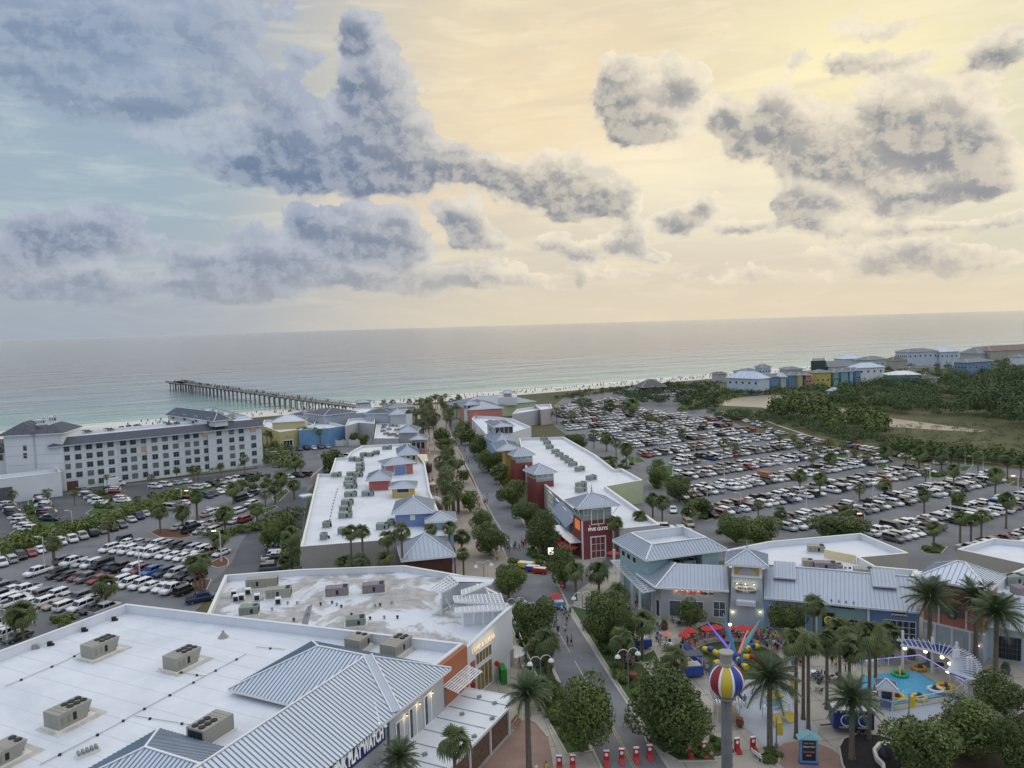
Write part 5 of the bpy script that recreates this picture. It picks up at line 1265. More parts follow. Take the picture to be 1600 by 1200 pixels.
# white flat roof behind the strip
rf=empty('restaurant_back_building',W(1250,900,0),0,'flat white roofed back building with tan walls behind the pastel shops','building')
shell(rf,[W(1136,862,6.6),W(1200,849,6.6),W(1345,836,6.6),W(1419,867,6.6),W(1343,874,6.6),W(1368,888,6.6),W(1434,894,6.6),W(1420,915,6.6),W(1200,893,6.6),W(1140,890,6.6)],6.9,m_tan,m_tpo,ph=1.1)
mb=MB(); a,b=W(1288,870,5.9),W(1337,880,5.9); mb.beam((a.x,a.y,6.5),(b.x,b.y,6.5),.3,1.6); part(mb,'warm_lit_wall',mat('plaster_painted_warm_lit',(.75,.62,.38),.8),rf)  # beige wall; the warm light falling on it is put into its colour
for i,(px,py,lb,L2,m_) in enumerate([(1275,863,'grey unit by the far parapet of the shop roof',3.,m_hvac),(1262,886,'small tan unit beside the left dormer',1.8,m_hvac),(1289,890,'wide dark unit in the middle of the shop roof',3.6,mat('hvac_brown')),(1349,900,'low tan and dark unit left of the right dormer',3.,m_hvac),(1312,888,'tiny box vent on the shop roof',.8,m_hvac),(1440,908,'cream box unit by the salmon tower',2.4,m_cop)]):
    hvac(W(px,py,5.8),-.25,L2,1.8,1.4 if L2>1 else .8,2 if L2>2 else 1,m_,lb,'units on the pastel shop roof',False)
bk=empty('tan_back_building',W(1550,870,0),0,'tan walled flat roofed building beyond the salmon tower','building')
shell(bk,[W(1496,861,6.6),W(1551,844,6.6),W(1760,864,6.6),W(1760,902,6.6),W(1600,884,6.6)],6.9,m_tan,m_tpo)
bk2=empty('white_parapet_building',W(1570,905,0),0,'white parapet building with rooftop units at the right edge behind the salmon tower','building')
shell(bk2,[W(1541,904,7),W(1561,904,7),W(1600,889,7),W(1760,880,7),W(1760,960,7),W(1545,930,7)],7.1,m_tan,m_tpo,ph=1.8)
hvac(W(1583,915,5.4),.1,3.2,2,1.8,2,m_hvacg,'green grey unit at the right picture edge behind the palms','units at the right edge',False)
hvac(W(1597,930,5.4),.1,2.6,2,1.5,2,mat('hvac_brown'),'dark unit right under the green grey one at the picture edge','units at the right edge',False)
# ------- salmon tower
sal=empty('salmon_tower',W(1490,1020,0),0,'salmon pink boarded tower with big metal hip roof and grey ground floor','tower')
SA,SB=W(1441,1011),W(1538,1036); FSa=Face(SA,SB); sl=FSa.L
mb=MB(); taper(FSa,.0,sl,0,4.2,7.,.15,mb); part(mb,'grey_ground_floor',m_grey2,sal)
mb=MB(); FSa.slab(mb,.2,sl-.2,4.2,10.9,-7,.2); part(mb,'salmon_wall',m_salmon,sal)
mb=MB()
for k in range(int(sl/.45)): FSa.slab(mb,.3+k*.45,.36+k*.45,4.3,10.8,.2,.24)
part(mb,'battens',m_salmon,sal,kind='stuff')
mb=MB(); FSa.slab(mb,0,sl,4.1,4.35,-.1,.42)
for f_ in(.22,.5,.78): FSa.slab(mb,sl*f_-.12,sl*f_+.12,0,4.1,.3,.45)
for f_ in(.28,.72): FSa.slab(mb,sl*f_-.1,sl*f_+.1,4.35,7.2,.2,.36)
part(mb,'white_trim',m_trim,sal)
window(sal,FSa,sl*.42,8.6,4.6,2.9,2,2,m_trim,mat('mauve_blind',(.22,.15,.19),.7),.14,'cross_window')
mb=MB(); FSa.slab(mb,sl*.42-2.2,sl*.42+2.2,5.9,7.1,.2,.3); part(mb,'brown_panel',mat('brown_grey_panel',(.17,.14,.14),.7),sal)
mb=MB(); FSa.slab(mb,sl*.5-1.5,sl*.5+1.5,.05,3.1,.3,.42); part(mb,'door_frame',m_grey2,sal)
window(sal,FSa,sl*.5,1.5,2.4,2.8,2,1,m_grey2,m_dark,.1,'double_door')
for f_,m_ in((.14,1),(.93,1)):
    p=FSa.p(sl*f_,2.6,.6); bulb(sal,p,.12); real_light(p,6,(1,.6,.4))
q=FSa.p(sl*.5,6.1,.4); mb=MB(); mb.tube(q-FSa.n*.1,q+FSa.n*.1,.7,n=14); part(mb,'round_emblem',m_slate,sal)
lettering(sal,FSa,'*',sl*.5,5.8,1.4,m_cop,.55,.03,name='emblem_star')
zp=hgt(1492,877,FSa.p(sl*.48,0,-3.5))
hiproof(sal,FSa.p(.2,0,0),FSa.p(sl-.2,0,0),6.8,10.9,zp,.9,rm=m_seamw,sm=m_rib,pitch=.7)
rg=empty('grey_end_shop',W(1600,1010,0),0,'grey shop with low metal roof and dark glass at the right edge','building')
ga,gb=W(1542,1028),W(1700,1052); FG=Face(ga,gb)
mb=MB(); FG.slab(mb,0,FG.L,0,5.2,-.5,0); part(mb,'wall',m_grey2,rg)
mf=MB();ms=MB(); seamface(mf,ms,[FG.p(-.2,5.1,.9),FG.p(FG.L,5.1,.9),FG.p(FG.L,8.2,-5),FG.p(-.2,8.2,-5)],.8); part(mf,'roof',m_seam,rg); part(ms,'standing_seams',m_rib,rg,kind='stuff')
wpx(rg,FG,1560,994,1594,1032,6,4,m_slate,m_dark,'garage_window')
mb=MB(); FG.slab(mb,0,FG.L,4.9,5.15,-.2,1.); part(mb,'fascia',m_trim,rg)
# ---------------------------------------------------------------- red tower and the long block behind it
fg=empty('red_tower',W(935,873,0),0,'dark red corner tower with glazed lantern and white lettered sign','tower')
FA_,FB2=W(911,874),W(957,869); FF=Face(FA_,FB2); fl=FF.L; fd=6.
mb=MB(); taper(FF,-.15,fl+.35,0,8.3,fd,.12,mb); part(mb,'red_wall',m_red,fg)
mb=MB()
for k in range(40): FF.slab(mb,0,fl,.2+k*.2,.23+k*.2,.3,.36)
part(mb,'siding_laps',m_red,fg,kind='stuff')
mb=MB(); FF.slab(mb,.1,fl-.1,8.3,11.4,-fd+.3,.15); part(mb,'lantern',mat('green_grey_panel',(.30,.36,.34),.7),fg)
for f_ in (-.12,fl+.08):
    mb=MB(); FF.slab(mb,f_-.1,f_+.14,0,8.3,.0,.4); part(mb,'corner_board',m_trim,fg)
window(fg,FF,fl*.5,9.0,2.6,3.0,2,1,m_trim,m_wing,.2,'lantern_window',dep=.45)
for f_ in(.12,.88): window(fg,FF,fl*f_,10.2,.9,1.4,1,2,m_trim,m_wing,.08,'side_window',dep=.3)
window(fg,FF,fl*.5,2.4,3.0,4.4,3,3,m_trim,mat('warm_shop_glass',(.12,.08,.07),.2,var=.6,vs=1.5),.25,'shop_front',dep=.5)
lettering(fg,FF,'FIVE GUYS',fl*.5,6.35,.95,m_sgn,.45,.06,sx=1.,bold=.025)
for k in range(3): 
    mb=MB(); p=FF.p(fl*(.2+.3*k),7.35,1.); mb.beam(FF.p(fl*(.2+.3*k),7.5,.3),p,.05,.05); mb.tube(p,p-V3((0,0,.2)),.06,.16,8); part(mb,'sign_lamp',m_trim,fg)
FSd=Face(FF.p(-.15,0,-fd),FF.p(-.15,0,.3))
window(fg,FSd,fd*.55,10.,3.2,1.6,3,1,m_trim,m_wing,.1,'side_window')
mb=MB(); FSd.slab(mb,2.2,5.2,6.0,8.,.05,.2); part(mb,'side_sign',mat('orange_red_sign',(.55,.14,.05),.5,emit=(1,.3,.1),es=.25),fg)
cc=FF.p(fl*.5,0,-fd*.5); zp=hgt(927,768,cc)
hiproof(fg,FF.p(0,0,0),FF.p(fl,0,0),fd-.2,11.4,zp-.3,1.4,rm=m_seam,sm=m_rib,pitch=.5)
mb=MB(); mb.lathe((cc.x,cc.y,zp-.5),[(.5,0),(.2,.5),(.05,2.)],8); part(mb,'finial',m_seam,fg)
mb=MB()
for f_ in(-.2,fl+.2): mb.beam(FF.p(f_,9.2,0),FF.p(f_+(-1.1 if f_<0 else 1.1),11.1,.9),.12,.12); 
part(mb,'bracket',m_trim,fg)
mb=MB(); a,b=FSd.p(-6,0,0),FSd.p(fd,0,0); FSd.slab(mb,-9,fd-.2,3.6,3.75,0,2.6); 
for k in range(5): q=FSd.p(-8.5+k*3.4,0,2.4); mb.box((q.x,q.y,1.8),(.16,.16,3.6))
part(mb,'side_awning',m_seamw,fg)
lb=empty('long_right_block',W(900,760,0),0,'long white roofed block with units in a line right of the street','building')
LB=[W(a,b,6.) for a,b in((811,686),(881,684),(930,712),(960,735),(972,734),(1004,752),(947,762),(1031,822),(968,829),(955,806),(910,806),(895,796),(856,764),(822,735))]
shell(lb,LB,6.3,m_grey,m_tpo,ph=.8,pt=.5)
fy=Face(flat(W(947,762,6.)),flat(W(1004,752,6.))); mb=MB(); fy.slab(mb,0.02,fy.L-.02,0,6.2,-.12,.13); part(mb,'yellow_end_wall',m_lime,lb)
fs_=Face(flat(W(856,764,6.)),flat(W(905,818,6.)))
for k in range(4): 
    mb=MB(); L4=fs_.L/4; fs_.slab(mb,k*L4+.1,(k+1)*L4-.1,0,6.0,.02,.25); part(mb,'shop_front',(m_lime,m_blue,m_lblue,m_orange)[k],lb); window(lb,fs_,(k+.5)*L4,2.3,L4*.6,3.,3,2,m_trim,m_win,.12,'shop_window',dep=.4); window(lb,fs_,(k+.5)*L4,5.4,L4*.4,1.2,2,1,m_trim,m_win,.1,'upper_window',dep=.4)
mf=MB();ms=MB(); seamface(mf,ms,[fs_.p(fs_.L*.45,4.4,2.4),fs_.p(fs_.L*.92,4.4,2.4),fs_.p(fs_.L*.92,6.5,-.3),fs_.p(fs_.L*.45,6.5,-.3)],.6); part(mf,'canopy_roof',m_seam,lb); part(ms,'standing_seams',m_rib,lb,kind='stuff')
for i,(px,py) in enumerate([(850,689),(855,695),(859,702),(868,709),(874,714),(882,719),(889,724),(895,729),(906,737),(924,751),(908,762),(908,770)]):
    hvac(W(px,py,5.5),R(40),2.8 if i>7 else 2.3,1.8,1.5,2 if i>7 else 1,m_hvacg,f'green grey unit, {ordn(i+1)} from the far end of the long right roof','line of units on the long right roof',False)
def hipbox(name,label,fl_,fr_,ape,ze,wall,zb=0.,dep=None,back=None,over=.8,rm=None,wins=None,cat='building',par=None,group=None,pitch=.7,z0=0.,bandm=None):
    """small hip-roofed tower: front-left / front-right eave pixels, apex pixel"""
    A_,B_=W(*fl_,ze),W(*fr_,ze); A_.z=B_.z=0
    e=(B_-A_).normalized(); n=V3((-e.y,e.x,0)); w=(B_-A_).length
    if dep is None: dep=(flat(W(*back,ze))-B_).dot(n)
    A2=A_+e*over+n*over; B2=B_-e*over+n*over; d2=max(1.5,dep-2*over)
    c=(A2+B2)/2+n*d2/2; t=par or empty(name,(c.x,c.y,0),0,label,cat,group)
    zp=hgt(ape[0],ape[1],c); hiproof(t,A2,B2,d2,ze,zp,over,rm=rm or m_seam,sm=m_rib,pitch=pitch)
    P=[A2,B2,B2+n*d2,A2+n*d2]; mb=MB(); mb.prism(P,z0,ze-.2,top=False); part(mb,'wall',wall,t)
    if bandm: mb=MB(); fcx=Face(A2,B2); fcx.slab(mb,0,fcx.L,ze-2.4,ze-.3,.0,.1); part(mb,'upper_band',bandm,t)
    f=Face(A2,B2)
    if wins:
        nw,z,ww,hh,gm=wins
        for k in range(nw): window(t,f,f.L*(k+.5)/nw,z,ww,hh,1,1,m_trim,gm,.1,'window',dep=.18)
        fsd=Face(P[3],P[0])
        for k in range(nw): window(t,fsd,fsd.L*(k+.5)/nw,z,min(ww,fsd.L/nw*.6),hh,1,1,m_trim,gm,.1,'window',dep=.18)
    return t
hipbox('lantern_tower','grey hip roofed tower with red base, nearer of two right of the street',(835,741),(871,737),(852,724),9.6,m_red,back=(869,728),wins=(3,8.6,1.3,1.0,m_wing),bandm=mat('green_grey_panel'))
hipbox('lantern_tower','small grey hip roofed tower with green windows beyond the larger red based one',(803,713),(837,710),(820,699),9.6,m_red,back=(834,705),wins=(3,8.7,1.2,.9,m_wing),bandm=mat('green_grey_panel'))
hipbox('yellow_post_pavilion','blue grey hip roof on a tall mustard yellow post beside the street trees',(776,704),(816,702),(790,690),10.5,mat('mustard_panel'),back=(808,690),over=3.2)
hipbox('colonnade_tower','white colonnaded tower with grey hip roof above the blue roofs',(771,667),(805,665),(788,658),13.,m_white,back=(802,656),wins=(4,11.4,1.6,2.4,m_win))
hipbox('blue_roof_shop','blue roofed low shop in front of the colonnaded tower',(775,692),(804,690),(787,674),8.5,m_lblue,back=(801,678))
sb=empty('white_street_block',W(760,665,0),0,'white shop block with sloping blue grey roofs right of the far street','building')
shell(sb,[W(737,655,6),W(742,650,6),W(775,652,6),W(800,655,6),W(830,668,6),W(803,676,6),W(770,690,6)],6.2,m_white,m_tpo)
hipbox('salmon_roof_restaurant','salmon walled restaurant with grey dormered hip roof near the beach',(731,640),(787,637),(757,625),9.5,mat('salmon_wall',(.52,.22,.17),.8),back=(775,628),wins=(3,11,.01,.01,m_win))
dr=hipbox('dormer_house','white dormer with three dark windows on the salmon restaurant roof',(729,633),(750,631),(738,627),11.5,m_white,dep=5.,wins=(3,10.3,1.6,1.8,m_dark))
cu=hipbox('beach_pavilion','wide low grey hip roofed beach pavilion with a cupola',(722,636),(838,627),(780,618),7.,m_lime,dep=26.)
m_cup=mat('cupola_pink',(.55,.38,.36),.8); cb=V3((-6.5,421,0))
hiproof(cu,cb+V3((1.5,1.5,0)),cb+V3((6.5,1.5,0)),5,12.6,14.4,1.,rm=m_seam,pitch=1.,name='cupola_roof')
mb=MB(); mb.prism([cb+V3((1.9,1.9,0)),cb+V3((6.1,1.9,0)),cb+V3((6.1,6.1,0)),cb+V3((1.9,6.1,0))],7,12.4,top=False); part(mb,'cupola_wall',m_cup,cu)
mb=MB(); mb.prism([cb+V3((-1,-1,0)),cb+V3((9,-1,0)),cb+V3((9,9,0)),cb+V3((-1,9,0))],6,10.4); part(mb,'stepped_base',m_par,cu)
gb_=empty('grey_service_building',W(830,655,0),0,'long grey windowless service building beyond the white shops','building')
shell(gb_,[W(800,648,7),W(808,640,7),W(861,632,7),W(862,640,7),W(850,640,7)],7.2,m_grey,m_tpo)
wl=empty('pale_wall_building',W(840,640,0),0,'pale end block with pinkish wall beside the big car park','building')
shell(wl,[W(845,641,7.5),W(863,639,7.5),W(860,632,7.5),W(836,633,7.5)],7.7,mat('pink_grey_wall',(.50,.43,.42),.8),m_tpo)
# ---------------------------------------------------------------- left side of the street
ld=empty('long_left_block',W(580,760,0),0,'long stepped white roofed block with many rooftop units left of the promenade','building')
LD=[W(470,856,7.5),W(497,742,7.5),W(516,742,7.5),W(524,717,7.5),W(542,716,7.5),W(548,707,7.5),W(566,697,7.5),W(640,694,7.5),W(664,725,7.5),W(672,770,7.5),W(690,812,7.5),W(700,838,7.5)]
shell(ld,LD,7.7,mat('warm_grey_wall',(.34,.325,.30),.85,var=.05),m_tpo,ph=.7)
rr=random.Random(9); 
for i,(px,py,L2) in enumerate([(551,745,3.4),(548,753,3.2),(547,760,3.4),(549,764,3.0),(548,777,3.0),(543,790,2.8),(540,800,2.8),(540,810,3.0),(575,776,3.0),(526,746,2.8),(560,746,2.6),(563,731,2.6),(563,737,2.4),(562,722,2.6),(551,721,2.4),(579,714,2.2),(588,711,2.2),(605,703,3.2),(568,714,2.2),(538,835,2.4),(598,828,2.6),(611,822,1.4),(506,844,1.4),(511,825,1.6)]):
    hvac(W(px,py,6.9),rr.choice((0,.1)),L2,1.9,1.5,2 if L2>2.5 else 1,m_hvacg,f'green grey unit, {ordn(i+1)} met walking the long left roof from the middle','units on the long left roof',False)
pipe_run([(528,763),(520,790),(515,815)],3.,'roof_pipe','thin pipe along the left side of the long left roof',6.95)
hipbox('blue_tower_house','blue walled roof house with wide hip roof near the palms on the long left block',(611,803),(677,800),(642,776),10.2,m_blue,back=(675,781),wins=(1,9,.9,.9,m_trim))
hipbox('column_tower','pale blue columned tower with pyramid roof at the front corner of the left block',(664,816),(714,813),(687,799),9.,m_lblue,back=(710,800),wins=(2,5,1.0,5.,m_grey))
hipbox('yellow_roof_house','small mustard yellow roof house on the left block',(607,763),(651,761),(629,751),9.8,mat('mustard_panel'),back=(650,752),wins=(1,8.9,3.,1.,m_dark))
hipbox('red_roof_house','brick red roof house with grey hip roof on the left block',(571,751),(612,749),(590,735),10.,mat('brick_red_wall',(.42,.13,.11),.8),back=(612,738))
hipbox('striped_roof_house','roof house with red stripes round a blue panel on the left block',(601,727),(650,722),(622,714),10.5,mat('red_stripe_wall',(.40,.16,.14),.8),back=(645,715),wins=(1,8.2,3.4,3.,m_blue))
hipbox('orange_roof_house','roof house with ochre wall at the far end of the left block',(620,711),(655,709),(636,695),10.3,mat('ochre_wall',(.45,.33,.15),.8),back=(653,699),wins=(3,9,1.,1.4,m_dark))
hipbox('teal_kiosk','dark teal canopy wall behind the boarded pavilion',(628,842),(672,834),(650,832),6.,mat('dark_teal',(.06,.14,.13),.6),dep=3.,over=.2,rm=mat('dark_teal'))
mk=empty('market_canopy',W(660,735,0),0,'cream flat canopy over dark market stalls beside the promenade','canopy')
P=[W(651,722,5),W(669,721,5),W(667,710,5),W(651,710,5)]; mb=MB(); mb.prism(P,4.8,5.1,bottom=True); part(mb,'canopy',mat('cream_canvas',(.72,.66,.52),.8),mk)
for p in P: mb=MB(); mb.box((p.x,p.y,2.4),(.25,.25,4.8)); part(mb,'post',m_slate,mk)
mb=MB(); c_=cent(P); mb.box((c_.x,c_.y+1,1.2),(6,5,2.4)); part(mb,'stall',m_brown,mk)
nb_=empty('small_white_roof_shop',W(615,690,0),0,'small white roofed grey shop cluttered with vents beyond the long block','building')
shell(nb_,[W(585,686,6.5),W(623,686,6.5),W(640,660,6.5),W(588,663,6.5)],6.7,m_grey,m_tpo,ph=.5)
rr=random.Random(3)
for i in range(14):
    px,py=590+rr.random()*34,666+rr.random()*17; hvac(W(px,py,6.2),rr.random(),1.+rr.random()*1.4,1.2,1.0,1,m_hvac if i%2 else mat('hvac_brown'),f'small vent box, {ordn(i+1)} in the cluster on the small white roof','vent boxes on the small white roof',False)
hipbox('street_corner_house','blue grey hip roofed house on the small white roof shop',(619,676),(652,675),(636,664),9.,m_grey,back=(648,668))
hipbox('street_corner_house','hip roofed glazed corner house with terracotta base by the promenade',(639,687),(667,686),(653,679),7.5,mat('terracotta_wall',(.40,.21,.17),.8),back=(664,680),wins=(3,5,1.4,2.6,m_win))
tl=empty('white_chimney',W(640,668,0),0,'white chimney tower with dark cap above the small shop roofs','chimney'); q=W(640,676,4); mb=MB(); mb.box((q.x,q.y,6.5),(2.4,2.4,13.)); part(mb,'shaft',m_white,tl); mb=MB(); mb.box((q.x,q.y,12.9),(2.9,2.9,.5)); mb.box((q.x,q.y,13.6),(2.,2.,.9)); part(mb,'cap',m_slate,tl)
yb=empty('yellow_store',W(450,690,0),0,'yellow walled store with white roof and low hip roof behind the hotel','building')
shell(yb,[W(410,666,8),W(413,657,8),W(468,655,8),W(490,664,8),W(467,672,8),W(437,676,8)],8.2,m_yel,m_tpo)
fyb=Face(flat(W(437,676,8)),flat(W(467,672,8))); window(yb,fyb,fyb.L*.4,2.2,4,4.,3,1,m_trim,m_dark,.3,'entrance'); lettering(yb,fyb,'SHELL',fyb.L*.4,6.,1.3,mat('pale_gold',(.6,.52,.3),.5),.12,.05)
hipbox('store_roof','pale hip roof with yellow band on top of the yellow store',(422,660),(478,657),(458,648),10.6,m_yel,dep=12.,rm=m_seamw)
bb=empty('blue_store',W(510,685,0),0,'bright blue walled store with white roof beside the yellow store','building')
shell(bb,[W(467,673,8),W(490,664,8),W(494,655,8),W(539,666,8),W(513,670,8)],8.2,mat('bright_blue_wall',(.16,.31,.50),.8),m_tpo)
gw=empty('grey_cinema_wall',W(560,680,0),0,'big plain grey walled block between the blue store and the white roofs','building')
shell(gw,[W(539,667,8.5),W(560,661,8.5),W(585,663,8.5),W(586,652,8.5),W(545,655,8.5)],8.7,m_grey,m_tpo)
gh=empty('far_grey_block',W(555,660,0),0,'wide grey block with white parapet and dark hip roofs near the pier','building')
shell(gh,[W(507,652,9),W(540,648,9),W(574,645,9),W(612,650,9),W(640,644,9),W(636,640,9),W(570,638,9),W(508,644,9)],9.2,m_grey,m_tpo,ph=.5)
hipbox('dark_roof_hall','long dark grey hip roof left of the blue tower near the pier',(506,649),(560,643),(532,636),11.5,m_grey2,dep=20.,rm=m_slate)
hipbox('dark_roof_hall','dark grey hip roof right of the blue tower near the promenade',(568,646),(612,645),(590,637),11.5,m_grey2,dep=14.,rm=m_slate)
hipbox('dark_roof_hall','blue grey hip roof with white eaves nearest the promenade palms',(608,648),(640,646),(624,638),11.,m_grey,dep=12.)
hipbox('blue_tower','pale blue tower with cap roof in front of the sea by the pier',(553,629),(580,628),(567,624.5),11.,m_grey2,dep=9.,wins=(4,8.,1.4,3.4,m_trim),over=1.)
hipbox('yellow_green_hall','low grey brown hip roof over a yellow green wall near the beach palms',(606,637.5),(650,634.5),(628,629.5),9.,m_lime,dep=16.,rm=mat('brown_grey_roof',(.33,.30,.29),.7))
hipbox('low_beach_house','low blue grey roofed beach house left of the pier root',(474,650),(500,647),(487,643),7.,m_grey2,dep=14.,rm=m_slate)
# retaining wall and hedge wall near the end of the left block
rw=empty('retaining_wall',W(490,745,0),0,'low grey wall at the end of the left block','wall'); mb=MB(); mb.beam(W(486,757)+V3((0,0,1.2)),W(510,735)+V3((0,0,1.2)),.4,2.4); part(mb,'wall',m_grey,rw)
rw=empty('garden_wall',W(560,696,0),0,'low pale wall with piers in front of the big grey block','wall')
for k in range(6): 
    a,b=W(525+k*11,697-k*.3),W(536+k*11,696.7-k*.3); mb=MB(); mb.beam(a+V3((0,0,1.2)),b+V3((0,0,1.2)),.3,2.4); part(mb,'panel',m_cop,rw); mb=MB(); mb.box((a.x,a.y,1.4),(.7,.7,2.8)); part(mb,'pier',m_cop,rw)
sg=empty('flat_awning',W(478,778,0),0,'small flat white awning with blue front on the side of the left block','canopy'); mb=MB(); a,b=W(470,776,5.5),W(488,773,5.5); mb.beam(a,b,3.,.4); part(mb,'awning_roof',m_tpo,sg); mb=MB(); mb.beam(W(471,777,4.2),W(481,776,4.2),.3,2.2); part(mb,'front_panel',m_lblue,sg)
# ---------------------------------------------------------------- street furniture and plaza
m_pole=mat('pole_white',(.62,.62,.60),.5); m_poleg=mat('pole_grey_blue',(.20,.25,.32),.5,.2); m_fabric_red=mat('red_canvas',(.50,.045,.04),.8,var=.08); m_fabric_sal=mat('salmon_canvas',(.62,.28,.19),.8); m_fabric_w=mat('white_canvas',(.80,.80,.77),.8)
m_wood=mat('bench_wood',(.30,.13,.07),.8,var=.2,vs=2); m_pot=mat('terracotta_pot',(.22,.075,.05),.7)
m_yplast=mat('yellow_plastic',(.72,.52,.06),.35); m_bplast=mat('blue_plastic',(.03,.07,.32),.35); m_rplast=mat('red_plastic',(.42,.03,.03),.4); m_gplast=mat('green_plastic',(.06,.42,.14),.4); m_wplast=mat('white_plastic',(.78,.79,.8),.35)
# beach-ball water tower: it stands below the frame, its ball rises into view
bp_=W(1137,1330); ball_z=hgt(1133,1062,bp_); rb=27.2/F*depth(bp_+V3((0,0,ball_z)))
bt=empty('beach_ball_tower',bp_,0,'beach ball globe with red, yellow and blue panels on a grey column','tower')
mb=MB(); mb.tube((0,0,0),(0,0,ball_z-rb*.95),.52,.50,20); o=mb.build('column',mat('column_grey',(.14,.14,.145),.75,var=.2,vs=1.),bt,True)
mb=MB(); mb.lathe((0,0,ball_z-rb),[(.62,-.25),(.85,-.1),(.9,.05),(.6,.12)],24); mb.build('lower_collar',m_hvac,bt)
mb=MB(); mb.lathe((0,0,ball_z+rb*.93),[(.75,-.05),(.72,.15),(.56,.2),(.56,1.0),(.7,1.05),(.68,1.18),(.2,1.2)],24); mb.build('top_drum',m_hvac,bt)
pcol=[m_wplast,mat('panel_red',(.25,.02,.025),.45,bump=.004,bs=12),m_wplast,mat('panel_yellow',(.62,.46,.05),.45,bump=.004,bs=12),m_wplast,mat('panel_blue',(.03,.05,.30),.45,bump=.004,bs=12)]
toC=math.atan2(-bp_.y,-bp_.x)
for k in range(8):
    wide=k%1==0
    c_=[1,3,5,1,3,5,1,3][k]; t0=toC+R(-22.5+45*(k-1))+.02; t1=t0+R(45)
    for (u0,u1,mm,nm,pr) in((t0+R(4.5),t1-R(4.5),pcol[{0:5,1:3,2:1,3:5,4:3,5:1,6:5,7:3}[k]] if 0 else pcol[{1:3,0:1,2:5,3:1,4:3,5:5,6:1,7:5}[k]],'coloured_panel',0.),(t1-R(4.5),t1+R(4.5),m_wplast,'white_stripe',.025)):
        mb=MB(); ns=6 if nm[0]=='c' else 3; nl=14; vs=[]
        for i in range(nl+1):
            ph=-PI/2+PI*i/nl
            for j in range(ns+1):
                tt=u0+(u1-u0)*j/ns; rr_=(rb+pr)*math.cos(ph); vs.append((rr_*math.cos(tt),rr_*math.sin(tt),ball_z+(rb+pr)*math.sin(ph)))
        mb.add(vs,[(i*(ns+1)+j,i*(ns+1)+j+1,(i+1)*(ns+1)+j+1,(i+1)*(ns+1)+j) for i in range(nl) for j in range(ns)]); mb.build(nm,mm,bt,True)
# swing ride with four lit arms over a turf ring
hub=W(1152,1036)
ride=empty('swing_ride',hub,0,'amusement ride with four lit raised arms and padded blue and yellow tubes','ride')
disc('turf_ring',1152,1031,6.4,m_grass,.10)
mb=MB(); mb.lathe((0,0,0),[(1.3,0),(1.3,.35),(.7,.6),(.5,1.3),(.3,1.5)],14); mb.build('hub',m_bplast,ride)
armm=[((1106,973),mat('arm_purple',(.15,.08,.5),.4,emit=(.28,.16,1.),es=.45),'violet lit arm'),((1130,958),mat('arm_blue',(.08,.24,.42),.4,emit=(.2,.5,.9),es=.05),'pale blue arm'),((1168,984),mat('arm_red',(.6,.15,.12),.4,emit=(1,.25,.2),es=.35),'red arm'),((1187,969),mat('arm_cyan',(.12,.36,.42),.4,emit=(.3,.8,.8),es=.06),'turquoise arm')]
for i,((ax,ay),m_,lb) in enumerate(armm):
    yy=hub.y+(1.5,2.2,.5,.8)[i]; d=ray(ax,ay); t=yy/d.y; tip=V3((d.x*t,yy,H+d.z*t))-hub; 
    b0=V3((tip.x*.12,tip.y*.3,1.2)); mb=MB(); mid=b0.lerp(tip,.42)
    mb.tube(b0,mid,.16 if i!=1 else .25,.36 if i in(1,3) else .17,8); mb.tube(mid,tip,.34 if i in(1,3) else .17,.07,8); o=mb.build('arm',m_,ride); o['label']=lb
for k,(ax,ay,a0) in enumerate([(1114,1026,2.2),(1172,1020,.6),(1174,1036,-.5),(1158,1042,-1.4),(1130,1040,3.6)]):
    p=W(ax,ay)-hub; t=PI/2; d=V3((math.cos(a0),math.sin(a0),0)); q=p-d*1.1
    for j in range(3):
        mb=MB(); a=q+d*(j*.95)+V3((0,0,.75+.25*(j==1))); mb.tube(a,a+d*.9+V3((0,0,.1*(1-j))),.42,n=10); o=mb.build('padded_tube',(m_yplast,m_bplast,m_yplast)[j] if k!=2 else (m_yplast,m_rplast,m_rplast)[j],ride)
ringf=empty('ring_fence',W(1152,1012),0,'curved pink and white railing round the ride','fence')
def arc_pts(px,py,r,a0,a1,n): c=W(px,py); return [V3((c.x+r*math.cos(a0+(a1-a0)*k/n),c.y+r*math.sin(a0+(a1-a0)*k/n),0)) for k in range(n+1)]
rp=arc_pts(1152,1031,7.6,R(-15),R(200),30)
for a,b in zip(rp[:-1],rp[1:]):
    mb=MB(); mb.beam(a+V3((0,0,1.05)),b+V3((0,0,1.05)),.08,.08); mb.beam(a+V3((0,0,.55)),b+V3((0,0,.55)),.04,.5); part(mb,'railing_panel',mat('pink_rail',(.55,.30,.30),.6),ringf)
for a in rp[::2]: mb=MB(); mb.box((a.x,a.y,.55),(.08,.08,1.1)); part(mb,'post',m_trim,ringf)
rp2=arc_pts(1152,1031,9.3,R(20),R(160),26); mb=MB()
for a,b in zip(rp2[:-1],rp2[1:]): mb.beam(a+V3((0,0,.25)),b+V3((0,0,.25)),.35,.5)
sw=empty('seat_wall',W(1152,1005),0,'low curved concrete seat wall behind the ride','wall'); part(mb,'seat_wall_body',m_conc,sw)
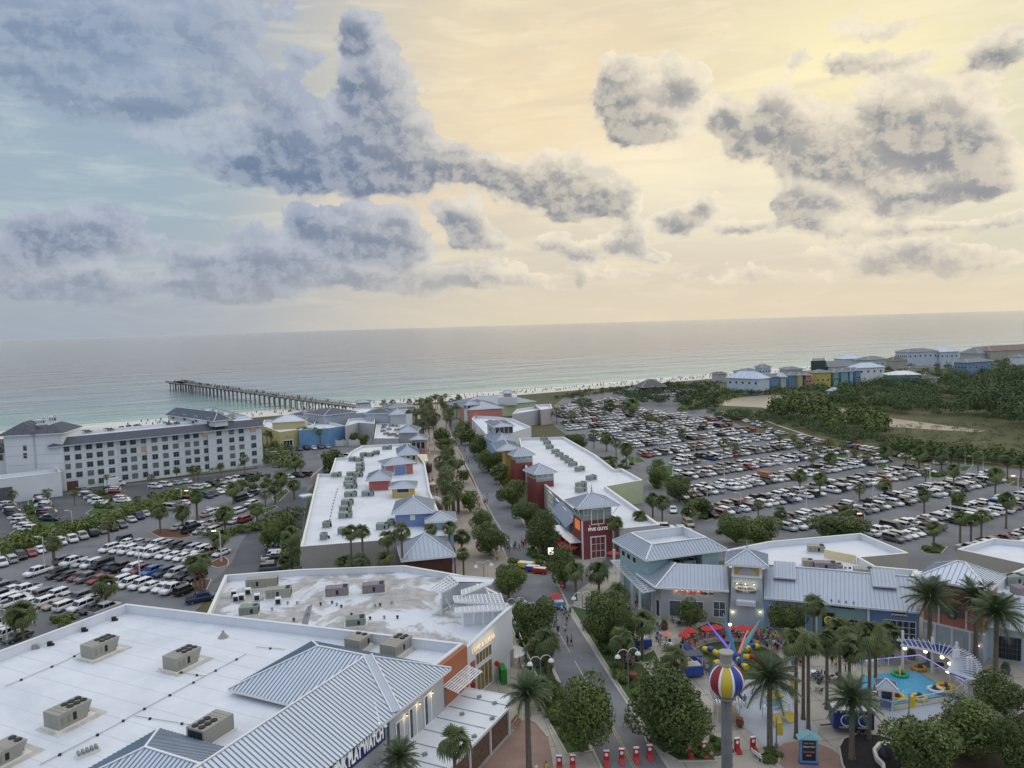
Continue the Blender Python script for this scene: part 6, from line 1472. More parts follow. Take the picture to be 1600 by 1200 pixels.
def umbrella(px,py,r,m_,label,group=None,h=2.6,closed=False):
    g0=W(px,py,h); t=empty('patio_umbrella',(g0.x,g0.y,0),0,label,'umbrella',group)
    mb=MB(); mb.tube((0,0,0),(0,0,h+.15),.04,n=6); mb.build('pole',m_pole,t)
    mb=MB(); n=8
    if closed: mb.lathe((0,0,0),[(.12,1.1),(.3,1.3),(.16,h-.1),(.03,h+.1)],8)
    else:
        vs=[(0,0,h+.45)]+[(r*math.cos(2*PI*k/n),r*math.sin(2*PI*k/n),h-.12) for k in range(n)]+[(r*.97*math.cos(2*PI*(k+.5)/n),r*.97*math.sin(2*PI*(k+.5)/n),h-.3) for k in range(n)]
        mb.add(vs,[(0,1+k,1+(k+1)%n) for k in range(n)])
        mb.add(vs,[(1+k,9+k,1+(k+1)%n) for k in range(n)])
    mb.build('canopy',m_,t)
    if not closed: mb=MB(); mb.tube((0,0,.70),(0,0,.74),.55,n=10); mb.build('table_top',m_hvac,t)
    return t
for i,(x,y) in enumerate([(1069,991),(1078,984),(1104,981),(1119,979),(1139,979),(1160,980),(1176,982)]): umbrella(x,y,.95,m_fabric_red,f'red patio umbrella, {ordn(i+1)} from the left in the arc behind the ride','red umbrellas behind the ride')
umbrella(1042,990,.85,m_fabric_sal,'single salmon patio umbrella left of the red ones')
umbrella(1000,991,1.3,m_fabric_w,'big round white umbrella over a blue and yellow stall'); umbrella(1010,985,.7,mat('cream_canvas'),'small cream umbrella behind the white one')
umbrella(868,930,1.05,m_fabric_red,'red umbrella over the little blue vendor cart at the junction')
for i,(x,y) in enumerate([(881,842),(890,847),(884,852),(894,854),(898,846),(877,849)]): umbrella(x,y,1.3,m_fabric_red,f'red patio umbrella beside the red tower, {ordn(i+1)} in the tight cluster','red umbrellas beside the red tower')
umbrella(958,863,1.3,m_fabric_red,'red patio umbrella just right of the red tower'); umbrella(977,860,1.2,m_fabric_red,'red patio umbrella against the grey wall right of the tower')
umbrella(785,991,.35,mat('orange_red_canvas',(.55,.13,.07),.8),'closed orange red umbrella beside the corner shop',h=3.2,closed=True); umbrella(786,999,.35,mat('orange_red_canvas'),'closed orange red umbrella in front of the other closed one',h=3.2,closed=True)
for i,(x,y) in enumerate([(675,755),(690,779),(680,777),(685,712),(690,722)]): umbrella(x,y,1.4,m_fabric_w,f'white umbrella in the promenade crowd, {ordn(i+1)} of the scattered ones','white umbrellas on the promenade')
umbrella(678,752,.9,m_yplast,'small yellow umbrella in the promenade crowd')
# rounded white deck beside the corner shop
rd=empty('round_white_counter',W(797,1030),0,'round white outdoor counter beside the corner shop','counter'); mb=MB(); mb.lathe((0,0,0),[(2.1,0),(2.1,1.),(2.4,1.05),(2.4,1.15),(.2,1.15)],20); mb.build('counter',m_cop,rd)
gs=empty('green_planter_screen',W(786,1065),0,'bright green artificial hedge screen by the corner shop','screen'); mb=MB(); mb.box((0,0,1.1),(.8,2.2,2.2),rz=.2); mb.build('hedge_panel',mat('bright_green',(.03,.22,.03),.9,var=.4,vs=3),gs)
# vendor carts and trolley
def cart(name,px,py,L2,W2,h,m_,label,rz,cat,roof=None,wheels=True):
    t=empty(name,W(px,py)+V3((0,0,.06)),rz,label,cat); mb=MB(); mb.box((0,0,.35+h*.3),(L2,W2,h*.6),m_,taper=.96); mb.build('body',None,t)
    mb=MB(); mb.box((0,0,.35+h*.6+.03),(L2*.8,W2*.75,.06)); mb.build('counter',m_cop,t)
    if roof:
        mb=MB(); mb.box((0,0,h+1.0),(L2,W2,.1)); mb.build('roof',roof,t)
        for a in(-1,1):
            for b in(-1,1): mb=MB(); mb.box((a*L2*.45,b*W2*.42,(h+1.3)/2),(.07,.07,h+.5)); mb.build('post',m_pole,t)
    if wheels:
        for a in(-1,1):
            for b in(-1,1): inst('wheel',wheel_me,t,(a*L2*.32,b*W2*.5,.3),0,(.85,.85,.85))
    return t
cart('trolley_car',822,888,3.4,1.7,1.5,m_yplast,'yellow engine of the little street train at the junction',-.35,'train car'); cart('trolley_car',833,893,3.2,1.6,1.3,m_bplast,'blue middle carriage of the little street train',-.35,'train car'); cart('trolley_car',844,896,3.,1.6,1.3,m_rplast,'red last carriage of the little street train',-.35,'train car')
cart('vendor_cart',873,951,2.,1.5,1.5,mat('cart_blue',(.10,.30,.50),.5),'light blue vendor cart under the red umbrella at the junction',.2,'cart')
cart('vendor_stall',1003,1012,2.6,2.,1.8,m_bplast,'blue and white stall under the big white umbrella',.2,'stall',roof=m_fabric_w,wheels=False)
cart('ticket_booth',1081,1056,2.8,2.,2.2,m_bplast,'blue and cream ticket booth with dark roof left of the ball tower',.1,'booth',roof=m_slate,wheels=False)
bs=empty('blue_shade_sail',W(1085,1035),0,'sagging dark blue shade sail beside the ride','shade sail'); mb=MB(); A_=[W(1066,1007,3.),W(1072,1005,3.2),W(1101,1028,2.2),W(1098,1036,1.9),W(1080,1030,1.4)]
for k in range(5): mb.poly([cent(A_)-V3((0,0,.3)),A_[k],A_[(k+1)%5]])
part(mb,'sail',m_bplast,bs)
for p in(A_[0],A_[2],A_[3]): mb=MB(); mb.tube((p.x,p.y,0),p,.05,n=6); part(mb,'post',m_pole,bs)
# striped kiosk behind the column
kk=empty('striped_kiosk',W(1139,1125),.1,'small cream kiosk with black and white striped hip roof','kiosk')
kz=W(1139,1125); t=kk
A_=W(1119,1127);B_=W(1157,1129); 
mb=MB(); f_=Face(A_,B_); f_.slab(mb,.2,f_.L-.2,0,1.1,-2.2,0); part(mb,'counter',mat('cream_counter',(.55,.48,.33),.7),kk)
hiproof(kk,V3((A_.x,A_.y,0)),V3((B_.x,B_.y,0)),2.4,2.7,3.9,.4,rm=m_fabric_w,sm=mat('black_stripe',(.02,.02,.02),.7),pitch=.36,cap=False)
for x_ in(.1,f_.L-.1):
    for o_ in(0,-2.3): mb=MB(); q=f_.p(x_,0,o_); mb.box((q.x,q.y,1.35),(.12,.12,2.7)); part(mb,'post',m_trim,kk)
ur=empty('urn',W(1156,1136),0,'dark red brown urn planter beside the striped kiosk','urn'); mb=MB(); mb.lathe((0,0,0),[(.25,0),(.45,.35),(.5,.7),(.34,1.05),(.42,1.15),(.3,1.15)],14); mb.build('urn_body',m_pot,ur,True)
# red barricades across the street end
for i,(x,y,wh) in enumerate([(874,1204,'on the left pavement, outermost'),(895,1203,'on the left pavement beside the shrubs'),(948,1196,'first from the left on the street'),(972,1193,'second from the left on the street'),(995,1191,'third from the left on the street'),(1016,1187,'fourth from the left on the street'),(1079,1184,'left of the small lawn'),(1101,1182,'in front of the small lawn'),(1153,1176,'just right of the ball column'),(1178,1174,'next to the white bench')]):
    t=empty('red_barricade',W(x,y),-.15+.05*i,'red curved barrier with white roundel '+wh,'barrier','red barriers across the street end')
    mb=MB(); mb.box((0,.2,.85),(.62,.22,1.5),m_rplast); mb.add([(-.31,.1,.0),(.31,.1,0),(.31,.1,.55),(-.31,.1,.55),(-.31,-.55,0),(.31,-.55,0),(.31,-.55,.1),(-.31,-.55,.1)],[(3,2,6,7),(4,5,1,0),(4,7,6,5),(0,3,7,4),(1,5,6,2)],m_rplast); mb.build('barrier_body',None,t)
    mb=MB(); mb.tube((0,.07,1.2),(0,.085,1.2),.2,n=14); mb.build('roundel',m_wplast,t); mb=MB(); mb.box((0,.2,1.64),(.64,.26,.09)); mb.build('cap',m_wplast,t)
def bench(px,py,rz,m_,label):
    t=empty('park_bench',W(px,py),rz,label,'bench')
    for k in range(3): mb=MB(); mb.box((0,-.15+.16*k,.45),(1.9,.13,.05)); mb.build('seat_slat',m_,t)
    for k in range(3): mb=MB(); mb.box((0,.34+.03*k,.6+.15*k),(1.9,.04,.12)); mb.build('back_slat',m_,t)
    for s in(-1,1): mb=MB(); mb.box((s*.8,.05,.22),(.08,.5,.44)); mb.build('leg',m_pole,t)
bench(1186,1186,1.9,m_trim,'white slatted bench facing the ball column'); bench(1546,1062,.2,m_trim,'pale bench right of the tall date palms'); bench(808,1133,1.2,m_wood,'brown bench at the end of the canopy'); bench(846,1024,1.2,m_wood,'dark bench behind the left roadside palm')
for (x,y,lb) in((1038,983,'reddish brown round planter left of the salmon umbrella'),(1187,979,'reddish brown planter by the entrance tower'),(990,1063,'brown bin beside the lamp post'),(1424,1030,'dark round planter in front of the pool'),(1571,1052,'dark ball planter near the right edge')):
    t=empty('planter',W(x,y),0,lb,'planter'); mb=MB(); mb.lathe((0,0,0),[(.5,0),(.6,.5),(.62,1.),(.5,1.05)],10); mb.build('pot',m_pot if 'red' in lb or 'brown' in lb else m_slate,t)
    if 'bin' not in lb: inst('foliage',bush_me[0],t,(0,0,1.25),0,(.55,.55,.5))
# lamp posts
def lamp_post(px,py,top,label,group,arm=1,col=m_pole,banner=None,lit=False,cat='lamp post',thick=.07):
    p=W(px,py); h=hgt(px,top,p); t=empty('lamp_post',p,0,label,cat,group); mb=MB(); mb.tube((0,0,0),(0,0,h),thick*1.3,thick*.8,6); mb.lathe((0,0,0),[(.22,0),(.22,.5),(.1,.6)],8); mb.build('pole',col,t)
    if arm:
        mb=MB(); mb.beam((0,0,h-.05),(-1.3*arm,0,h+.1),.1,.1); mb.build('arm',col,t); mb=MB(); mb.box((-1.3*arm,0,h+.12),(.9,.4,.16)); mb.build('lamp_head',m_pole if not lit else mat('orange_lamp',(.9,.6,.4),.5,emit=(1,.6,.35),es=1.6),t)
    if banner: mb=MB(); mb.box((.42,0,h*.62),(.7,.04,1.5)); mb.build('banner',banner,t)
    return t
LP=[((70,886),839),((114,832),798),((219,905),856),((284,785),764),((301,808),767),((335,830),793),((346,878),830),((306,927),876),((12,1007),952)]
for i,(b,tp) in enumerate(LP): lamp_post(b[0],b[1],tp,f'slim white car park lamp post, {ordn(i+1)} of the hotel lot, with a single flat head','lamp posts in the hotel lot',lit=i in(4,6,7),thick=.11)
RP=[((1107,737),720),((1132,758),728),((1105,787),765),((1157,792),770),((1086,714),692),((992,726),698),((1203,832),807),((1260,799),767),((1351,820),803),((1364,788),756),((1228,740),726),((1324,837),812),((1453,765),726),((1485,809),778),((1590,784),744),((1035,700),680),((1180,705),686),((1291,704),687)]
for i,(b,tp) in enumerate(RP): lamp_post(b[0],b[1],tp,f'slim white lamp post, {ordn(i+1)} counted from the near left of the big lot','lamp posts in the big lot',lit=i in(8,14),thick=.11)
for i,(x,y,tp) in enumerate([(1508,727,712),(1520,728,713),(1536,734,717),(1437,705,696),(1464,706,696)]): lamp_post(x,y,tp,f'short pale lamp post, {ordn(i+1)} along the marsh path','lamp posts along the marsh path')
def crook(px,py,lb,h=5.5,n=2):
    t=empty('crook_lamp',W(px,py),.3,lb,'street lamp'); mb=MB(); mb.tube((0,0,0),(0,0,h),.08,.06,6); mb.build('pole',m_poleg,t)
    for s in(-1,1)[:n]:
        mb=MB(); pts=[V3((s*.75*(1-math.cos(a))/1.,0,h-.2+.65*math.sin(a))) for a in [k*PI/6 for k in range(7)]]
        for a,b in zip(pts[:-1],pts[1:]): mb.tube(a,b,.045,n=5)
        mb.build('crook_arm',m_trim,t); mb=MB(); mb.lathe((s*1.5,0,h-.2),[(.42,-.35),(.3,-.1),(.08,.05)],10); mb.build('bell_shade',m_trim,t)
crook(846,1092,'white crook necked double street lamp left of the street behind a palm'); crook(807,990,'white crook necked street lamp by the corner shop fence'); crook(757,925,'white double crook lamp at the cross street'); crook(982,1080,'grey blue double lamp post beside the grassy bed'); crook(911,985,'tall lamp post between the roadside trees',6.)
crook(1347,1062,'lit crook lamp left of the pool',4.,1); lamp_post(1213,1168,1122,'grey plaza lamp post with yellow banner beside the date palm',None,0,m_poleg,m_yplast); lamp_post(1420,1122,1083,'grey plaza lamp post with yellow banner in front of the pool',None,0,m_poleg,m_yplast); lamp_post(1141,1012,975,'cream globe lamp behind the ride',None,0,m_cop)
bulbp=W(1141,1012); bz=hgt(1141,976,bulbp); mb=MB(); mb.lathe((0,0,bz),[(.05,-.2),(.25,-.05),(.25,.1),(.05,.22)],10); o=mb.build('globe',m_lampw,None); o.location=(bulbp.x,bulbp.y,0); tag(o,'glowing globe on the cream lamp behind the ride','lamp')
# white railing left of the street
wf=empty('white_railing',W(830,1040),0,'white slatted railing along the left pavement','fence')
rp=[W(798,963),W(806,985),W(815,1007),W(825,1032),W(836,1060),W(848,1083),W(862,1104)]
for a,b in zip(rp[:-1],rp[1:]):
    mb=MB(); mb.beam(a+V3((0,0,1.05)),b+V3((0,0,1.05)),.1,.09); mb.beam(a+V3((0,0,.2)),b+V3((0,0,.2)),.06,.06)
    n=int((b-a).length/.35)
    for k in range(n): q=a.lerp(b,(k+.5)/n); mb.box((q.x,q.y,.6),(.05,.05,.9))
    part(mb,'railing_panel',m_trim,wf)
for a in rp: mb=MB(); mb.box((a.x,a.y,.6),(.12,.12,1.25)); part(mb,'post',m_trim,wf)
wf=empty('white_railing',W(1560,1130),0,'white picket fence at the lower right behind the dark trees','fence')
rp=[W(1380,1235),W(1425,1205),W(1470,1178),W(1515,1152),W(1560,1126),W(1605,1102),W(1650,1078)]
for a,b in zip(rp[:-1],rp[1:]):
    mb=MB(); mb.beam(a+V3((0,0,1.05)),b+V3((0,0,1.05)),.12,.1); mb.beam(a+V3((0,0,.2)),b+V3((0,0,.2)),.12,.08); n=int((b-a).length/.3)
    for k in range(n): q=a.lerp(b,(k+.5)/n); mb.box((q.x,q.y,.6),(.08,.08,.85))
    part(mb,'picket_panel',m_trim,wf)
# signs
st=empty('stop_sign',W(878,937),0,'red stop sign at the junction','sign'); mb=MB(); mb.tube((0,0,0),(0,0,2.6),.04,n=6); mb.build('pole',m_hvac,st); mb=MB(); mb.tube((0,-.03,2.6),(0,.0,2.6),.42,n=8); mb.build('sign_face',m_rplast,st)
lettering(st,Face(W(877,937)+V3((-.5,-.05,0)),W(877,937)+V3((1.5,-.05,0))),'STOP',.75,2.6,.26,m_wplast,.03,.01)
sb_=W(861,876); sg=empty('screen_sign',sb_,0,'small bright screen on a black post among the trees','sign'); mb=MB(); mb.box((0,0,1.5),(1.5,.3,3.)); mb.build('cabinet',m_dark,sg)
mb=MB(); mb.box((0,-.17,2.1),(1.15,.03,1.5)); mb.build('screen',mat('screen_glow',(.5,.6,.8),.3,emit=(.75,.85,1.),es=1.2,var=.5,vs=2.),sg); mb=MB(); mb.box((0,-.19,1.6),(.9,.02,.35)); mb.build('screen_banner',mat('screen_orange',(.8,.3,.1),.3,emit=(1,.4,.1),es=.8),sg)
ik=W(1263,1193); kz=empty('info_kiosk',ik,-.12,'blue information kiosk with gabled turquoise roof on the round paving','kiosk')
mb=MB(); mb.box((0,0,1.5),(1.9,.55,3.0)); mb.build('cabinet',mat('kiosk_blue',(.12,.24,.42),.6),kz); mb=MB(); mb.box((0,-.285,1.65),(1.45,.03,2.3)); mb.build('display_panel',m_dark,kz); mb=MB(); mb.box((0,0,.12),(2.05,.75,.24)); mb.build('plinth',m_bplast,kz)
for k,(tx,zz,c_) in enumerate((('PIER PARK',2.5,m_fabric_sal),('DIRECTORY',2.1,m_wplast),('SHOP DINE',1.5,m_fabric_sal),('PLAY',1.1,m_wplast))):
    f_=Face((ik.x-1,ik.y-.31,0),(ik.x+1,ik.y-.31,0)); o=lettering(None,f_,tx,1.,zz,.24,c_,.0,.005); o.parent=kz; o.matrix_basis=Matrix.Translation((0,-.31,zz))@Matrix(((1,0,0,0),(0,0,-1,0),(0,1,0,0),(0,0,0,1)))
mb=MB(); mb.add([(-1.25,-.55,3.05),(1.25,-.55,3.05),(1.25,.55,3.05),(-1.25,.55,3.05),(0,-.55,3.75),(0,.55,3.75)],[(0,1,4),(2,3,5),(0,4,5,3),(1,2,5,4),(3,2,1,0)]); mb.build('roof',mat('turquoise_roof',(.25,.52,.58),.5),kz)
# blue food trailer
tr=W(1330,1140); tl=empty('food_trailer',tr,R(28)*-1+.35,'dark blue food trailer with white roof and printed sides','trailer')
mb=MB(); mb.box((0,0,1.75),(4.6,2.2,2.3)); mb.build('body',mat('trailer_blue',(.025,.05,.20),.4,var=.1),tl); mb=MB(); mb.box((0,0,2.96),(4.7,2.3,.14)); mb.build('roof',m_wplast,tl)
mb=MB(); 
for k in range(14): mb.box((-2.1+k*.32,-1.12,2.75),(.16,.03,.2),m_rplast if k%2 else m_wplast)
o=mb.build('striped_valance',None,tl); o['kind']='stuff'
for x_ in(-.8,1.2):
    mb=MB(); n=18
    for k in range(n): a,b=2*PI*k/n,2*PI*(k+1)/n; mb.add([(x_+.75*math.cos(a),-1.12,1.7+.75*math.sin(a)),(x_+.75*math.cos(b),-1.12,1.7+.75*math.sin(b)),(x_+.6*math.cos(b),-1.12,1.7+.6*math.sin(b)),(x_+.6*math.cos(a),-1.12,1.7+.6*math.sin(a))],[(0,1,2,3)])
    mb.build('printed_ring',m_wplast,tl)
for x_ in(-1.2,.9):
    mb=MB(); mb.box((x_,-1.16,.9),(1.0,.5,.08)); mb.build('shelf',m_hvac,tl)
for x_ in(.5,1.3):
    for y_ in(-1,1): inst('wheel',wheel_me,tl,(x_,y_,.34))
mb=MB(); mb.beam((-2.3,0,.6),(-3.6,0,.4),.15,.12); mb.build('drawbar',m_slate,tl)
# lifeguard style stand
lg=W(1212,1122); ls=empty('lifeguard_stand',lg,.35,'pale blue and white beach stand with yellow awnings','stand')
mb=MB(); mb.box((0,0,1.3),(2.6,2.2,.16)); mb.build('deck',m_trim,ls); mb=MB(); mb.box((-.1,.2,2.1),(1.5,1.3,1.5)); mb.build('hut',mat('hut_blue',(.35,.58,.68),.7),ls)
for a in(-1,1):
    mb=MB(); mb.beam((a*1.25,-1.05,2.1),(a*1.25,1.05,2.1),.07,.1); mb.build('rail',m_trim,ls)
    for b in(-1,1): mb=MB(); mb.box((a*1.2,b*1.,1.05),(.1,.1,2.1)); mb.build('post',m_trim,ls)
mb=MB(); mb.beam((-1.25,-1.08,2.1),(1.25,-1.08,2.1),.07,.1); mb.build('rail',m_trim,ls)
for a in(-1,1): mb=MB(); mb.add([(a*.2,-1.1,1.2),(a*1.5,-1.3,1.2),(a*1.7,-1.9,.3),(a*.5,-1.9,.2)],[(0,1,2,3)]); mb.build('yellow_awning',m_yplast,ls)
mb=MB(); mb.box((-.1,.2,2.95),(1.9,1.7,.1)); mb.build('roof',m_yplast,ls)
for px,py,lb in((1241,1091,'yellow banner flag behind the beach stand'),): t=empty('banner_flag',W(px,py),0,lb,'flag'); mb=MB(); mb.box((0,0,1.8),(.9,.05,1.9)); mb.build('cloth',m_yplast,t); mb=MB(); mb.tube((-.48,0,0),(-.48,0,2.9),.03,n=5); mb.build('pole',m_pole,t)
# bumper boat pool
def poolmat():
    m=bpy.data.materials.new('pool_water'); m.use_nodes=True; t=m.node_tree; b=t.nodes['Principled BSDF']; q=G_(t); geo=N(t,'ShaderNodeNewGeometry').outputs['Position']
    n=q.noise(geo,.6,3,.6); f=q.noise(geo,3.2,4,.7,1.2); f2=q.noise(geo,.22,2,.5)
    c=q.mix(n,(.04,.34,.60),(.09,.46,.70)); c=q.mix(q.m('MULTIPLY',q.ss(f,.56,.6),q.ss(f2,.5,.6)),c,(.7,.85,.9)); t.links.new(c,b.inputs['Base Color']); b.inputs['Roughness'].default_value=.12
    bp=N(t,'ShaderNodeBump'); bp.inputs['Distance'].default_value=.12; t.links.new(q.noise(geo,1.8,4,.6,.5),bp.inputs['Height']); t.links.new(bp.outputs[0],b.inputs['Normal']); return m
sheet('pool_deck',[(1340,1046),(1437,1038),(1508,1080),(1495,1094),(1394,1112),(1330,1092)],.05,mat('pool_deck',(.40,.40,.30),.8))
PW=[(1347,1059),(1431,1050),(1491,1086),(1398,1102),(1346,1086)]
sheet('pool_water',PW,.12,poolmat()); kerb('pool_coping',PW,mat('pool_edge',(.05,.09,.13),.6),w=.25,h=.16,z=.0)
gf=empty('glass_pool_fence',W(1437,1040),0,'glass panel fence with violet lit top rail round the pool','fence')
fp_=[W(1340,1047),W(1388,1042),W(1437,1037),W(1460,1050),W(1484,1065),W(1507,1079)]; fq=[W(1507,1079),W(1494,1092),W(1444,1102),W(1394,1112),W(1370,1106)]
m_gl=mat('fence_glass',(.5,.6,.6),.05,alpha=.16); m_viol=mat('violet_rail',(.35,.3,.9),.4,emit=(.4,.32,1.),es=.55)
for lst,vi in((fp_,1),(fq,0)):
    for a,b in zip(lst[:-1],lst[1:]):
        mb=MB(); mb.beam(a+V3((0,0,.7)),b+V3((0,0,.7)),.03,1.1); part(mb,'glass_panel',m_gl,gf)
        mb=MB(); mb.beam(a+V3((0,0,1.3)),b+V3((0,0,1.3)),.09,.09); part(mb,'top_rail',m_viol if vi else m_pole,gf)
        mb=MB(); mb.box((a.x,a.y,.65),(.1,.1,1.3)); part(mb,'post',m_trim,gf)
def boat(px,py,c1,c2,label,r=.75,can=None):
    t=empty('bumper_boat',W(px,py,.12),random.uniform(0,6),label,'bumper boat','bumper boats in the pool'); mb=MB(); n=14
    for k in range(n):
        a,b=2*PI*k/n,2*PI*(k+1)/n; mb.tube((r*1.2*math.cos(a),r*math.sin(a),.22),(r*1.2*math.cos(b),r*math.sin(b),.22),.24,n=7,caps=False)
    mb.build('float_ring',c1,t,True); mb=MB(); mb.lathe((0,0,.05),[(.8*r,0),(.8*r,.2),(.3*r,.22)],10); mb.build('hull',c2,t); mb=MB(); mb.box((-.15,0,.5),(.35,.5,.5)); mb.build('seat',m_slate,t)
    if can: 
        mb=MB()
        for k in range(7): a,b=PI*k/7,PI*(k+1)/7; mb.tube((.0,.75*math.cos(a),.2+1.1*math.sin(a)),(.0,.75*math.cos(b),.2+1.1*math.sin(b)),.12,n=6)
        mb.build('hoop',can,t)
boat(1406,1056,m_gplast,m_slate,'green bumper boat with a yellow hoop at the far side of the pool',can=m_yplast); boat(1436,1046,mat('orange_plastic',(.6,.3,.06),.4),m_wood,'orange bumper boat standing on the far pool deck corner'); boat(1462,1080,m_wplast,m_bplast,'white bumper boat with blue inside by the right pool edge'); boat(1476,1075,m_yplast,m_rplast,'yellow and red bumper boat at the right pool corner'); boat(1479,1083,m_yplast,m_yplast,'plain yellow float on the blue dock',.5); boat(1436,1092,m_yplast,m_slate,'pale yellow bumper boat near the front middle of the pool'); boat(1402,1091,m_yplast,m_rplast,'yellow bumper boat behind the pool kiosk'); boat(1372,1089,m_wplast,m_rplast,'white and red bumper boat left of the pool kiosk')
dk=empty('blue_dock',W(1480,1086,.12),-.5,'blue floating dock at the right pool corner','dock'); mb=MB(); mb.box((0,0,.12),(2.6,1.,.24)); mb.build('float',m_bplast,dk)
pk=W(1384,1106); po=empty('pool_kiosk',pk,0,'white and blue pool kiosk with grey seamed hip roof','kiosk'); A_=W(1374,1105);B_=W(1397,1108); A_.z=B_.z=0
hiproof(po,A_,B_,1.7,2.7,3.5,.4,pitch=.3); f_=Face(A_,B_); mb=MB(); f_.slab(mb,0,f_.L,0,2.6,-1.6,0); part(mb,'hut_wall',m_trim,po); mb=MB(); f_.slab(mb,.1,f_.L-.1,.0,1.1,0,.06); part(mb,'blue_panel',m_bplast,po); window(po,f_,f_.L/2,1.8,f_.L*.6,1.,2,1,m_bplast,m_win,.08,'window')
# curved pergola
cp=empty('curved_pergola',W(1480,1040),0,'curved white pergola with blue slats and globe lamps beside the pool','pergola')
OUT=[W(a,b,4.) for a,b in((1401,1000),(1424,1001),(1447,1004),(1472,1009),(1495,1015),(1508,1021),(1519,1029),(1526,1039),(1528,1050),(1522,1062),(1510,1063))]
INN=[W(a,b,4.) for a,b in((1407,1009),(1430,1012),(1455,1017),(1470,1022),(1481,1027),(1487,1031),(1490,1036),(1491,1041),(1490,1046),(1487,1050),(1483,1053))]
def along(L_,t): f=t*(len(L_)-1); i=min(len(L_)-2,int(f)); return L_[i].lerp(L_[i+1],f-i)
for L_ in(OUT,INN):
    mb=MB()
    for k in range(30): mb.beam(along(L_,k/30),along(L_,(k+1)/30),.12,.28)
    part(mb,'curved_beam',m_trim,cp)
for k in range(30):
    t=(k+.5)/30; a,b=along(OUT,t),along(INN,t); d=(b-a).normalized()*.5; mb=MB(); mb.beam(a-d+V3((0,0,.25)),b+d+V3((0,0,.25)),.07,.14); part(mb,'white_slat',m_trim,cp)
for k in range(29):
    t=(k+1)/30; a,b=along(OUT,t),along(INN,t); mb=MB(); mb.beam(a+V3((0,0,.08)),b+V3((0,0,.08)),.5,.04); part(mb,'blue_slat',mat('slat_blue',(.04,.07,.27),.5),cp)
for k,(x,y,h) in enumerate(((1410,1046,5.6),(1456,1052,5.2),(1494,1066,5.6),(1511,1095,5.8),(1516,1095,5.8))):
    p=W(x,y); mb=MB(); mb.box((p.x,p.y,h/2),(.26,.26,h)); part(mb,'post',m_trim,cp)
p=W(1494,1018,5.2); mb=MB(); mb.box((p.x,p.y,4.9),(.9,.15,1.2)); part(mb,'crest',m_trim,cp)
mb=MB(); mb.beam(W(1496,1062,1.2),W(1512,1075,3.2),.1,.1); part(mb,'brace',m_trim,cp)
for x,y in((1414,1013),(1446,1018),(1472,1027),(1484,1037),(1481,1049)):
    p=W(x,y,3.6); mb=MB(); mb.lathe(p,[(.05,-.22),(.24,-.08),(.24,.08),(.05,.22)],10); part(mb,'globe_lamp',m_lampw,cp)
# small furniture: tables and chairs
for i,(x,y,c_) in enumerate([(1272,1057,'white'),(1275,1063,'dark'),(1283,1065,'dark'),(1275,1080,'grey'),(1298,1063,'grey'),(1303,1065,'grey'),(1032,1000,'dark'),(1040,1010,'grey'),(1046,1013,'white'),(1388,1028,'teal'),(1030,985,'dark'),(1060,975,'grey'),(1066,977,'teal')]):
    t=empty('cafe_table',W(x,y),0,f'{c_} round cafe table, {ordn(i+1)} met from the left of the plaza seating','table','cafe tables on the plaza'); mb=MB(); mb.lathe((0,0,.72),[(.5,0),(.5,.05)],10); mb.build('table_top',{'white':m_wplast,'dark':m_slate,'grey':m_hvac,'teal':m_teal}[c_],t); mb=MB(); mb.tube((0,0,0),(0,0,.72),.05,n=6); mb.build('leg',m_slate,t)
    for k in range(3):
        a=k*2.1+i; mb=MB(); mb.box((.85*math.cos(a),.85*math.sin(a),.44),(.4,.4,.05),rz=a); mb.box((1.05*math.cos(a),1.05*math.sin(a),.7),(.05,.4,.45),rz=a)
        for s in(-1,1): mb.box((.85*math.cos(a)-.16*s*math.sin(a),.85*math.sin(a)+.16*s*math.cos(a),.21),(.05,.05,.42))
        o=mb.build('chair',m_slate,t); o['kind']='stuff'
for i,(x,y,w_) in enumerate([(1413,1184,0),(1376,1183,1)]):
    t=empty('dark_box_post',W(x if 0 else 1385,1183) if i==0 else W(1430,1199),0,('dark square post box with pale lid in the curved planter','low pale curved planter wall end')[i],'post'); mb=MB(); mb.box((0,0,.8 if i==0 else .3),(.8,.8,1.6) if i==0 else (2.,.4,.6)); mb.build('post_body',m_slate if i==0 else m_cop,t)
    if i==0: mb=MB(); mb.box((0,0,1.65),(.9,.9,.12)); mb.build('lid',m_cop,t)
mb=MB(); cw=[W(1366,1172),W(1372,1166),W(1384,1165),W(1375,1180),W(1385,1195),W(1400,1205)]; cw=[W(1388,1165),W(1374,1168),W(1366,1178),W(1370,1190),W(1380,1200),W(1382,1215)]
for a,b in zip(cw[:-1],cw[1:]): mb.beam(a+V3((0,0,.3)),b+V3((0,0,.3)),.35,.6)
cwo=empty('curved_planter_wall',W(1374,1180),0,'low cream curved seat wall on the dark mulch','wall'); part(mb,'wall_body',m_cop,cwo)
pw=empty('plaza_seat_wall',W(1300,1020),0,'long low cream seat wall along the palm bed','wall'); mb=MB(); cw=[W(1252,1013),W(1275,1020),W(1300,1028),W(1325,1034),W(1345,1038),W(1372,1040)]
for a,b in zip(cw[:-1],cw[1:]): mb.beam(a+V3((0,0,.3)),b+V3((0,0,.3)),.4,.6)
part(mb,'wall_body',m_cop,pw)
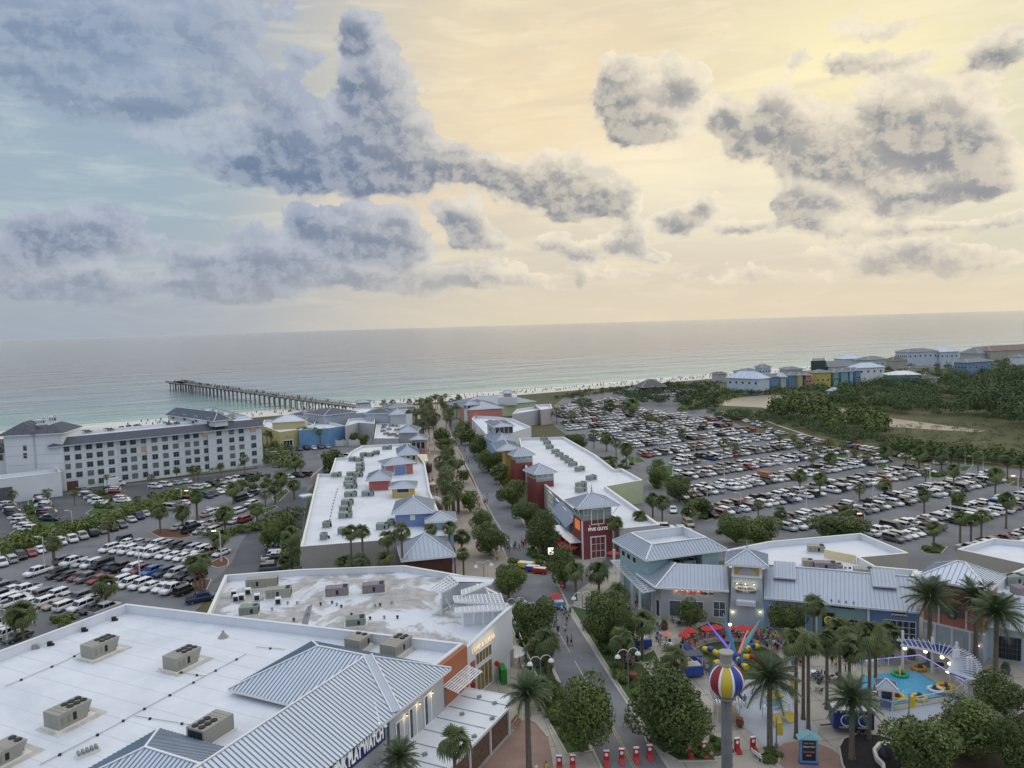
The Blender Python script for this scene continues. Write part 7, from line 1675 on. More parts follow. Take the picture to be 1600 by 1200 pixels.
# box truck, cargo van
def truck(px,py,az,m_box,m_cab,label,cat='truck',name='box_truck',L2=4.2):
    t=empty(name,W(px,py),PI/2-az,label,cat); mb=MB(); mb.box((-.9,0,1.75),(L2,2.2,2.3)); mb.build('cargo_box',m_box,t); mb=MB(); loft(mb,[[(1.3,-1,.5),(1.3,1,.5),(1.3,1,2.2),(1.3,-1,2.2)],[(2.1,-1,.5),(2.1,1,.5),(2.1,.95,2.1),(2.1,-.95,2.1)],[(2.6,-1,.5),(2.6,1,.5),(2.6,.9,1.35),(2.6,-.9,1.35)],[(3.3,-.95,.5),(3.3,.95,.5),(3.3,.85,1.1),(3.3,-.85,1.1)]],0); mb.m=[]; mb.build('cab',m_cab,t)
    mb=MB(); mb.add([(2.13,-.85,2.05),(2.13,.85,2.05),(2.63,.85,1.38),(2.63,-.85,1.38)],[(0,3,2,1)]); mb.box((1.8,0,1.75),(.7,2.02,.5)); mb.build('windows',m_glass,t)
    for a in(-1.9,2.3):
        for b in(-1,1): inst('wheel',wheel_me,t,(a,b,.38),0,(1.1,1.1,1.1))
truck(1199,752,R(150),mat('orange_brown_box',(.34,.13,.06),.6),m_wplast,'orange brown box truck with white cab in the middle of the big lot')
truck(179,760,R(60),m_wplast,m_wplast,'white cargo truck parked below the hotel hedge',name='cargo_truck')
for i,(x,y,c_) in enumerate([(124,756,'red')]): put_car(W(x,y),R(100),'sedan','red','dark red car parked by the hotel entrance canopy',None)
# ---------------------------------------------------------------- hotel, pier, beach houses
m_hot=mat('hotel_wall',(.66,.69,.71),.8,var=.05,vs=.15); m_hot2=mat('hotel_band',(.44,.49,.54),.8)
hotel=empty('hotel',W(250,745),0,'long five storey white hotel with slate eaves and rows of square windows','hotel')
HA,HB=W(97,767),W(411,726); HF=Face(HA,HB); hl=HF.L; hz=15.2
mb=MB(); HF.slab(mb,0,hl,0,hz,-16,0); part(mb,'wall',m_hot,hotel)
# shallow bays
xs_b=[(0,.255,.5),(.255,.395,0.0),(.395,.55,.5),(.55,.705,0.),(.705,1.,.5)]
for a,b,o_ in xs_b:
    if o_: mb=MB(); HF.slab(mb,hl*a,hl*b,0,hz-.02,0,o_); part(mb,'bay_wall',m_hot,hotel)
def bayoff(x):
    for a,b,o_ in xs_b:
        if hl*a<=x<=hl*b: return o_
    return 0
colpx=[412,484,555,620,690,771,833,902,965,1032,1097,1173,1229,1291,1371,1449,1510,1585]
colx=[HF.pxs(c/4,700)[0] for c in colpx]
f0=Face(HF.p(0,0,0),HF.p(hl,0,0)); f5=Face(HF.p(0,0,.5),HF.p(hl,0,.5))
m_lit=mat('lit_hotel_glass',(.2,.14,.1),.2,emit=(1,.55,.35),es=.15)
wn_me={}
def hotel_window(x,z,lit=False,ww=1.65,hh=1.6):
    fc=f5 if bayoff(x) else f0
    key=(ww,hh)
    if key not in wn_me:
        t_=Face((0,0,0),(1,0,0)); a=MB()
        for x0,x1,z0,z1 in((-ww/2-.12,-ww/2,-hh/2-.12,hh/2+.12),(ww/2,ww/2+.12,-hh/2-.12,hh/2+.12),(-ww/2,ww/2,-hh/2-.12,-hh/2),(-ww/2,ww/2,hh/2,hh/2+.12),(-.04,.04,-hh/2,hh/2),(-ww/2,ww/2,.1,.16)): t_.slab(a,x0,x1,z0,z1,.02,.1)
        b=MB(); t_.quad(b,-ww/2,ww/2,-hh/2,hh/2,.03); wn_me[key]=(mesh_of(a,'window',mat('window_frame_grey',(.22,.25,.26),.5)),[mesh_of(b,'pane',m_wing),mesh_of(b,'pane',m_lit),mesh_of(b,'pane',mat('curtained_glass',(.16,.19,.17),.25))])
    me,pn=wn_me[key]; p=fc.p(x,z,0)-hotel.location; o=inst('window',me,hotel,p,math.atan2(fc.d.y,fc.d.x)); inst('pane',pn[1 if lit else (0 if random.random()<.75 else 2)],o)
for i,x in enumerate(colx):
    for k in range(5):
        if k==0 and i<2: continue
        hotel_window(x,1.9+2.95*k,lit=(i in(13,17) and k==4) or (i==7 and k==3))
mb=MB()
for k in range(1,5): HF.slab(mb,0,hl,.42+2.95*k-.06,.42+2.95*k+.04,.5,.53)
part(mb,'floor_band',m_hot2,hotel)
# slate eave skirt
mf=MB(); A_,B_,C_,D_=HF.p(-3.2,15.1,1.9),HF.p(hl+.5,15.1,1.9),HF.p(hl+.5,17.3,-2.2),HF.p(1.4,17.3,-2.2); mf.poly([A_,B_,C_,D_]); E2,F2=HF.p(-3.2,15.1,-10),HF.p(1.4,17.3,-7); mf.poly([E2,A_,D_,F2]); part(mf,'slate_skirt',m_slate,hotel)
mb=MB(); mb.beam(A_-V3((0,0,.2)),B_-V3((0,0,.2)),.2,.35); mb.beam(A_-V3((0,0,.2)),E2-V3((0,0,.2)),.2,.35); mb.poly([p-V3((0,0,.35)) for p in(A_,HF.p(-3.2,15.1,0),HF.p(hl,15.1,0),B_)][::-1]); part(mb,'fascia',m_hot2,hotel)
mb=MB(); P=[HF.p(1.4,0,-2.2),HF.p(hl+.5,0,-2.2),HF.p(hl+.5,0,-15),HF.p(1.4,0,-15)]
mb=MB(); mb.poly([(p.x,p.y,16.4) for p in P]); part(mb,'roof_deck',m_tpo,hotel)
mb=MB(); mb.beam(HF.p(3,16.9,-14.8),HF.p(hl,16.9,-14.8),.3,1.1); part(mb,'back_parapet',m_par,hotel)
for i,(px,py) in enumerate([(131,677),(137,677),(166,674),(172,674),(190,671),(201,669),(213,668),(218,669),(259,665),(263,665),(275,664),(304,662),(340,659),(345,658),(358,657),(362,657)]):
    fcp=W(px,py,16.5); hvac(fcp,.6,1.6,1.3,1.1,1,m_slate,f'small dark rooftop condenser, {ordn(i+1)} from the left on the hotel roof','condensers on the hotel roof',False)
# upper penthouse right with roof terrace
hipbox('penthouse','slate roofed rooftop pavilion on the right half of the hotel roof',(258,648),(334,658),(276,641),18.7,m_hot,dep=6.5,z0=16.4,rm=m_slate,wins=(4,18.4,2.,2.2,m_dark))
hipbox('penthouse','small slate hip roof beside the rooftop pavilion on the hotel',(334,657),(364,656),(345,652),17.9,m_hot,dep=4.5,z0=16.4,rm=m_slate)
tb=empty('hotel_rear_wing',W(340,660,0),0,'long white rear wing of the hotel running back toward the beach','building')
P=[HF.p(hl-15,0,-16.2),HF.p(hl,0,-16.2),HF.p(hl,0,-64),HF.p(hl-15,0,-64)]; shell(tb,P,17.2,m_hot,m_tpo,ph=.8,cm=m_slate)
rr=random.Random(12)
mb=MB()
for i in range(70):
    t=rr.random(); s=rr.random(); q=HF.p(hl-1.5-12*s,0,-18-44*t); mb.box((q.x,q.y,16.9),(rr.uniform(.6,1.8),rr.uniform(.6,1.5),rr.uniform(.5,1.4)),rz=rr.random())
o=part(mb,'roof_clutter',m_hvac,tb,kind='stuff')
# left tower block of the hotel
lt2=empty('hotel_left_tower',W(60,770),0,'taller white stair block with slate hip roofs left of the hotel','building')
TA_,TB_=W(15,772),W(97,767); TF=Face(TA_,TB_); tlh=19.3
mb=MB(); TF.slab(mb,0,TF.L+1.5,0,tlh,-16,1.0); part(mb,'wall',m_hot,lt2)
zz=TF.L*.55
mb=MB(); TF.slab(mb,zz,zz+.5,8.2,tlh-.3,.98,1.2); part(mb,'corner_pilaster',m_hot2,lt2)
for k in range(2,6): mb=MB(); TF.slab(mb,0,TF.L+1.5,k*3.1,k*3.1+.12,.9,1.05); part(mb,'floor_band',m_hot2,lt2)
ft=Face(TF.p(0,0,1.0),TF.p(TF.L,0,1.0))
for px,py in((39,700),(39.5,712)): x_,z_=ft.pxs(px,py); window(lt2,ft,x_,z_,1.0,1.7,1,1,m_hot2,mat('warm_dim_glass',(.10,.08,.05),.2),.1)
za=TF.p(-.5,0,1.); zb2=TF.p(TF.L*.57,0,1.)
hiproof(lt2,TF.p(-.5,0,.8),TF.p(TF.L*.55,0,.8),15,tlh,tlh+3.6,1.2,rm=m_slate,sm=m_slate,pitch=3.,cap=False)
hiproof(lt2,TF.p(TF.L*.60,0,.8),TF.p(TF.L+1.2,0,.8),15,tlh,tlh+2.6,1.2,rm=m_slate,sm=m_slate,pitch=3.,cap=False)
hvac(TF.p(TF.L*.55,tlh+2.2,-6),.5,2.4,1.5,1.8,1,m_trim,'white vent stack on the dark left tower roof',None,False); hvac(TF.p(TF.L*.75,tlh+2.6,-7),.5,2.4,1.5,2.2,1,m_trim,'white plant box on the dark left tower roof',None,False)
ll=empty('hotel_far_left_wing',W(-10,775),0,'low left wing with slate eave at the picture edge','building'); LF=Face(W(-90,782),W(15,772)); mb=MB(); LF.slab(mb,0,LF.L,0,14.2,-14,-1); part(mb,'wall',m_hot,ll)
mf=MB(); mf.poly([LF.p(0,14,.2),LF.p(LF.L+.3,14,.2),LF.p(LF.L+.3,16.3,-3.5),LF.p(0,16.3,-3.5)]); part(mf,'slate_skirt',m_slate,ll)
fl2=Face(LF.p(0,0,-1),LF.p(LF.L,0,-1))
for px,py in((1,703),(1,715),(-12,704),(-12,716)): x_,z_=fl2.pxs(px,py); window(ll,fl2,x_,z_,1.2,1.9,1,1,m_hot2,mat('warm_dim_glass'),.1)
# service podium
sp=empty('hotel_service_podium',W(40,790),0,'low white service podium with roof plant and a dark loading bay','building')
SA_,SB_=W(-90,800),W(98,775); SF=Face(SA_,SB_); P=[SF.p(0,0,0),SF.p(SF.L,0,0),SF.p(SF.L,0,-9),SF.p(0,0,-9)]; shell(sp,P,7.6,m_hot,m_tpo,ph=.9)
x0,_=SF.pxs(0,770); x1,_=SF.pxs(20,770); mb=MB(); SF.slab(mb,x0-2,x1,0,5.,-.01,.06); part(mb,'loading_bay',mat('dim_bay',(.10,.11,.13),.9),sp)
for i,(px,py,w2) in enumerate([(15,722,3.5),(43,722,2.6),(51,727,1.6),(57,725,1.2),(30,729,1.2)]): hvac(W(px,py,6.8),.6,w2,2,2.2 if i<2 else 1.3,1,m_hvacg,f'grey green roof plant on the hotel podium, {ordn(i+1)} from the left','roof plant on the hotel podium',False)
for i,(px,py,w2,h2,m_,lb) in enumerate([(52,772,7,4.2,mat('dark_green_tank',(.05,.075,.07),.6),'dark green generator box in the service yard'),(62,772,3,3.2,m_slate,'black generator unit beside the green box'),(84,766,2.4,5.6,m_slate,'tall dark stack at the hotel corner'),(25,779,1.,1.6,m_slate,'small black bin at the left of the service yard')]):
    p=W(px,py); t=empty('service_unit',p,.65,lb,'machine'); mb=MB(); mb.box((0,0,h2/2),(w2,2.,h2)); mb.build('housing',m_,t)
    for k in range(int(w2)): mb=MB(); mb.box((-w2/2+.5+k,-1.02,h2*.5),(.7,.05,h2*.7)); mb.build('louvre_panel',m_fan,t)
mb=MB(); x0,_=SF.pxs(93,770)
dn=Face(HF.p(0,0,.5),HF.p(hl,0,.5)); x_,z_=dn.pxs(108,754); mb=MB(); dn.slab(mb,x_-2.6,x_+2.6,0,2.9,.0,.05); part(mb,'garage_opening',mat('brown_opening',(.13,.06,.05),.8),hotel)
# ---------------------------------------------------------------- pier
pr=empty('fishing_pier',(-210,598,0),0,'long weathered fishing pier on rows of piles with a widened end','pier')
p0=W(536,633,6.); p1=W(272,597,6.); p1.z=p0.z=0; pd=(p1-p0); pl=pd.length; pd.normalize(); pn=V3((-pd.y,pd.x,0))
m_deck=mat('pier_deck',(.19,.18,.17),.9,var=.2,vs=.5); m_pile=mat('pier_pile',(.20,.19,.18),.9,var=.25,vs=.8); dz=6.3
def pd_box(a,b,w,z,h,off=0.): mb=MB(); A_=p0+pd*a+pn*off;B_=p0+pd*b+pn*off; mb.beam((A_.x,A_.y,z),(B_.x,B_.y,z),w,h); return mb
part(pd_box(-22,pl,8.,dz,.5),'deck',m_deck,pr); part(pd_box(pl-38,pl+2,15.,dz,.5),'end_deck',m_deck,pr)
pile=MB(); pile.tube((0,0,-4),(0,0,dz-.2),.42,n=7); pile_me=mesh_of(pile,'pile',m_pile)
n_b=38
for k in range(n_b):
    s_=-6+k*(pl+4)/n_b; wide=s_>pl-38
    for o_ in((-6.5,-2.2,2.2,6.5) if wide else (-3.3,3.3)):
        q=p0+pd*s_+pn*o_-pr.location; inst('pile',pile_me,pr,(q.x,q.y,0))
    q=p0+pd*s_; mb=MB(); ww=7.5 if wide else 4.; a,b=q-pn*ww,q+pn*ww; mb.beam((a.x,a.y,dz-.65),(b.x,b.y,dz-.65),.9,.8); part(mb,'pile_cap',m_pile,pr)
for o_ in(-3.9,3.9):
    mb=pd_box(-22,pl-38,.12,dz+1.3,.15,o_)
    for k in range(60): q=p0+pd*(-20+k*(pl-20)/60)+pn*o_; mb.box((q.x,q.y,dz+.8),(.12,.12,1.1))
    part(mb,'railing',m_deck,pr)
mb=MB()
for o_ in(-7.4,7.4): A_=p0+pd*(pl-38)+pn*o_;B_=p0+pd*(pl+2)+pn*o_; mb.beam((A_.x,A_.y,dz+1.1),(B_.x,B_.y,dz+1.1),.15,.5)
part(mb,'end_railing',m_deck,pr)
rr=random.Random(2); mb=MB()
for i in range(150):
    s_=rr.uniform(0,1)**.7*pl; q=p0+pd*s_+pn*rr.choice((-3,3,-2.5,rr.uniform(-3,3)))*(1 if s_<pl-38 else 2); mb.box((q.x,q.y,dz+1.05),(.45,.35,1.6),taper=.6)
o=mb.build('pier_crowd',mat('crowd_dark',(.07,.07,.08),.9,var=.6,vs=.5),None); tag(o,'tiny dark figures of anglers and walkers scattered along the pier','crowd',None,'stuff')
mb=MB()
for i in range(420):
    s_=rr.uniform(60,760); t_=rr.uniform(-30,-4); q=shore(s_,t_); mb.box((q.x,q.y,.6),(.6,.5,rr.choice((1.2,1.6))),rr.choice((1,1,0)) and mat('crowd_dark') or mat('beach_tent',(.25,.4,.55),.8,var=.5,vs=.2),taper=.6)
o=mb.build('beach_crowd',None,None); tag(o,'tiny beachgoers and tents strung along the white sand','crowd',None,'stuff')
# ---------------------------------------------------------------- beach houses to the right
m_hb=mat('house_blue',(.18,.27,.42),.8); m_hs=mat('house_salmon',(.50,.20,.18),.8); m_hy=mat('house_yellow',(.50,.41,.12),.8); m_hg=mat('house_green',(.22,.42,.34),.8); m_ht=mat('house_teal',(.22,.40,.44),.8); m_hp=mat('house_pale_blue',(.50,.57,.65),.8); m_hm=mat('house_mint',(.42,.50,.42),.8); m_hl=mat('house_lime',(.42,.46,.22),.8); m_gr=mat('shingle_grey',(.20,.21,.23),.8); m_bwr=mat('blue_white_roof',(.50,.58,.70),.5); m_brn=mat('shingle_brown',(.13,.11,.10),.9)
wi=lambda n: (n,6.5,1.5,1.6,m_dark)
HS=[('pale blue gabled beach house, nearest of the row beside the dunes',(1133,590),(1187,592),(1160,580),10.5,m_hp,14,m_bwr,(5,7.5,1.4,1.5,m_dark)),
('deep blue square beach house right of the pale blue one',(1188,589),(1218,588),(1203,583.5),9.8,m_hb,12,m_gr,None),
('mint green narrow house with white hip roof',(1219,589),(1231,588.5),(1222,582),9.,m_hm,9,m_bwr,None),
('blue grey house between the mint and lime houses',(1232,586),(1247,585.5),(1240,581),9.8,m_hb,9,m_gr,None),
('small lime green house beside the salmon one',(1247.5,586),(1257,585.5),(1252,582),9.8,m_hl,9,m_gr,None),
('salmon pink tall house in the colourful row',(1258,586),(1270,585.5),(1264,582),9.6,m_hs,9,m_gr,(2,5,1.3,1.5,m_dark)),
('yellow wide house in the colourful row',(1273,582),(1301,581),(1287,577),10.5,m_hy,12,m_gr,(3,5,1.2,1.5,m_dark)),
('sea green house right of the yellow one',(1302,581.5),(1313,581),(1307,576),10.,m_hg,10,m_gr,(2,5,1.2,1.5,m_dark)),
('teal house in the middle of the far colourful row',(1313.5,580.5),(1328,580),(1321,575),10.,m_ht,10,m_gr,None),
('light blue narrow house near the end of the row',(1328.5,580),(1336,579.5),(1332,575),10.,m_lblue,10,m_gr,None),
('blue house at the far end of the colourful row',(1336.5,579),(1348,578.5),(1342,574),10.,m_hb,10,m_gr,(2,5,1.3,1.5,m_dark)),
('pale roof lantern house rising behind the blue house',(1190,574),(1207,573),(1198,568),15.,m_hp,9,m_gr,(3,12,1.2,1.2,m_dark)),
('grey hip roofed house behind the pale blue one',(1165,581),(1192,579),(1178,575),11.,m_grey,14,m_gr,None),
('grey roofed house seaward of the lime green house',(1228,577),(1257,576),(1242,572),12.,m_grey,14,m_gr,None),
('low brown roofed house left of the pale blue house',(1122,584),(1138,583),(1130,580),7.,m_grey,10,m_brn,None),
('white house with blue white roof far behind the yellow house',(1320,561),(1354,559.5),(1337,553.5),14.,m_hp,16,m_bwr,(4,11,1.5,1.5,m_dark)),
('long grey roofed house behind the sea green house',(1295,573),(1345,569),(1318,563),12.,m_grey,16,m_gr,None),
('white house with blue roof and gables right of the blue house',(1341,575),(1384,573),(1362,566),11.,m_white,14,m_bwr,(4,8,1.4,1.5,m_dark)),
('pale grey house behind the blue roofed white house',(1358,562),(1386,560),(1370,556),14.,m_hm,14,m_gr,(3,10,1.5,1.5,m_dark)),
('brown hip roofed house between the white houses',(1394,563),(1420,562),(1408,556.5),10.,m_tan,14,m_brn,None),
('big white double house on the ridge, left of two',(1418,550),(1468,548),(1442,544),16.,m_hp,18,m_gr,(6,12,1.5,1.6,m_dark)),
('big blue white house on the ridge, right of two',(1469,550),(1501,548.5),(1485,542.5),15.,m_hp,18,m_bwr,(4,11,1.5,1.6,m_dark)),
('teal house with bright white roof among the trees',(1388,586),(1441,585),(1416,579),8.5,m_ht,14,mat('bright_white_roof',(.72,.74,.78),.5),(4,5.5,1.5,1.5,m_win)),
('dark roofed house right of the teal one',(1441,591),(1468,590),(1452,584),6.,m_grey,12,m_brn,None),
('long low yellow house behind the teal house',(1420,575),(1463,573),(1441,571.5),6.,m_lime,10,m_brn,None),
('blue balconied house half hidden in the woods',(1512,566),(1552,563),(1532,559.5),13.,m_hb,12,m_gr,(4,9,1.5,1.6,m_dark)),
('long brown roofed building on the far right ridge',(1548,548),(1660,542),(1600,538),13.,m_tan,26,mat('brown_ridge_roof',(.21,.14,.12),.8),None),
('grey hip roofed house left of the long brown roof',(1530,552),(1570,549),(1552,541),11.,m_grey,20,m_gr,None),
('small white house glimpsed at the right edge of the woods',(1594,557),(1610,556),(1602,553),12.,m_white,10,m_gr,None)]
for lb_,a,b,c_,ze,wm,dp_,rm_,w_ in HS: hipbox('beach_house',lb_,a,b,c_,ze,wm,dep=dp_,rm=rm_,wins=w_,cat='house',pitch=4.,over=.9)
db=empty('dark_box_house',W(1278,590,0),0,'dark green flat topped boxy house behind the salmon one','house'); shell(db,[W(1267,565,17),W(1290,564,17),W(1290,560,17),W(1268,561,17)],17.5,mat('dark_green_wall',(.05,.07,.06),.8),m_gr,ph=.4)
hipbox('beach_bar','dark thatched beach bar with two gables by the dunes',(1003,605),(1042,603),(1022,592.5),4.5,m_brown,dep=14.,rm=mat('thatch_grey',(.12,.13,.12),.9),pitch=5.,cat='beach bar',over=1.5)
hipbox('beach_hut','teal walled hut beside the dark beach bar',(983,609),(1000,608),(991,605.5),4.,m_teal,dep=6,rm=m_brn,pitch=4.,cat='hut')
hipbox('white_shed','small white shed between the trees under the houses',(1304,611),(1316,609.5),(1311,605),4.,m_white,dep=6,rm=m_bwr,pitch=4.,cat='shed')
# ---------------------------------------------------------------- planting
random.seed(33)
T_=place_tree
for i,(x,y,w,h,lb) in enumerate([(909,1108,92,108,'big dense round crowned oak beside the red barriers, nearest of the street'),(1040,1098,118,108,'broad oak spreading right of the street near the ball column'),(1072,1125,80,80,'darker crowned oak leaning over the right hand shrubs'),
 (838,973,62,72,'dense oak on the left kerb near the white railing'),(947,962,66,78,'oak on the right kerb left of the white umbrella'),(975,985,48,60,'smaller oak merging with the kerbside oak'),(795,905,46,46,'round oak at the cross street corner'),(882,884,52,52,'round oak in front of the red tower'),
 (766,838,52,46,'round oak on the promenade edge in the middle distance'),(849,830,56,54,'dense oak left of the red tower'),(823,800,40,30,'flat round oak behind the one left of the tower'),(801,769,44,36,'round oak beside the yellow post pavilion'),(752,811,38,28,'round oak on the left side halfway down the street'),(736,780,30,26,'small round oak left of the street crowd'),
 (782,738,32,26,'round oak, sixth on the right side'),(764,717,40,30,'broad dark oak, fifth on the right side'),(750,696,36,26,'broad oak, fourth on the right side'),(734,680,30,22,'oak, third on the right side'),(725,667,26,19,'oak, second on the right side'),
 (724,742,20,17,'small round oak, fifth on the left side'),(715,726,21,16,'small round oak, fourth on the left side'),(702,706,25,22,'round oak, third on the left side'),(696,693,28,17,'flat oak, second on the left side'),(689,679,30,22,'large dark oak, first on the left side'),(670,655,30,22,'dark oak cluster beside the promenade palms'),
 (901,689,34,26,'broad dark oak behind the long right roof'),(1029,740,35,30,'round oak at the lot entrance island'),(1028,723,20,13,'small round oak above the entrance island'),(1062,760,46,36,'broad oak beside the first car row'),(1097,790,30,26,'round oak on the near island with shrubs'),
 (1150,822,50,38,'oak of the near island cluster, left'),(1188,828,60,42,'broad oak of the near island cluster, right'),(1312,822,86,36,'wide low oak in front of the white parapet'),(1498,780,24,22,'pale round tree standing among the palms of the lot'),
 (1160,915,1,1,''),
 (1079,957,40,36,'leafy tree in front of the folding glass front'),(1232,965,52,44,'dark leafy tree in front of the light blue shop'),(1300,1008,1,1,''),
 (1440,1162,104,84,'big dark oak at the bottom right, left of two'),(1512,1132,112,70,'big dark oak in front of the pool, middle'),(1572,1085,80,56,'paler tree at the right picture edge'),(1590,1165,64,90,'tree at the bottom right corner'),(1432,1186,60,40,'low dark tree at the bottom edge'),
 (520,717,32,30,'dark oak behind the stepped white roof'),(427,833,34,38,'oak beside the grey blank wall, left'),(452,822,28,36,'oak beside the grey blank wall, right'),(556,683,14,16,'small tree against the grey wall'),(570,687,16,16,'second small tree against the grey wall'),(548,686,14,10,'low tree by the garden wall')]):
    if w>2: T_(x,y,w,h,lb,'street oaks' if x<900 and y<850 and x>660 else None,far=w<34,me=None)
def P_(bx,by,cy,w,lb,kind='fan',grp=None,**k): return place_palm(bx,by,cy,w,kind,lb,grp,**k)
# date palms
P_(1203,1176,1060,100,'large feathery date palm right of the ball globe','date'); P_(1331,1186,1092,86,'large date palm over the dark mulch circle','date'); P_(1452,1036,932,80,'tall date palm in front of the blue shop','date'); P_(1524,1038,935,74,'tall date palm in front of the salmon tower','date'); P_(1555,1077,956,84,'tallest spreading date palm at the right','date')
P_(827,1212,1082,74,'date palm on the pink paving left of the street','date'); P_(628,1262,1182,66,'date palm crown under the navy sign','date')
P_(713,1262,1158,52,'fan palm in front of the white canopy roof'); 
PL=[(1272,1022,945,36,'tall thin palm in front of the teal shop'),(1244,1154,1003,48,'leftmost palm of the tall plaza cluster'),(1255,1124,1000,42,'palm behind the leftmost one of the plaza cluster'),(1263,1142,1006,40,'thin trunked palm in the plaza cluster'),(1292,1108,1002,42,'palm in the middle of the plaza cluster'),(1312,1074,984,44,'palm behind the middle of the plaza cluster'),(1327,1102,1012,46,'palm right of the middle of the plaza cluster'),(1358,1156,992,46,'tall palm beside the pool kiosk'),(1368,1080,1006,40,'palm left of the bumper boat pool'),(1386,1034,994,46,'bushy palm in front of the escape room doors'),
(1004,1030,972,38,'palm beside the big white umbrella'),(973,1050,998,40,'palm in front of the kerbside oak'),(1054,1064,1026,42,'bushy palm left of the ticket booth'),(966,958,926,36,'palm under the side pergola'),(936,928,893,36,'palm at the base of the red tower'),(900,938,892,30,'palm behind the round oak at the junction'),(857,1064,1002,42,'palm on the left kerb over the railing'),(962,874,816,25,'palm right of the red tower'),(1000,850,808,22,'palm behind the long block roof'),(835,1055,1010,30,'palm mixed into the left kerb oaks'),(800,915,900,30,'palm beside the round oak at the cross street'),(843,1110,1075,40,'low palm near the white crook lamp'),
(552,932,831,27,'front palm before the blank wall, first from the left'),(570,931,829,25,'front palm before the blank wall, second from the left'),(609,928,840,27,'front palm before the blank wall, third'),(631,926,829,28,'front palm before the blank wall, fourth'),(540,936,879,28,'low palm at the foot of the blank wall, left'),(567,934,877,28,'low palm at the foot of the blank wall, middle'),(604,932,872,28,'low palm at the foot of the blank wall, right'),(676,892,827,22,'palm in front of the columned tower, left'),(704,890,824,22,'palm in front of the columned tower, right'),(722,868,838,26,'palm beside the promenade lawn'),(457,893,836,28,'yellowish palm by the service drive'),(447,893,876,24,'low palm by the blue pickup'),(725,905,865,20,'palm beside the boarded pavilion')]
for bx,by,cy,w,lb in PL: P_(bx,by,cy,w,lb)
LP_=[(86,884,848,24),(166,944,915,36),(171,854,817,24),(251,834,798,26),(286,826,800,26),(352,830,801,28),(365,788,764,24),(117,790,770,13),(30,958,938,1),(37,1003,958,42),(306,930,880,28),(320,918,877,24),(348,862,838,24),(308,812,775,20),(402,818,795,24),(430,788,762,20),(415,792,772,18),(440,772,748,24),(460,780,757,20),(462,742,722,20),(470,745,725,16),(346,748,728,12),(302,752,732,14),(310,752,735,12),(277,757,734,12),(237,762,745,12),(383,742,716,16),(168,768,745,10),(238,790,773,14),(216,797,779,14),(75,789,770,16),(20,790,772,16),(28,866,850,1),(455,712,700,10)]
for i,(bx,by,cy,w) in enumerate(LP_):
    if w>2: P_(bx,by,cy,w,f'green crowned sabal palm in the hotel lot, {ordn(i+1)} met from the front',grp='palms in the hotel lot',far=w<20)
# orange-brown dying palms
for bx,by,cy,w,lb in((25,1000,962,30,'rusty orange dying palm beside the green one at the lower left'),(314,925,882,24,'rusty orange dying palm by the lit lamp post'),(340,868,842,22,'rusty orange palm in the hotel lot island'),(309,812,776,19,'orange brown palm at the middle of the hotel lot'),(84,884,850,18,'brown skirted palm over the hedge')): P_(bx,by,cy,w,lb,dead=True)
RP_=[(1249,713,695,17),(1278,713,698,16),(1295,708,690,18),(1298,734,716,21),(1269,735,714,18),(1318,710,695,15),(1250,770,742,21),(1281,777,748,22),(1343,784,763,19),(1382,778,757,22),(1382,722,706,20),(1220,828,800,20),(1323,838,800,24),(1130,712,691,17),(1149,720,698,17),(1035,818,784,26),(1076,814,797,23),(1001,848,808,1),(1185,814,787,18),(1446,760,739,17),(1490,769,734,21),(1444,804,773,21),(1528,744,713,19),(1574,752,716,23),(1555,775,742,25),(1572,826,780,25),(1500,850,808,22),(1517,850,812,22),(1533,850,806,22),(1459,858,825,23),(1471,735,712,22),(1486,730,705,22),(1498,730,704,20),(1436,732,709,22),(1595,752,718,20),(928,700,678,19),(948,705,683,22),(963,724,691,18),(979,732,701,22),(915,715,697,1),(1020,808,780,22),(1066,687,676,14),(1034,690,675,18),(1100,672,662,12),(1205,712,700,1),(1195,675,662,12),(1218,705,683,12),(1160,700,688,1),(870,662,642,18),(894,664,648,18),(953,650,633,20),(988,650,633,22),(975,650,634,18),(909,645,628,18),(920,645,629,18),(1016,668,652,14),(1010,664,648,16),(1030,668,655,14),(1330,770,752,1),(1545,865,838,1),(1335,722,708,14),(1355,728,712,14),(1415,728,712,14),(1505,815,795,1),(1240,700,684,14),(1262,702,686,14),(1175,664,653,12),(1150,660,648,12)]
for i,(bx,by,cy,w) in enumerate(RP_):
    if w>2: P_(bx,by,cy,w,f'sabal palm in the big lot, {ordn(i+1)} of those standing between its car rows',grp='palms in the big lot',far=w<20)
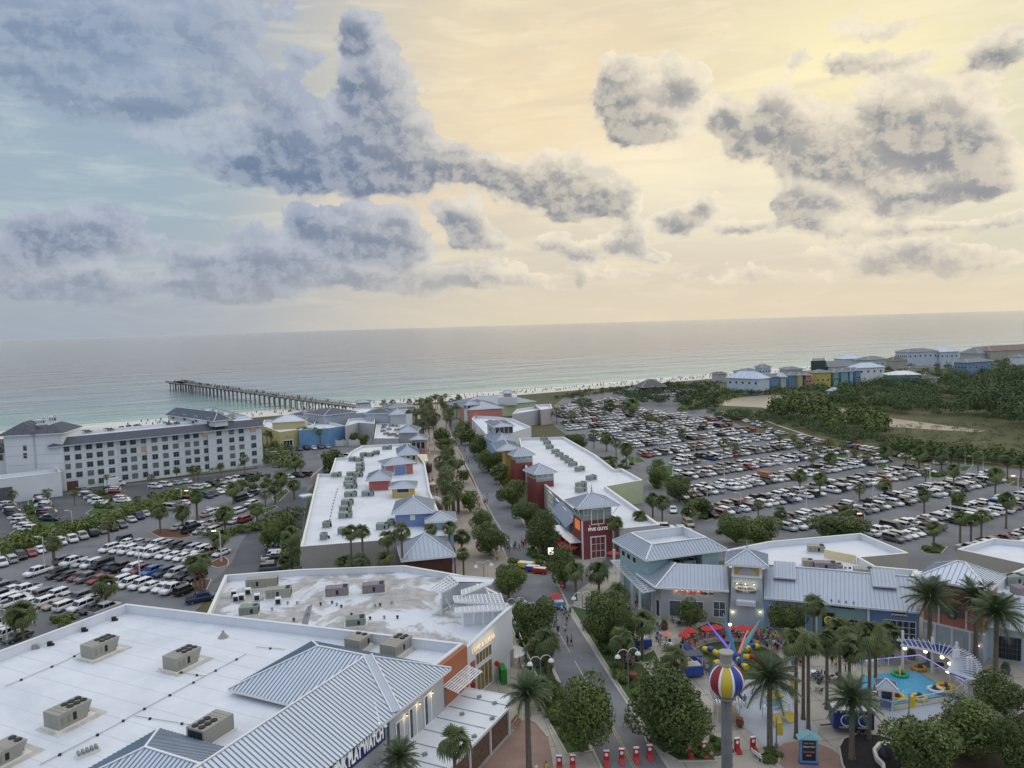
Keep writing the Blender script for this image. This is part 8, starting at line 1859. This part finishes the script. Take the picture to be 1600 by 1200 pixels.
# promenade palms
rr=random.Random(8)
k=0
for (x0,y0,n,sx,sy,w) in((707,800,16,12,20,22),(700,765,12,12,16,20),(716,690,3,5,8,13),(672,680,10,12,14,15),(662,658,12,14,9,12),(675,645,12,24,6,10),(712,648,9,12,8,9),(700,668,5,6,8,12)):
    for i in range(n):
        bx=x0+rr.uniform(-sx,sx); by=y0+rr.uniform(-sy,sy); s=w*rr.uniform(.85,1.15); k+=1
        P_(bx,by,by-s*rr.uniform(1.5,2.1),s,f'promenade palm, {ordn(k)} from the near end of the palm grove','fan','palms along the promenade',far=True)
for i,(bx,by,cy,w) in enumerate([(681,640,619,8),(697,640,618,8),(717,642,620,10),(706,644,626,10),(768,705,660,12),(772,690,665,10),(770,715,672,9),(668,640,625,8),(652,640,628,12),(640,640,627,10),(600,640,629,12),(614,638,628,10),(470,698,672,12),(478,700,671,12),(486,700,673,11),(494,700,672,12),(501,700,674,11),(508,698,673,12),(418,700,676,12),(424,700,678,11),(430,700,680,11),(906,622,610,5),(915,620,609,5),(921,619,608,5),(942,620,607,6),(1332,590,582,1),(1512,560,549,5),(1518,560,548,5),(1524,560,549,5)]):
    if w>2: P_(bx,by,cy,w,f'distant palm near the beach, {ordn(i+1)} in the scattered belt behind the shops',grp='distant palms near the beach',far=True)
def mass(name,label,px_poly,n,r0,r1,hf,me_list,m,seed,dens=None,per=160,leaf=.55,lift=0.):
    r=np.random.default_rng(seed); P=[W(*p) for p in px_poly]; pp=[(p.x,p.y) for p in P]; xs=[p[0] for p in pp];ys=[p[1] for p in pp]; pos=[]
    q=random.Random(seed); tries=0
    while len(pos)<n and tries<60000:
        tries+=1; x,y=q.uniform(min(xs),max(xs)),q.uniform(min(ys),max(ys))
        if inpoly(x,y,pp): pos.append((x,y,q.uniform(r0,r1)))
    allv=[]
    for x,y,rad in pos:
        c=np.array([x,y,rad*hf+lift]); d=r.normal(size=(per,3)); d[:,2]=np.abs(d[:,2])*.9-.25; d/=np.linalg.norm(d,axis=1)[:,None]
        wob=1+.25*np.sin(d[:,0]*7+rad)+.2*np.sin(d[:,1]*9+x)
        p=c+d*(rad*wob*r.uniform(.75,1.,per))[:,None]*np.array([1,1,hf])
        nn=d+r.normal(scale=.5,size=(per,3)); nn/=np.linalg.norm(nn,axis=1)[:,None]; a=np.cross(nn,r.normal(size=(per,3))); a/=np.linalg.norm(a,axis=1)[:,None]; b=np.cross(nn,a); s=leaf*r.uniform(.6,1.5,per)[:,None]*(rad/3)**.5
        allv.append(np.stack([p-a*s,p-b*s*.7,p+a*s,p+b*s*.7],1).reshape(-1,3))
    V_=np.concatenate(allv); me=bpy.data.meshes.new(name); nq=len(V_)//4; me.vertices.add(len(V_)); me.vertices.foreach_set('co',V_.ravel()); me.loops.add(nq*4); me.loops.foreach_set('vertex_index',np.arange(nq*4)); me.polygons.add(nq); me.polygons.foreach_set('loop_start',np.arange(0,nq*4,4)); me.update(calc_edges=True); me.materials.append(m)
    o=bpy.data.objects.new(name,me); COL.objects.link(o); tag(o,label,'woods',None,'stuff'); return o
# shrubs in the planting beds
k=0
def scatter(poly,n,r0,r1,h,grp,uv=True,far=False,seed=1):
    global k
    q=random.Random(seed); P=[S(*p) for p in poly] if uv else [W(*p) for p in poly]
    xs=[p.x for p in P];ys=[p.y for p in P]; i=0; tries=0
    while i<n and tries<4000:
        tries+=1; x,y=q.uniform(min(xs),max(xs)),q.uniform(min(ys),max(ys))
        if not inpoly(x,y,[(p.x,p.y) for p in P]): continue
        i+=1;k+=1; r=q.uniform(r0,r1); place_bush(0,0,r,h*q.uniform(.7,1.2),'clipped green shrub in the '+grp,'shrubs in the '+grp,world=V3((x,y,0)),far=far)
scatter([(18.6,128),(21.3,134),(21.3,85),(18.8,85),(18,96),(18.4,110)],34,.9,1.5,1.6,'left roadside bed',seed=2)
scatter([(29.4,83),(33.8,83),(34.8,92),(34.3,108),(33.2,126),(30,129)],42,.9,1.55,1.6,'right roadside bed',seed=3)
scatter([(1012,1100),(1040,1120),(1092,1150),(1112,1188),(1060,1188),(1020,1160)],16,.9,1.4,1.5,'corner bed by the red barriers',uv=False,seed=4)
scatter([(1187,1181),(1203,1174),(1216,1180),(1212,1192),(1198,1197)],9,.5,.8,.9,'small lawn by the bench',uv=False,seed=5)
scatter([(1097,1170),(1115,1152),(1138,1160),(1145,1176)],8,.5,.8,.8,'small lawn left of the ball column',uv=False,seed=6)
scatter([(1262,994),(1330,1008),(1368,1022),(1340,1030),(1300,1028),(1250,1012)],18,.6,1.,1.,'long bed before the teal shop',uv=False,seed=7)
scatter([(1070,995),(1100,985),(1135,988),(1172,992),(1176,998),(1130,996),(1100,994),(1078,1002)],22,.6,.9,.9,'hedge arc behind the ride',uv=False,seed=8)
mass('hotel_hedge','clipped dark hedge running along the foot of the hotel',[(195,748),(300,741),(405,727),(402,722),(300,733),(195,741)],130,0.8,1.3,.8,None,m_bush,58,per=70,leaf=.35)
mass('lot_hedge','long loose hedge crossing the hotel car park',[(0,855),(60,842),(150,817),(235,790),(300,770),(260,795),(150,825),(100,842),(0,870)],150,1.2,2.2,.8,None,m_bush,59,per=70,leaf=.35)
scatter([(340,756),(400,742),(440,745),(430,765),(380,768),(340,766)],14,1.2,2.,2.2,'hedge at the middle of the hotel lot',uv=False,far=True,seed=11)
scatter([(30,800),(45,790),(60,826),(100,818),(60,834),(35,842),(26,832)],16,1.,1.8,1.8,'left island under the hotel',uv=False,far=True,seed=12)
scatter([(150,770),(165,762),(180,788),(195,790),(160,800),(145,800)],14,1.,1.8,1.8,'palm island under the hotel',uv=False,far=True,seed=13)
mass('thicket','shrubby thicket beside the blank grey wall',[(405,815),(470,800),(470,885),(440,890),(425,860)],46,1.0,2.2,.8,None,m_bush,63,per=70,leaf=.35)
scatter([(1015,752),(1030,735),(1048,735),(1050,760),(1020,765)],9,1.,1.6,1.4,'lot entrance island',uv=False,far=True,seed=15)
scatter([(1065,785),(1100,790),(1120,808),(1095,812)],9,1.,1.6,1.3,'near lot island',uv=False,far=True,seed=16)
scatter([(1125,833),(1150,826),(1208,836),(1200,852),(1150,850)],14,1.,1.8,1.6,'near lot oak island',uv=False,far=True,seed=17)
scatter([(1452,742),(1484,740),(1478,746),(1456,747)],8,1.2,1.8,1.3,'clipped oval island of the big lot',uv=False,far=True,seed=18)
scatter([(1440,862),(1452,854),(1478,856),(1466,866)],8,1.,1.6,1.2,'island beside the tan back wall',uv=False,far=True,seed=19)
scatter([(800,870),(812,880),(806,898),(795,895)],5,1.,1.5,1.2,'kerb corner by the cross street',uv=False,far=True,seed=20)
scatter([(825,855),(850,870),(870,900),(845,890),(832,870)],12,1.,1.6,1.4,'bed by the screen sign',uv=False,far=True,seed=21)
scatter([(985,745),(940,722),(925,712),(960,715),(1000,730)],14,1.,1.6,1.2,'strip beside the long right block',uv=False,far=True,seed=22)
mass('drive_hedge','low hedge along the service drive',[(300,840),(330,838),(410,822),(440,818),(420,828),(340,842)],60,0.7,1.2,.8,None,m_bush,72,per=70,leaf=.35)
scatter([(80,975),(110,965),(105,985),(90,990)],5,1.,1.6,1.6,'bed at the parapet',uv=False,far=True,seed=24)
# woods and scrub as masses
mass('woods','dense dark green pine and oak woods beyond the marsh',[(1290,628),(1330,608),(1400,600),(1470,592),(1560,580),(1700,570),(1800,610),(1800,700),(1640,672),(1560,662),(1470,655),(1400,648),(1330,638)],760,2.,4.2,1.05,None,m_woods,1,per=300,leaf=.3)
mass('woods','tall dark trees rising at the right picture edge',[(1500,642),(1560,612),(1640,600),(1780,610),(1800,690),(1620,688),(1550,668)],150,3.6,6.2,1.35,None,m_woods,21,per=420,leaf=.3)
mass('woods','trees filling the gaps between the beach houses on the right',[(1290,604),(1350,594),(1450,586),(1560,574),(1700,562),(1700,548),(1520,556),(1400,572),(1290,590)],170,1.8,3.2,1.,None,m_woods,2,per=110,leaf=.5)
mass('woods','dark scrub belt in front of the coloured beach houses',[(1100,612),(1140,614),(1200,612),(1290,606),(1300,614),(1230,618),(1150,618),(1100,622)],110,1.4,2.5,.9,None,m_woods,3,per=90,leaf=.45)
mass('woods','bushy green belt between the big lot and the marsh',[(1110,645),(1200,648),(1260,655),(1330,675),(1400,694),(1480,706),(1480,716),(1400,704),(1320,694),(1250,674),(1180,660),(1110,655)],190,1.1,2.4,.95,None,m_woods,4,per=160,leaf=.28)
mass('woods','green scrub along the marsh path at the right',[(1380,694),(1480,708),(1600,722),(1800,740),(1800,752),(1600,731),(1480,720),(1390,706)],190,1.2,2.8,1.,None,m_bush,5,per=90,leaf=.4)
mass('woods','round crowned trees in the bend of the lot edge',[(1270,652),(1330,650),(1375,660),(1385,680),(1340,688),(1290,676)],36,2.3,3.7,.95,None,m_oak,6,per=380,leaf=.42)
mass('woods','dark trees standing before the sandy channel',[(1205,648),(1240,636),(1262,640),(1300,655),(1260,660),(1215,655)],22,2.8,4.8,1.2,None,m_oak,7,per=320,leaf=.5)
mass('woods','dune vegetation and low trees between the beach and the big lot',[(860,622),(960,608),(1060,600),(1125,598),(1130,606),(1060,612),(960,616),(865,628)],170,1.,2.,.8,None,m_woods,8,per=60,leaf=.45)
mass('woods','dark tree group at the beach end of the big lot',[(960,618),(1060,606),(1120,606),(1130,640),(1080,645),(1060,636),(1000,632)],95,1.6,3.,1.05,None,m_woods,9,per=120,leaf=.45)
mass('marsh_reeds','tufts of dry reed scattered over the marsh flat',[(1330,676),(1450,660),(1600,668),(1800,690),(1800,745),(1600,716),(1480,704)],420,.8,1.6,.4,None,leafmat('reed_leaves',(.10,.10,.045),(.13,.125,.06)),10,per=30,leaf=.25)
mass('marsh_reeds','green rush banks beside the wet sand channel',[(1100,622),(1160,617),(1150,622),(1130,630),(1100,640),(1060,645),(1070,625)],160,1.2,2.4,.5,None,m_bush,11,per=40,leaf=.6)
mass('marsh_reeds','low rush islets in the wet sand channel',[(1255,618),(1300,616),(1345,628),(1380,648),(1330,640),(1290,630)],60,1.5,2.6,.5,None,m_bush,12,per=60,leaf=.6)
mass('woods','thick shrubbery between the hotel and the yellow store',[(415,700),(440,690),(470,720),(455,745),(430,735),(410,725)],28,1.2,2.4,1.,None,m_bush,13,per=90,leaf=.5)
# ---------------------------------------------------------------- people of the place
def person_me(seed,pose,shirt,pants,skin,hair):
    bm_v=[];E_=[];Rd=[]
    def v(x,y,z,r): bm_v.append((x,y,z)); Rd.append(r); return len(bm_v)-1
    st={'stand':0,'walk':.22,'walk2':.32,'sit':0}[pose]; sit=pose=='sit'; zb=-.42 if sit else 0
    pel=v(0,0,.93+zb,.15); ch=v(0,.01,1.18+zb,.16); sh=v(0,.0,1.38+zb,.13); nk=v(0,0,1.47+zb,.06); hd=v(0,.02,1.6+zb,.105); ht=v(0,.0,1.69+zb,.09)
    for a,b in((pel,ch),(ch,sh),(sh,nk),(nk,hd),(hd,ht)): E_.append((a,b))
    for s in(-1,1):
        hp=v(s*.1,0,.86+zb,.1)
        if sit: kn=v(s*.12,.42,.48,.075); ft=v(s*.12,.42,.08,.05); te=v(s*.12,.55,.04,.045)
        else: kn=v(s*.11,s*st*.5+.02,.48,.075); ft=v(s*.11,s*st-.02,.09,.05); te=v(s*.11,s*st+.14,.04,.045)
        E_+= [(pel,hp),(hp,kn),(kn,ft),(ft,te)]
        so=v(s*.2,0,1.37+zb,.07); el=v(s*.27,-s*st*.4-.02,1.1+zb,.052); ha=v(s*.26,-s*st*.7+.12 if pose!='stand' else .04,.88+zb+(.1 if pose!='stand' else 0),.04)
        E_+=[(sh,so),(so,el),(el,ha)]
    me=bpy.data.meshes.new('body'); me.from_pydata(bm_v,E_,[]); o=bpy.data.objects.new('body',me); COL.objects.link(o)
    md=o.modifiers.new('s','SKIN'); 
    for i,r in enumerate(Rd): me.skin_vertices[0].data[i].radius=(r,r*.85)
    me.skin_vertices[0].data[0].use_root=True
    o.modifiers.new('u','SUBSURF').levels=1
    dg=bpy.context.evaluated_depsgraph_get(); me2=bpy.data.meshes.new_from_object(o.evaluated_get(dg)); bpy.data.objects.remove(o)
    for m in(skin,shirt,pants,hair): me2.materials.append(m)
    for p in me2.polygons:
        c=p.center; z=c.z-zb
        if z>1.5: i=3 if (z>1.66 or c.y<-.01) else 0
        elif z>1.43: i=0
        elif z>1.15 and abs(c.x)<.33: i=1
        elif z>.9: i=1 if abs(c.x)<.19 else 0
        elif z>.5: i=2 if abs(c.x)<.2 else 0
        else: i=0 if c.z>.09 else 3
        if sit and c.y>.1 and .38<c.z<.62 and abs(c.x)<.2: i=2
        p.material_index=i; p.use_smooth=True
    return me2
SH={'white':(.7,.7,.7),'black':(.02,.02,.025),'red':(.4,.04,.04),'blue':(.08,.18,.42),'grey':(.25,.26,.28),'pink':(.55,.28,.28),'teal':(.08,.3,.3),'yellow':(.6,.5,.12)}
m_sh={k_:mat('shirt_'+k_,v_,.9,var=.1) for k_,v_ in SH.items()}; m_pt={'black':mat('shorts_black',(.02,.02,.03),.9),'denim':mat('shorts_denim',(.07,.1,.18),.9),'khaki':mat('shorts_khaki',(.33,.27,.18),.9)}
sk=[mat('skin_light',(.5,.3,.22),.6),mat('skin_dark',(.14,.075,.05),.6)]; hr=[mat('hair_dark',(.025,.018,.014),.7),mat('hair_blond',(.35,.25,.12),.7)]
pm=[];q=random.Random(14)
for i,(s_) in enumerate(list(SH)*3):
    pt=list(m_pt)[i%3]; pm.append((person_me(i,('walk','stand','walk2','stand')[i%4],m_sh[s_],m_pt[pt],sk[0 if q.random()<.75 else 1],hr[0 if q.random()<.7 else 1]),s_,pt,('walking','standing','striding','standing')[i%4]))
sitme=[(person_me(90+i,'sit',m_sh[s_],m_pt['denim'],sk[0],hr[0]),s_) for i,s_ in enumerate(('white','red','black','blue'))]
pc={}
def person(p,where,i=None,rz=None,grp=None,z=.05):
    me,s_,pt,act=pm[q.randrange(len(pm)) if i is None else i]
    key=(s_,pt,act,where); pc[key]=pc.get(key,0)+1
    o=inst('person',me,None,(p.x,p.y,z),q.uniform(0,6.28) if rz is None else rz,(q.uniform(.95,1.08),)*3)
    tag(o,f'person in {s_} top, {act} {where}'+('' if pc[key]==1 else ', '+ordn(pc[key])),'person',grp)
def crowd(px,py,sx,sy,n,where,grp,seed):
    r=random.Random(seed)
    for _ in range(n): person(W(px+r.uniform(-sx,sx),py+r.uniform(-sy,sy)),where,grp=grp)
for i,(x,y,w_) in enumerate([(977,1137,'on the street centre near the barriers'),(985,1139,'beside the companion near the barriers'),(883,992,'on the street below the cart'),(885,984,'on the street behind the first walker'),(872,992,'alone near the left kerb oak'),(887,1009,'on the street, left of a pair'),(893,1009,'on the street, right of a pair'),(886,972,'in the file beside the right kerb'),(882,966,'in the file near the cart'),(888,968,'at the kerb near the cart'),(878,960,'right behind the blue cart'),(884,958,'beside the blue cart'),(891,962,'at the kerb behind the cart'),
    (1022,1046,'alone on the plaza lawn corner'),(1025,1050,'next to the one on the lawn corner'),(1158,1105,'beside the striped kiosk'),(1164,1104,'right of the striped kiosk'),(813,1050,'by the white railing'),(817,1054,'leaning by the white railing'),(820,1060,'in blue light by the railing'),(812,1044,'left of the railing group'),(1239,1048,'under the plaza palms'),(1213,1000,'in front of the light blue shop'),(838,1215,'at the bottom of the pink paving'),(854,1214,'at the bottom right of the pink paving'),(1300,1042,'by the seat wall'),(1306,1046,'near the seat wall'),(1321,1050,'behind the palm trunks'),(786,1008,'by the round white counter'),(793,1002,'in red beside the counter'),(796,1006,'behind the round white counter'),(1548,1060,'near the right hand bench'),(318,905,'between the cars and the lit lamp')]): person(W(x,y),w_)
crowd(806,858,18,6,17,'in the line crossing the street before the red tower','people crossing the street',1)
crowd(981,1040,9,6,13,'in the queue beside the grassy bed','queue by the grassy bed',2)
crowd(925,905,16,10,12,'between the junction and the side pergola','people near the side pergola',3)
for i in range(56):
    a=R(q.uniform(-20,200)); c_=W(1152,1031); rr_=q.uniform(8.1,9.0); person(V3((c_.x+rr_*math.cos(a),c_.y+rr_*math.sin(a),0)),'watching at the ride railing',grp='spectators round the ride')
for i in range(22): 
    a=R(q.uniform(10,170)); c_=W(1152,1031); rr_=q.uniform(6.7,7.4); person(V3((c_.x+rr_*math.cos(a),c_.y+rr_*math.sin(a),0)),'waiting inside the ride ring',grp='riders inside the ring')
crowd(1100,1050,7,6,10,'between the ticket booth and the ball globe','people by the ticket booth',4)
crowd(1190,1005,16,12,14,'on the plaza right of the ride','people right of the ride',5)
crowd(672,762,18,14,30,'in the promenade crowd','promenade crowd',6)
crowd(773,866,14,12,16,'on the tan paving by the cross street','people by the cross street',7)
crowd(775,858,9,14,6,'near the promenade corner','people by the cross street',8)
crowd(885,842,9,6,9,'at the patio of the red tower','people on the red tower patio',9)
crowd(738,714,12,10,16,'on the far street between the oaks','people on the far street',10)
crowd(720,690,8,10,12,'on the far street near the beach end','people on the far street',11)
crowd(757,785,12,12,10,'on the street beside the yellow post pavilion','people on the middle street',12)
crowd(670,700,14,14,16,'on the upper promenade','people on the upper promenade',13)
crowd(700,650,8,6,12,'at the head of the street by the beach','people at the beach end',14)
crowd(1075,975,14,4,7,'at the tables before the restaurant','people at the restaurant tables',15)
crowd(1000,945,14,8,8,'under the side pergola','people near the side pergola',16)
for o in bpy.data.objects:
    if o.get('label') and len(o['label'].replace(',',' ').split())>16: print('LONG',len(o['label'].split()),o['label'])
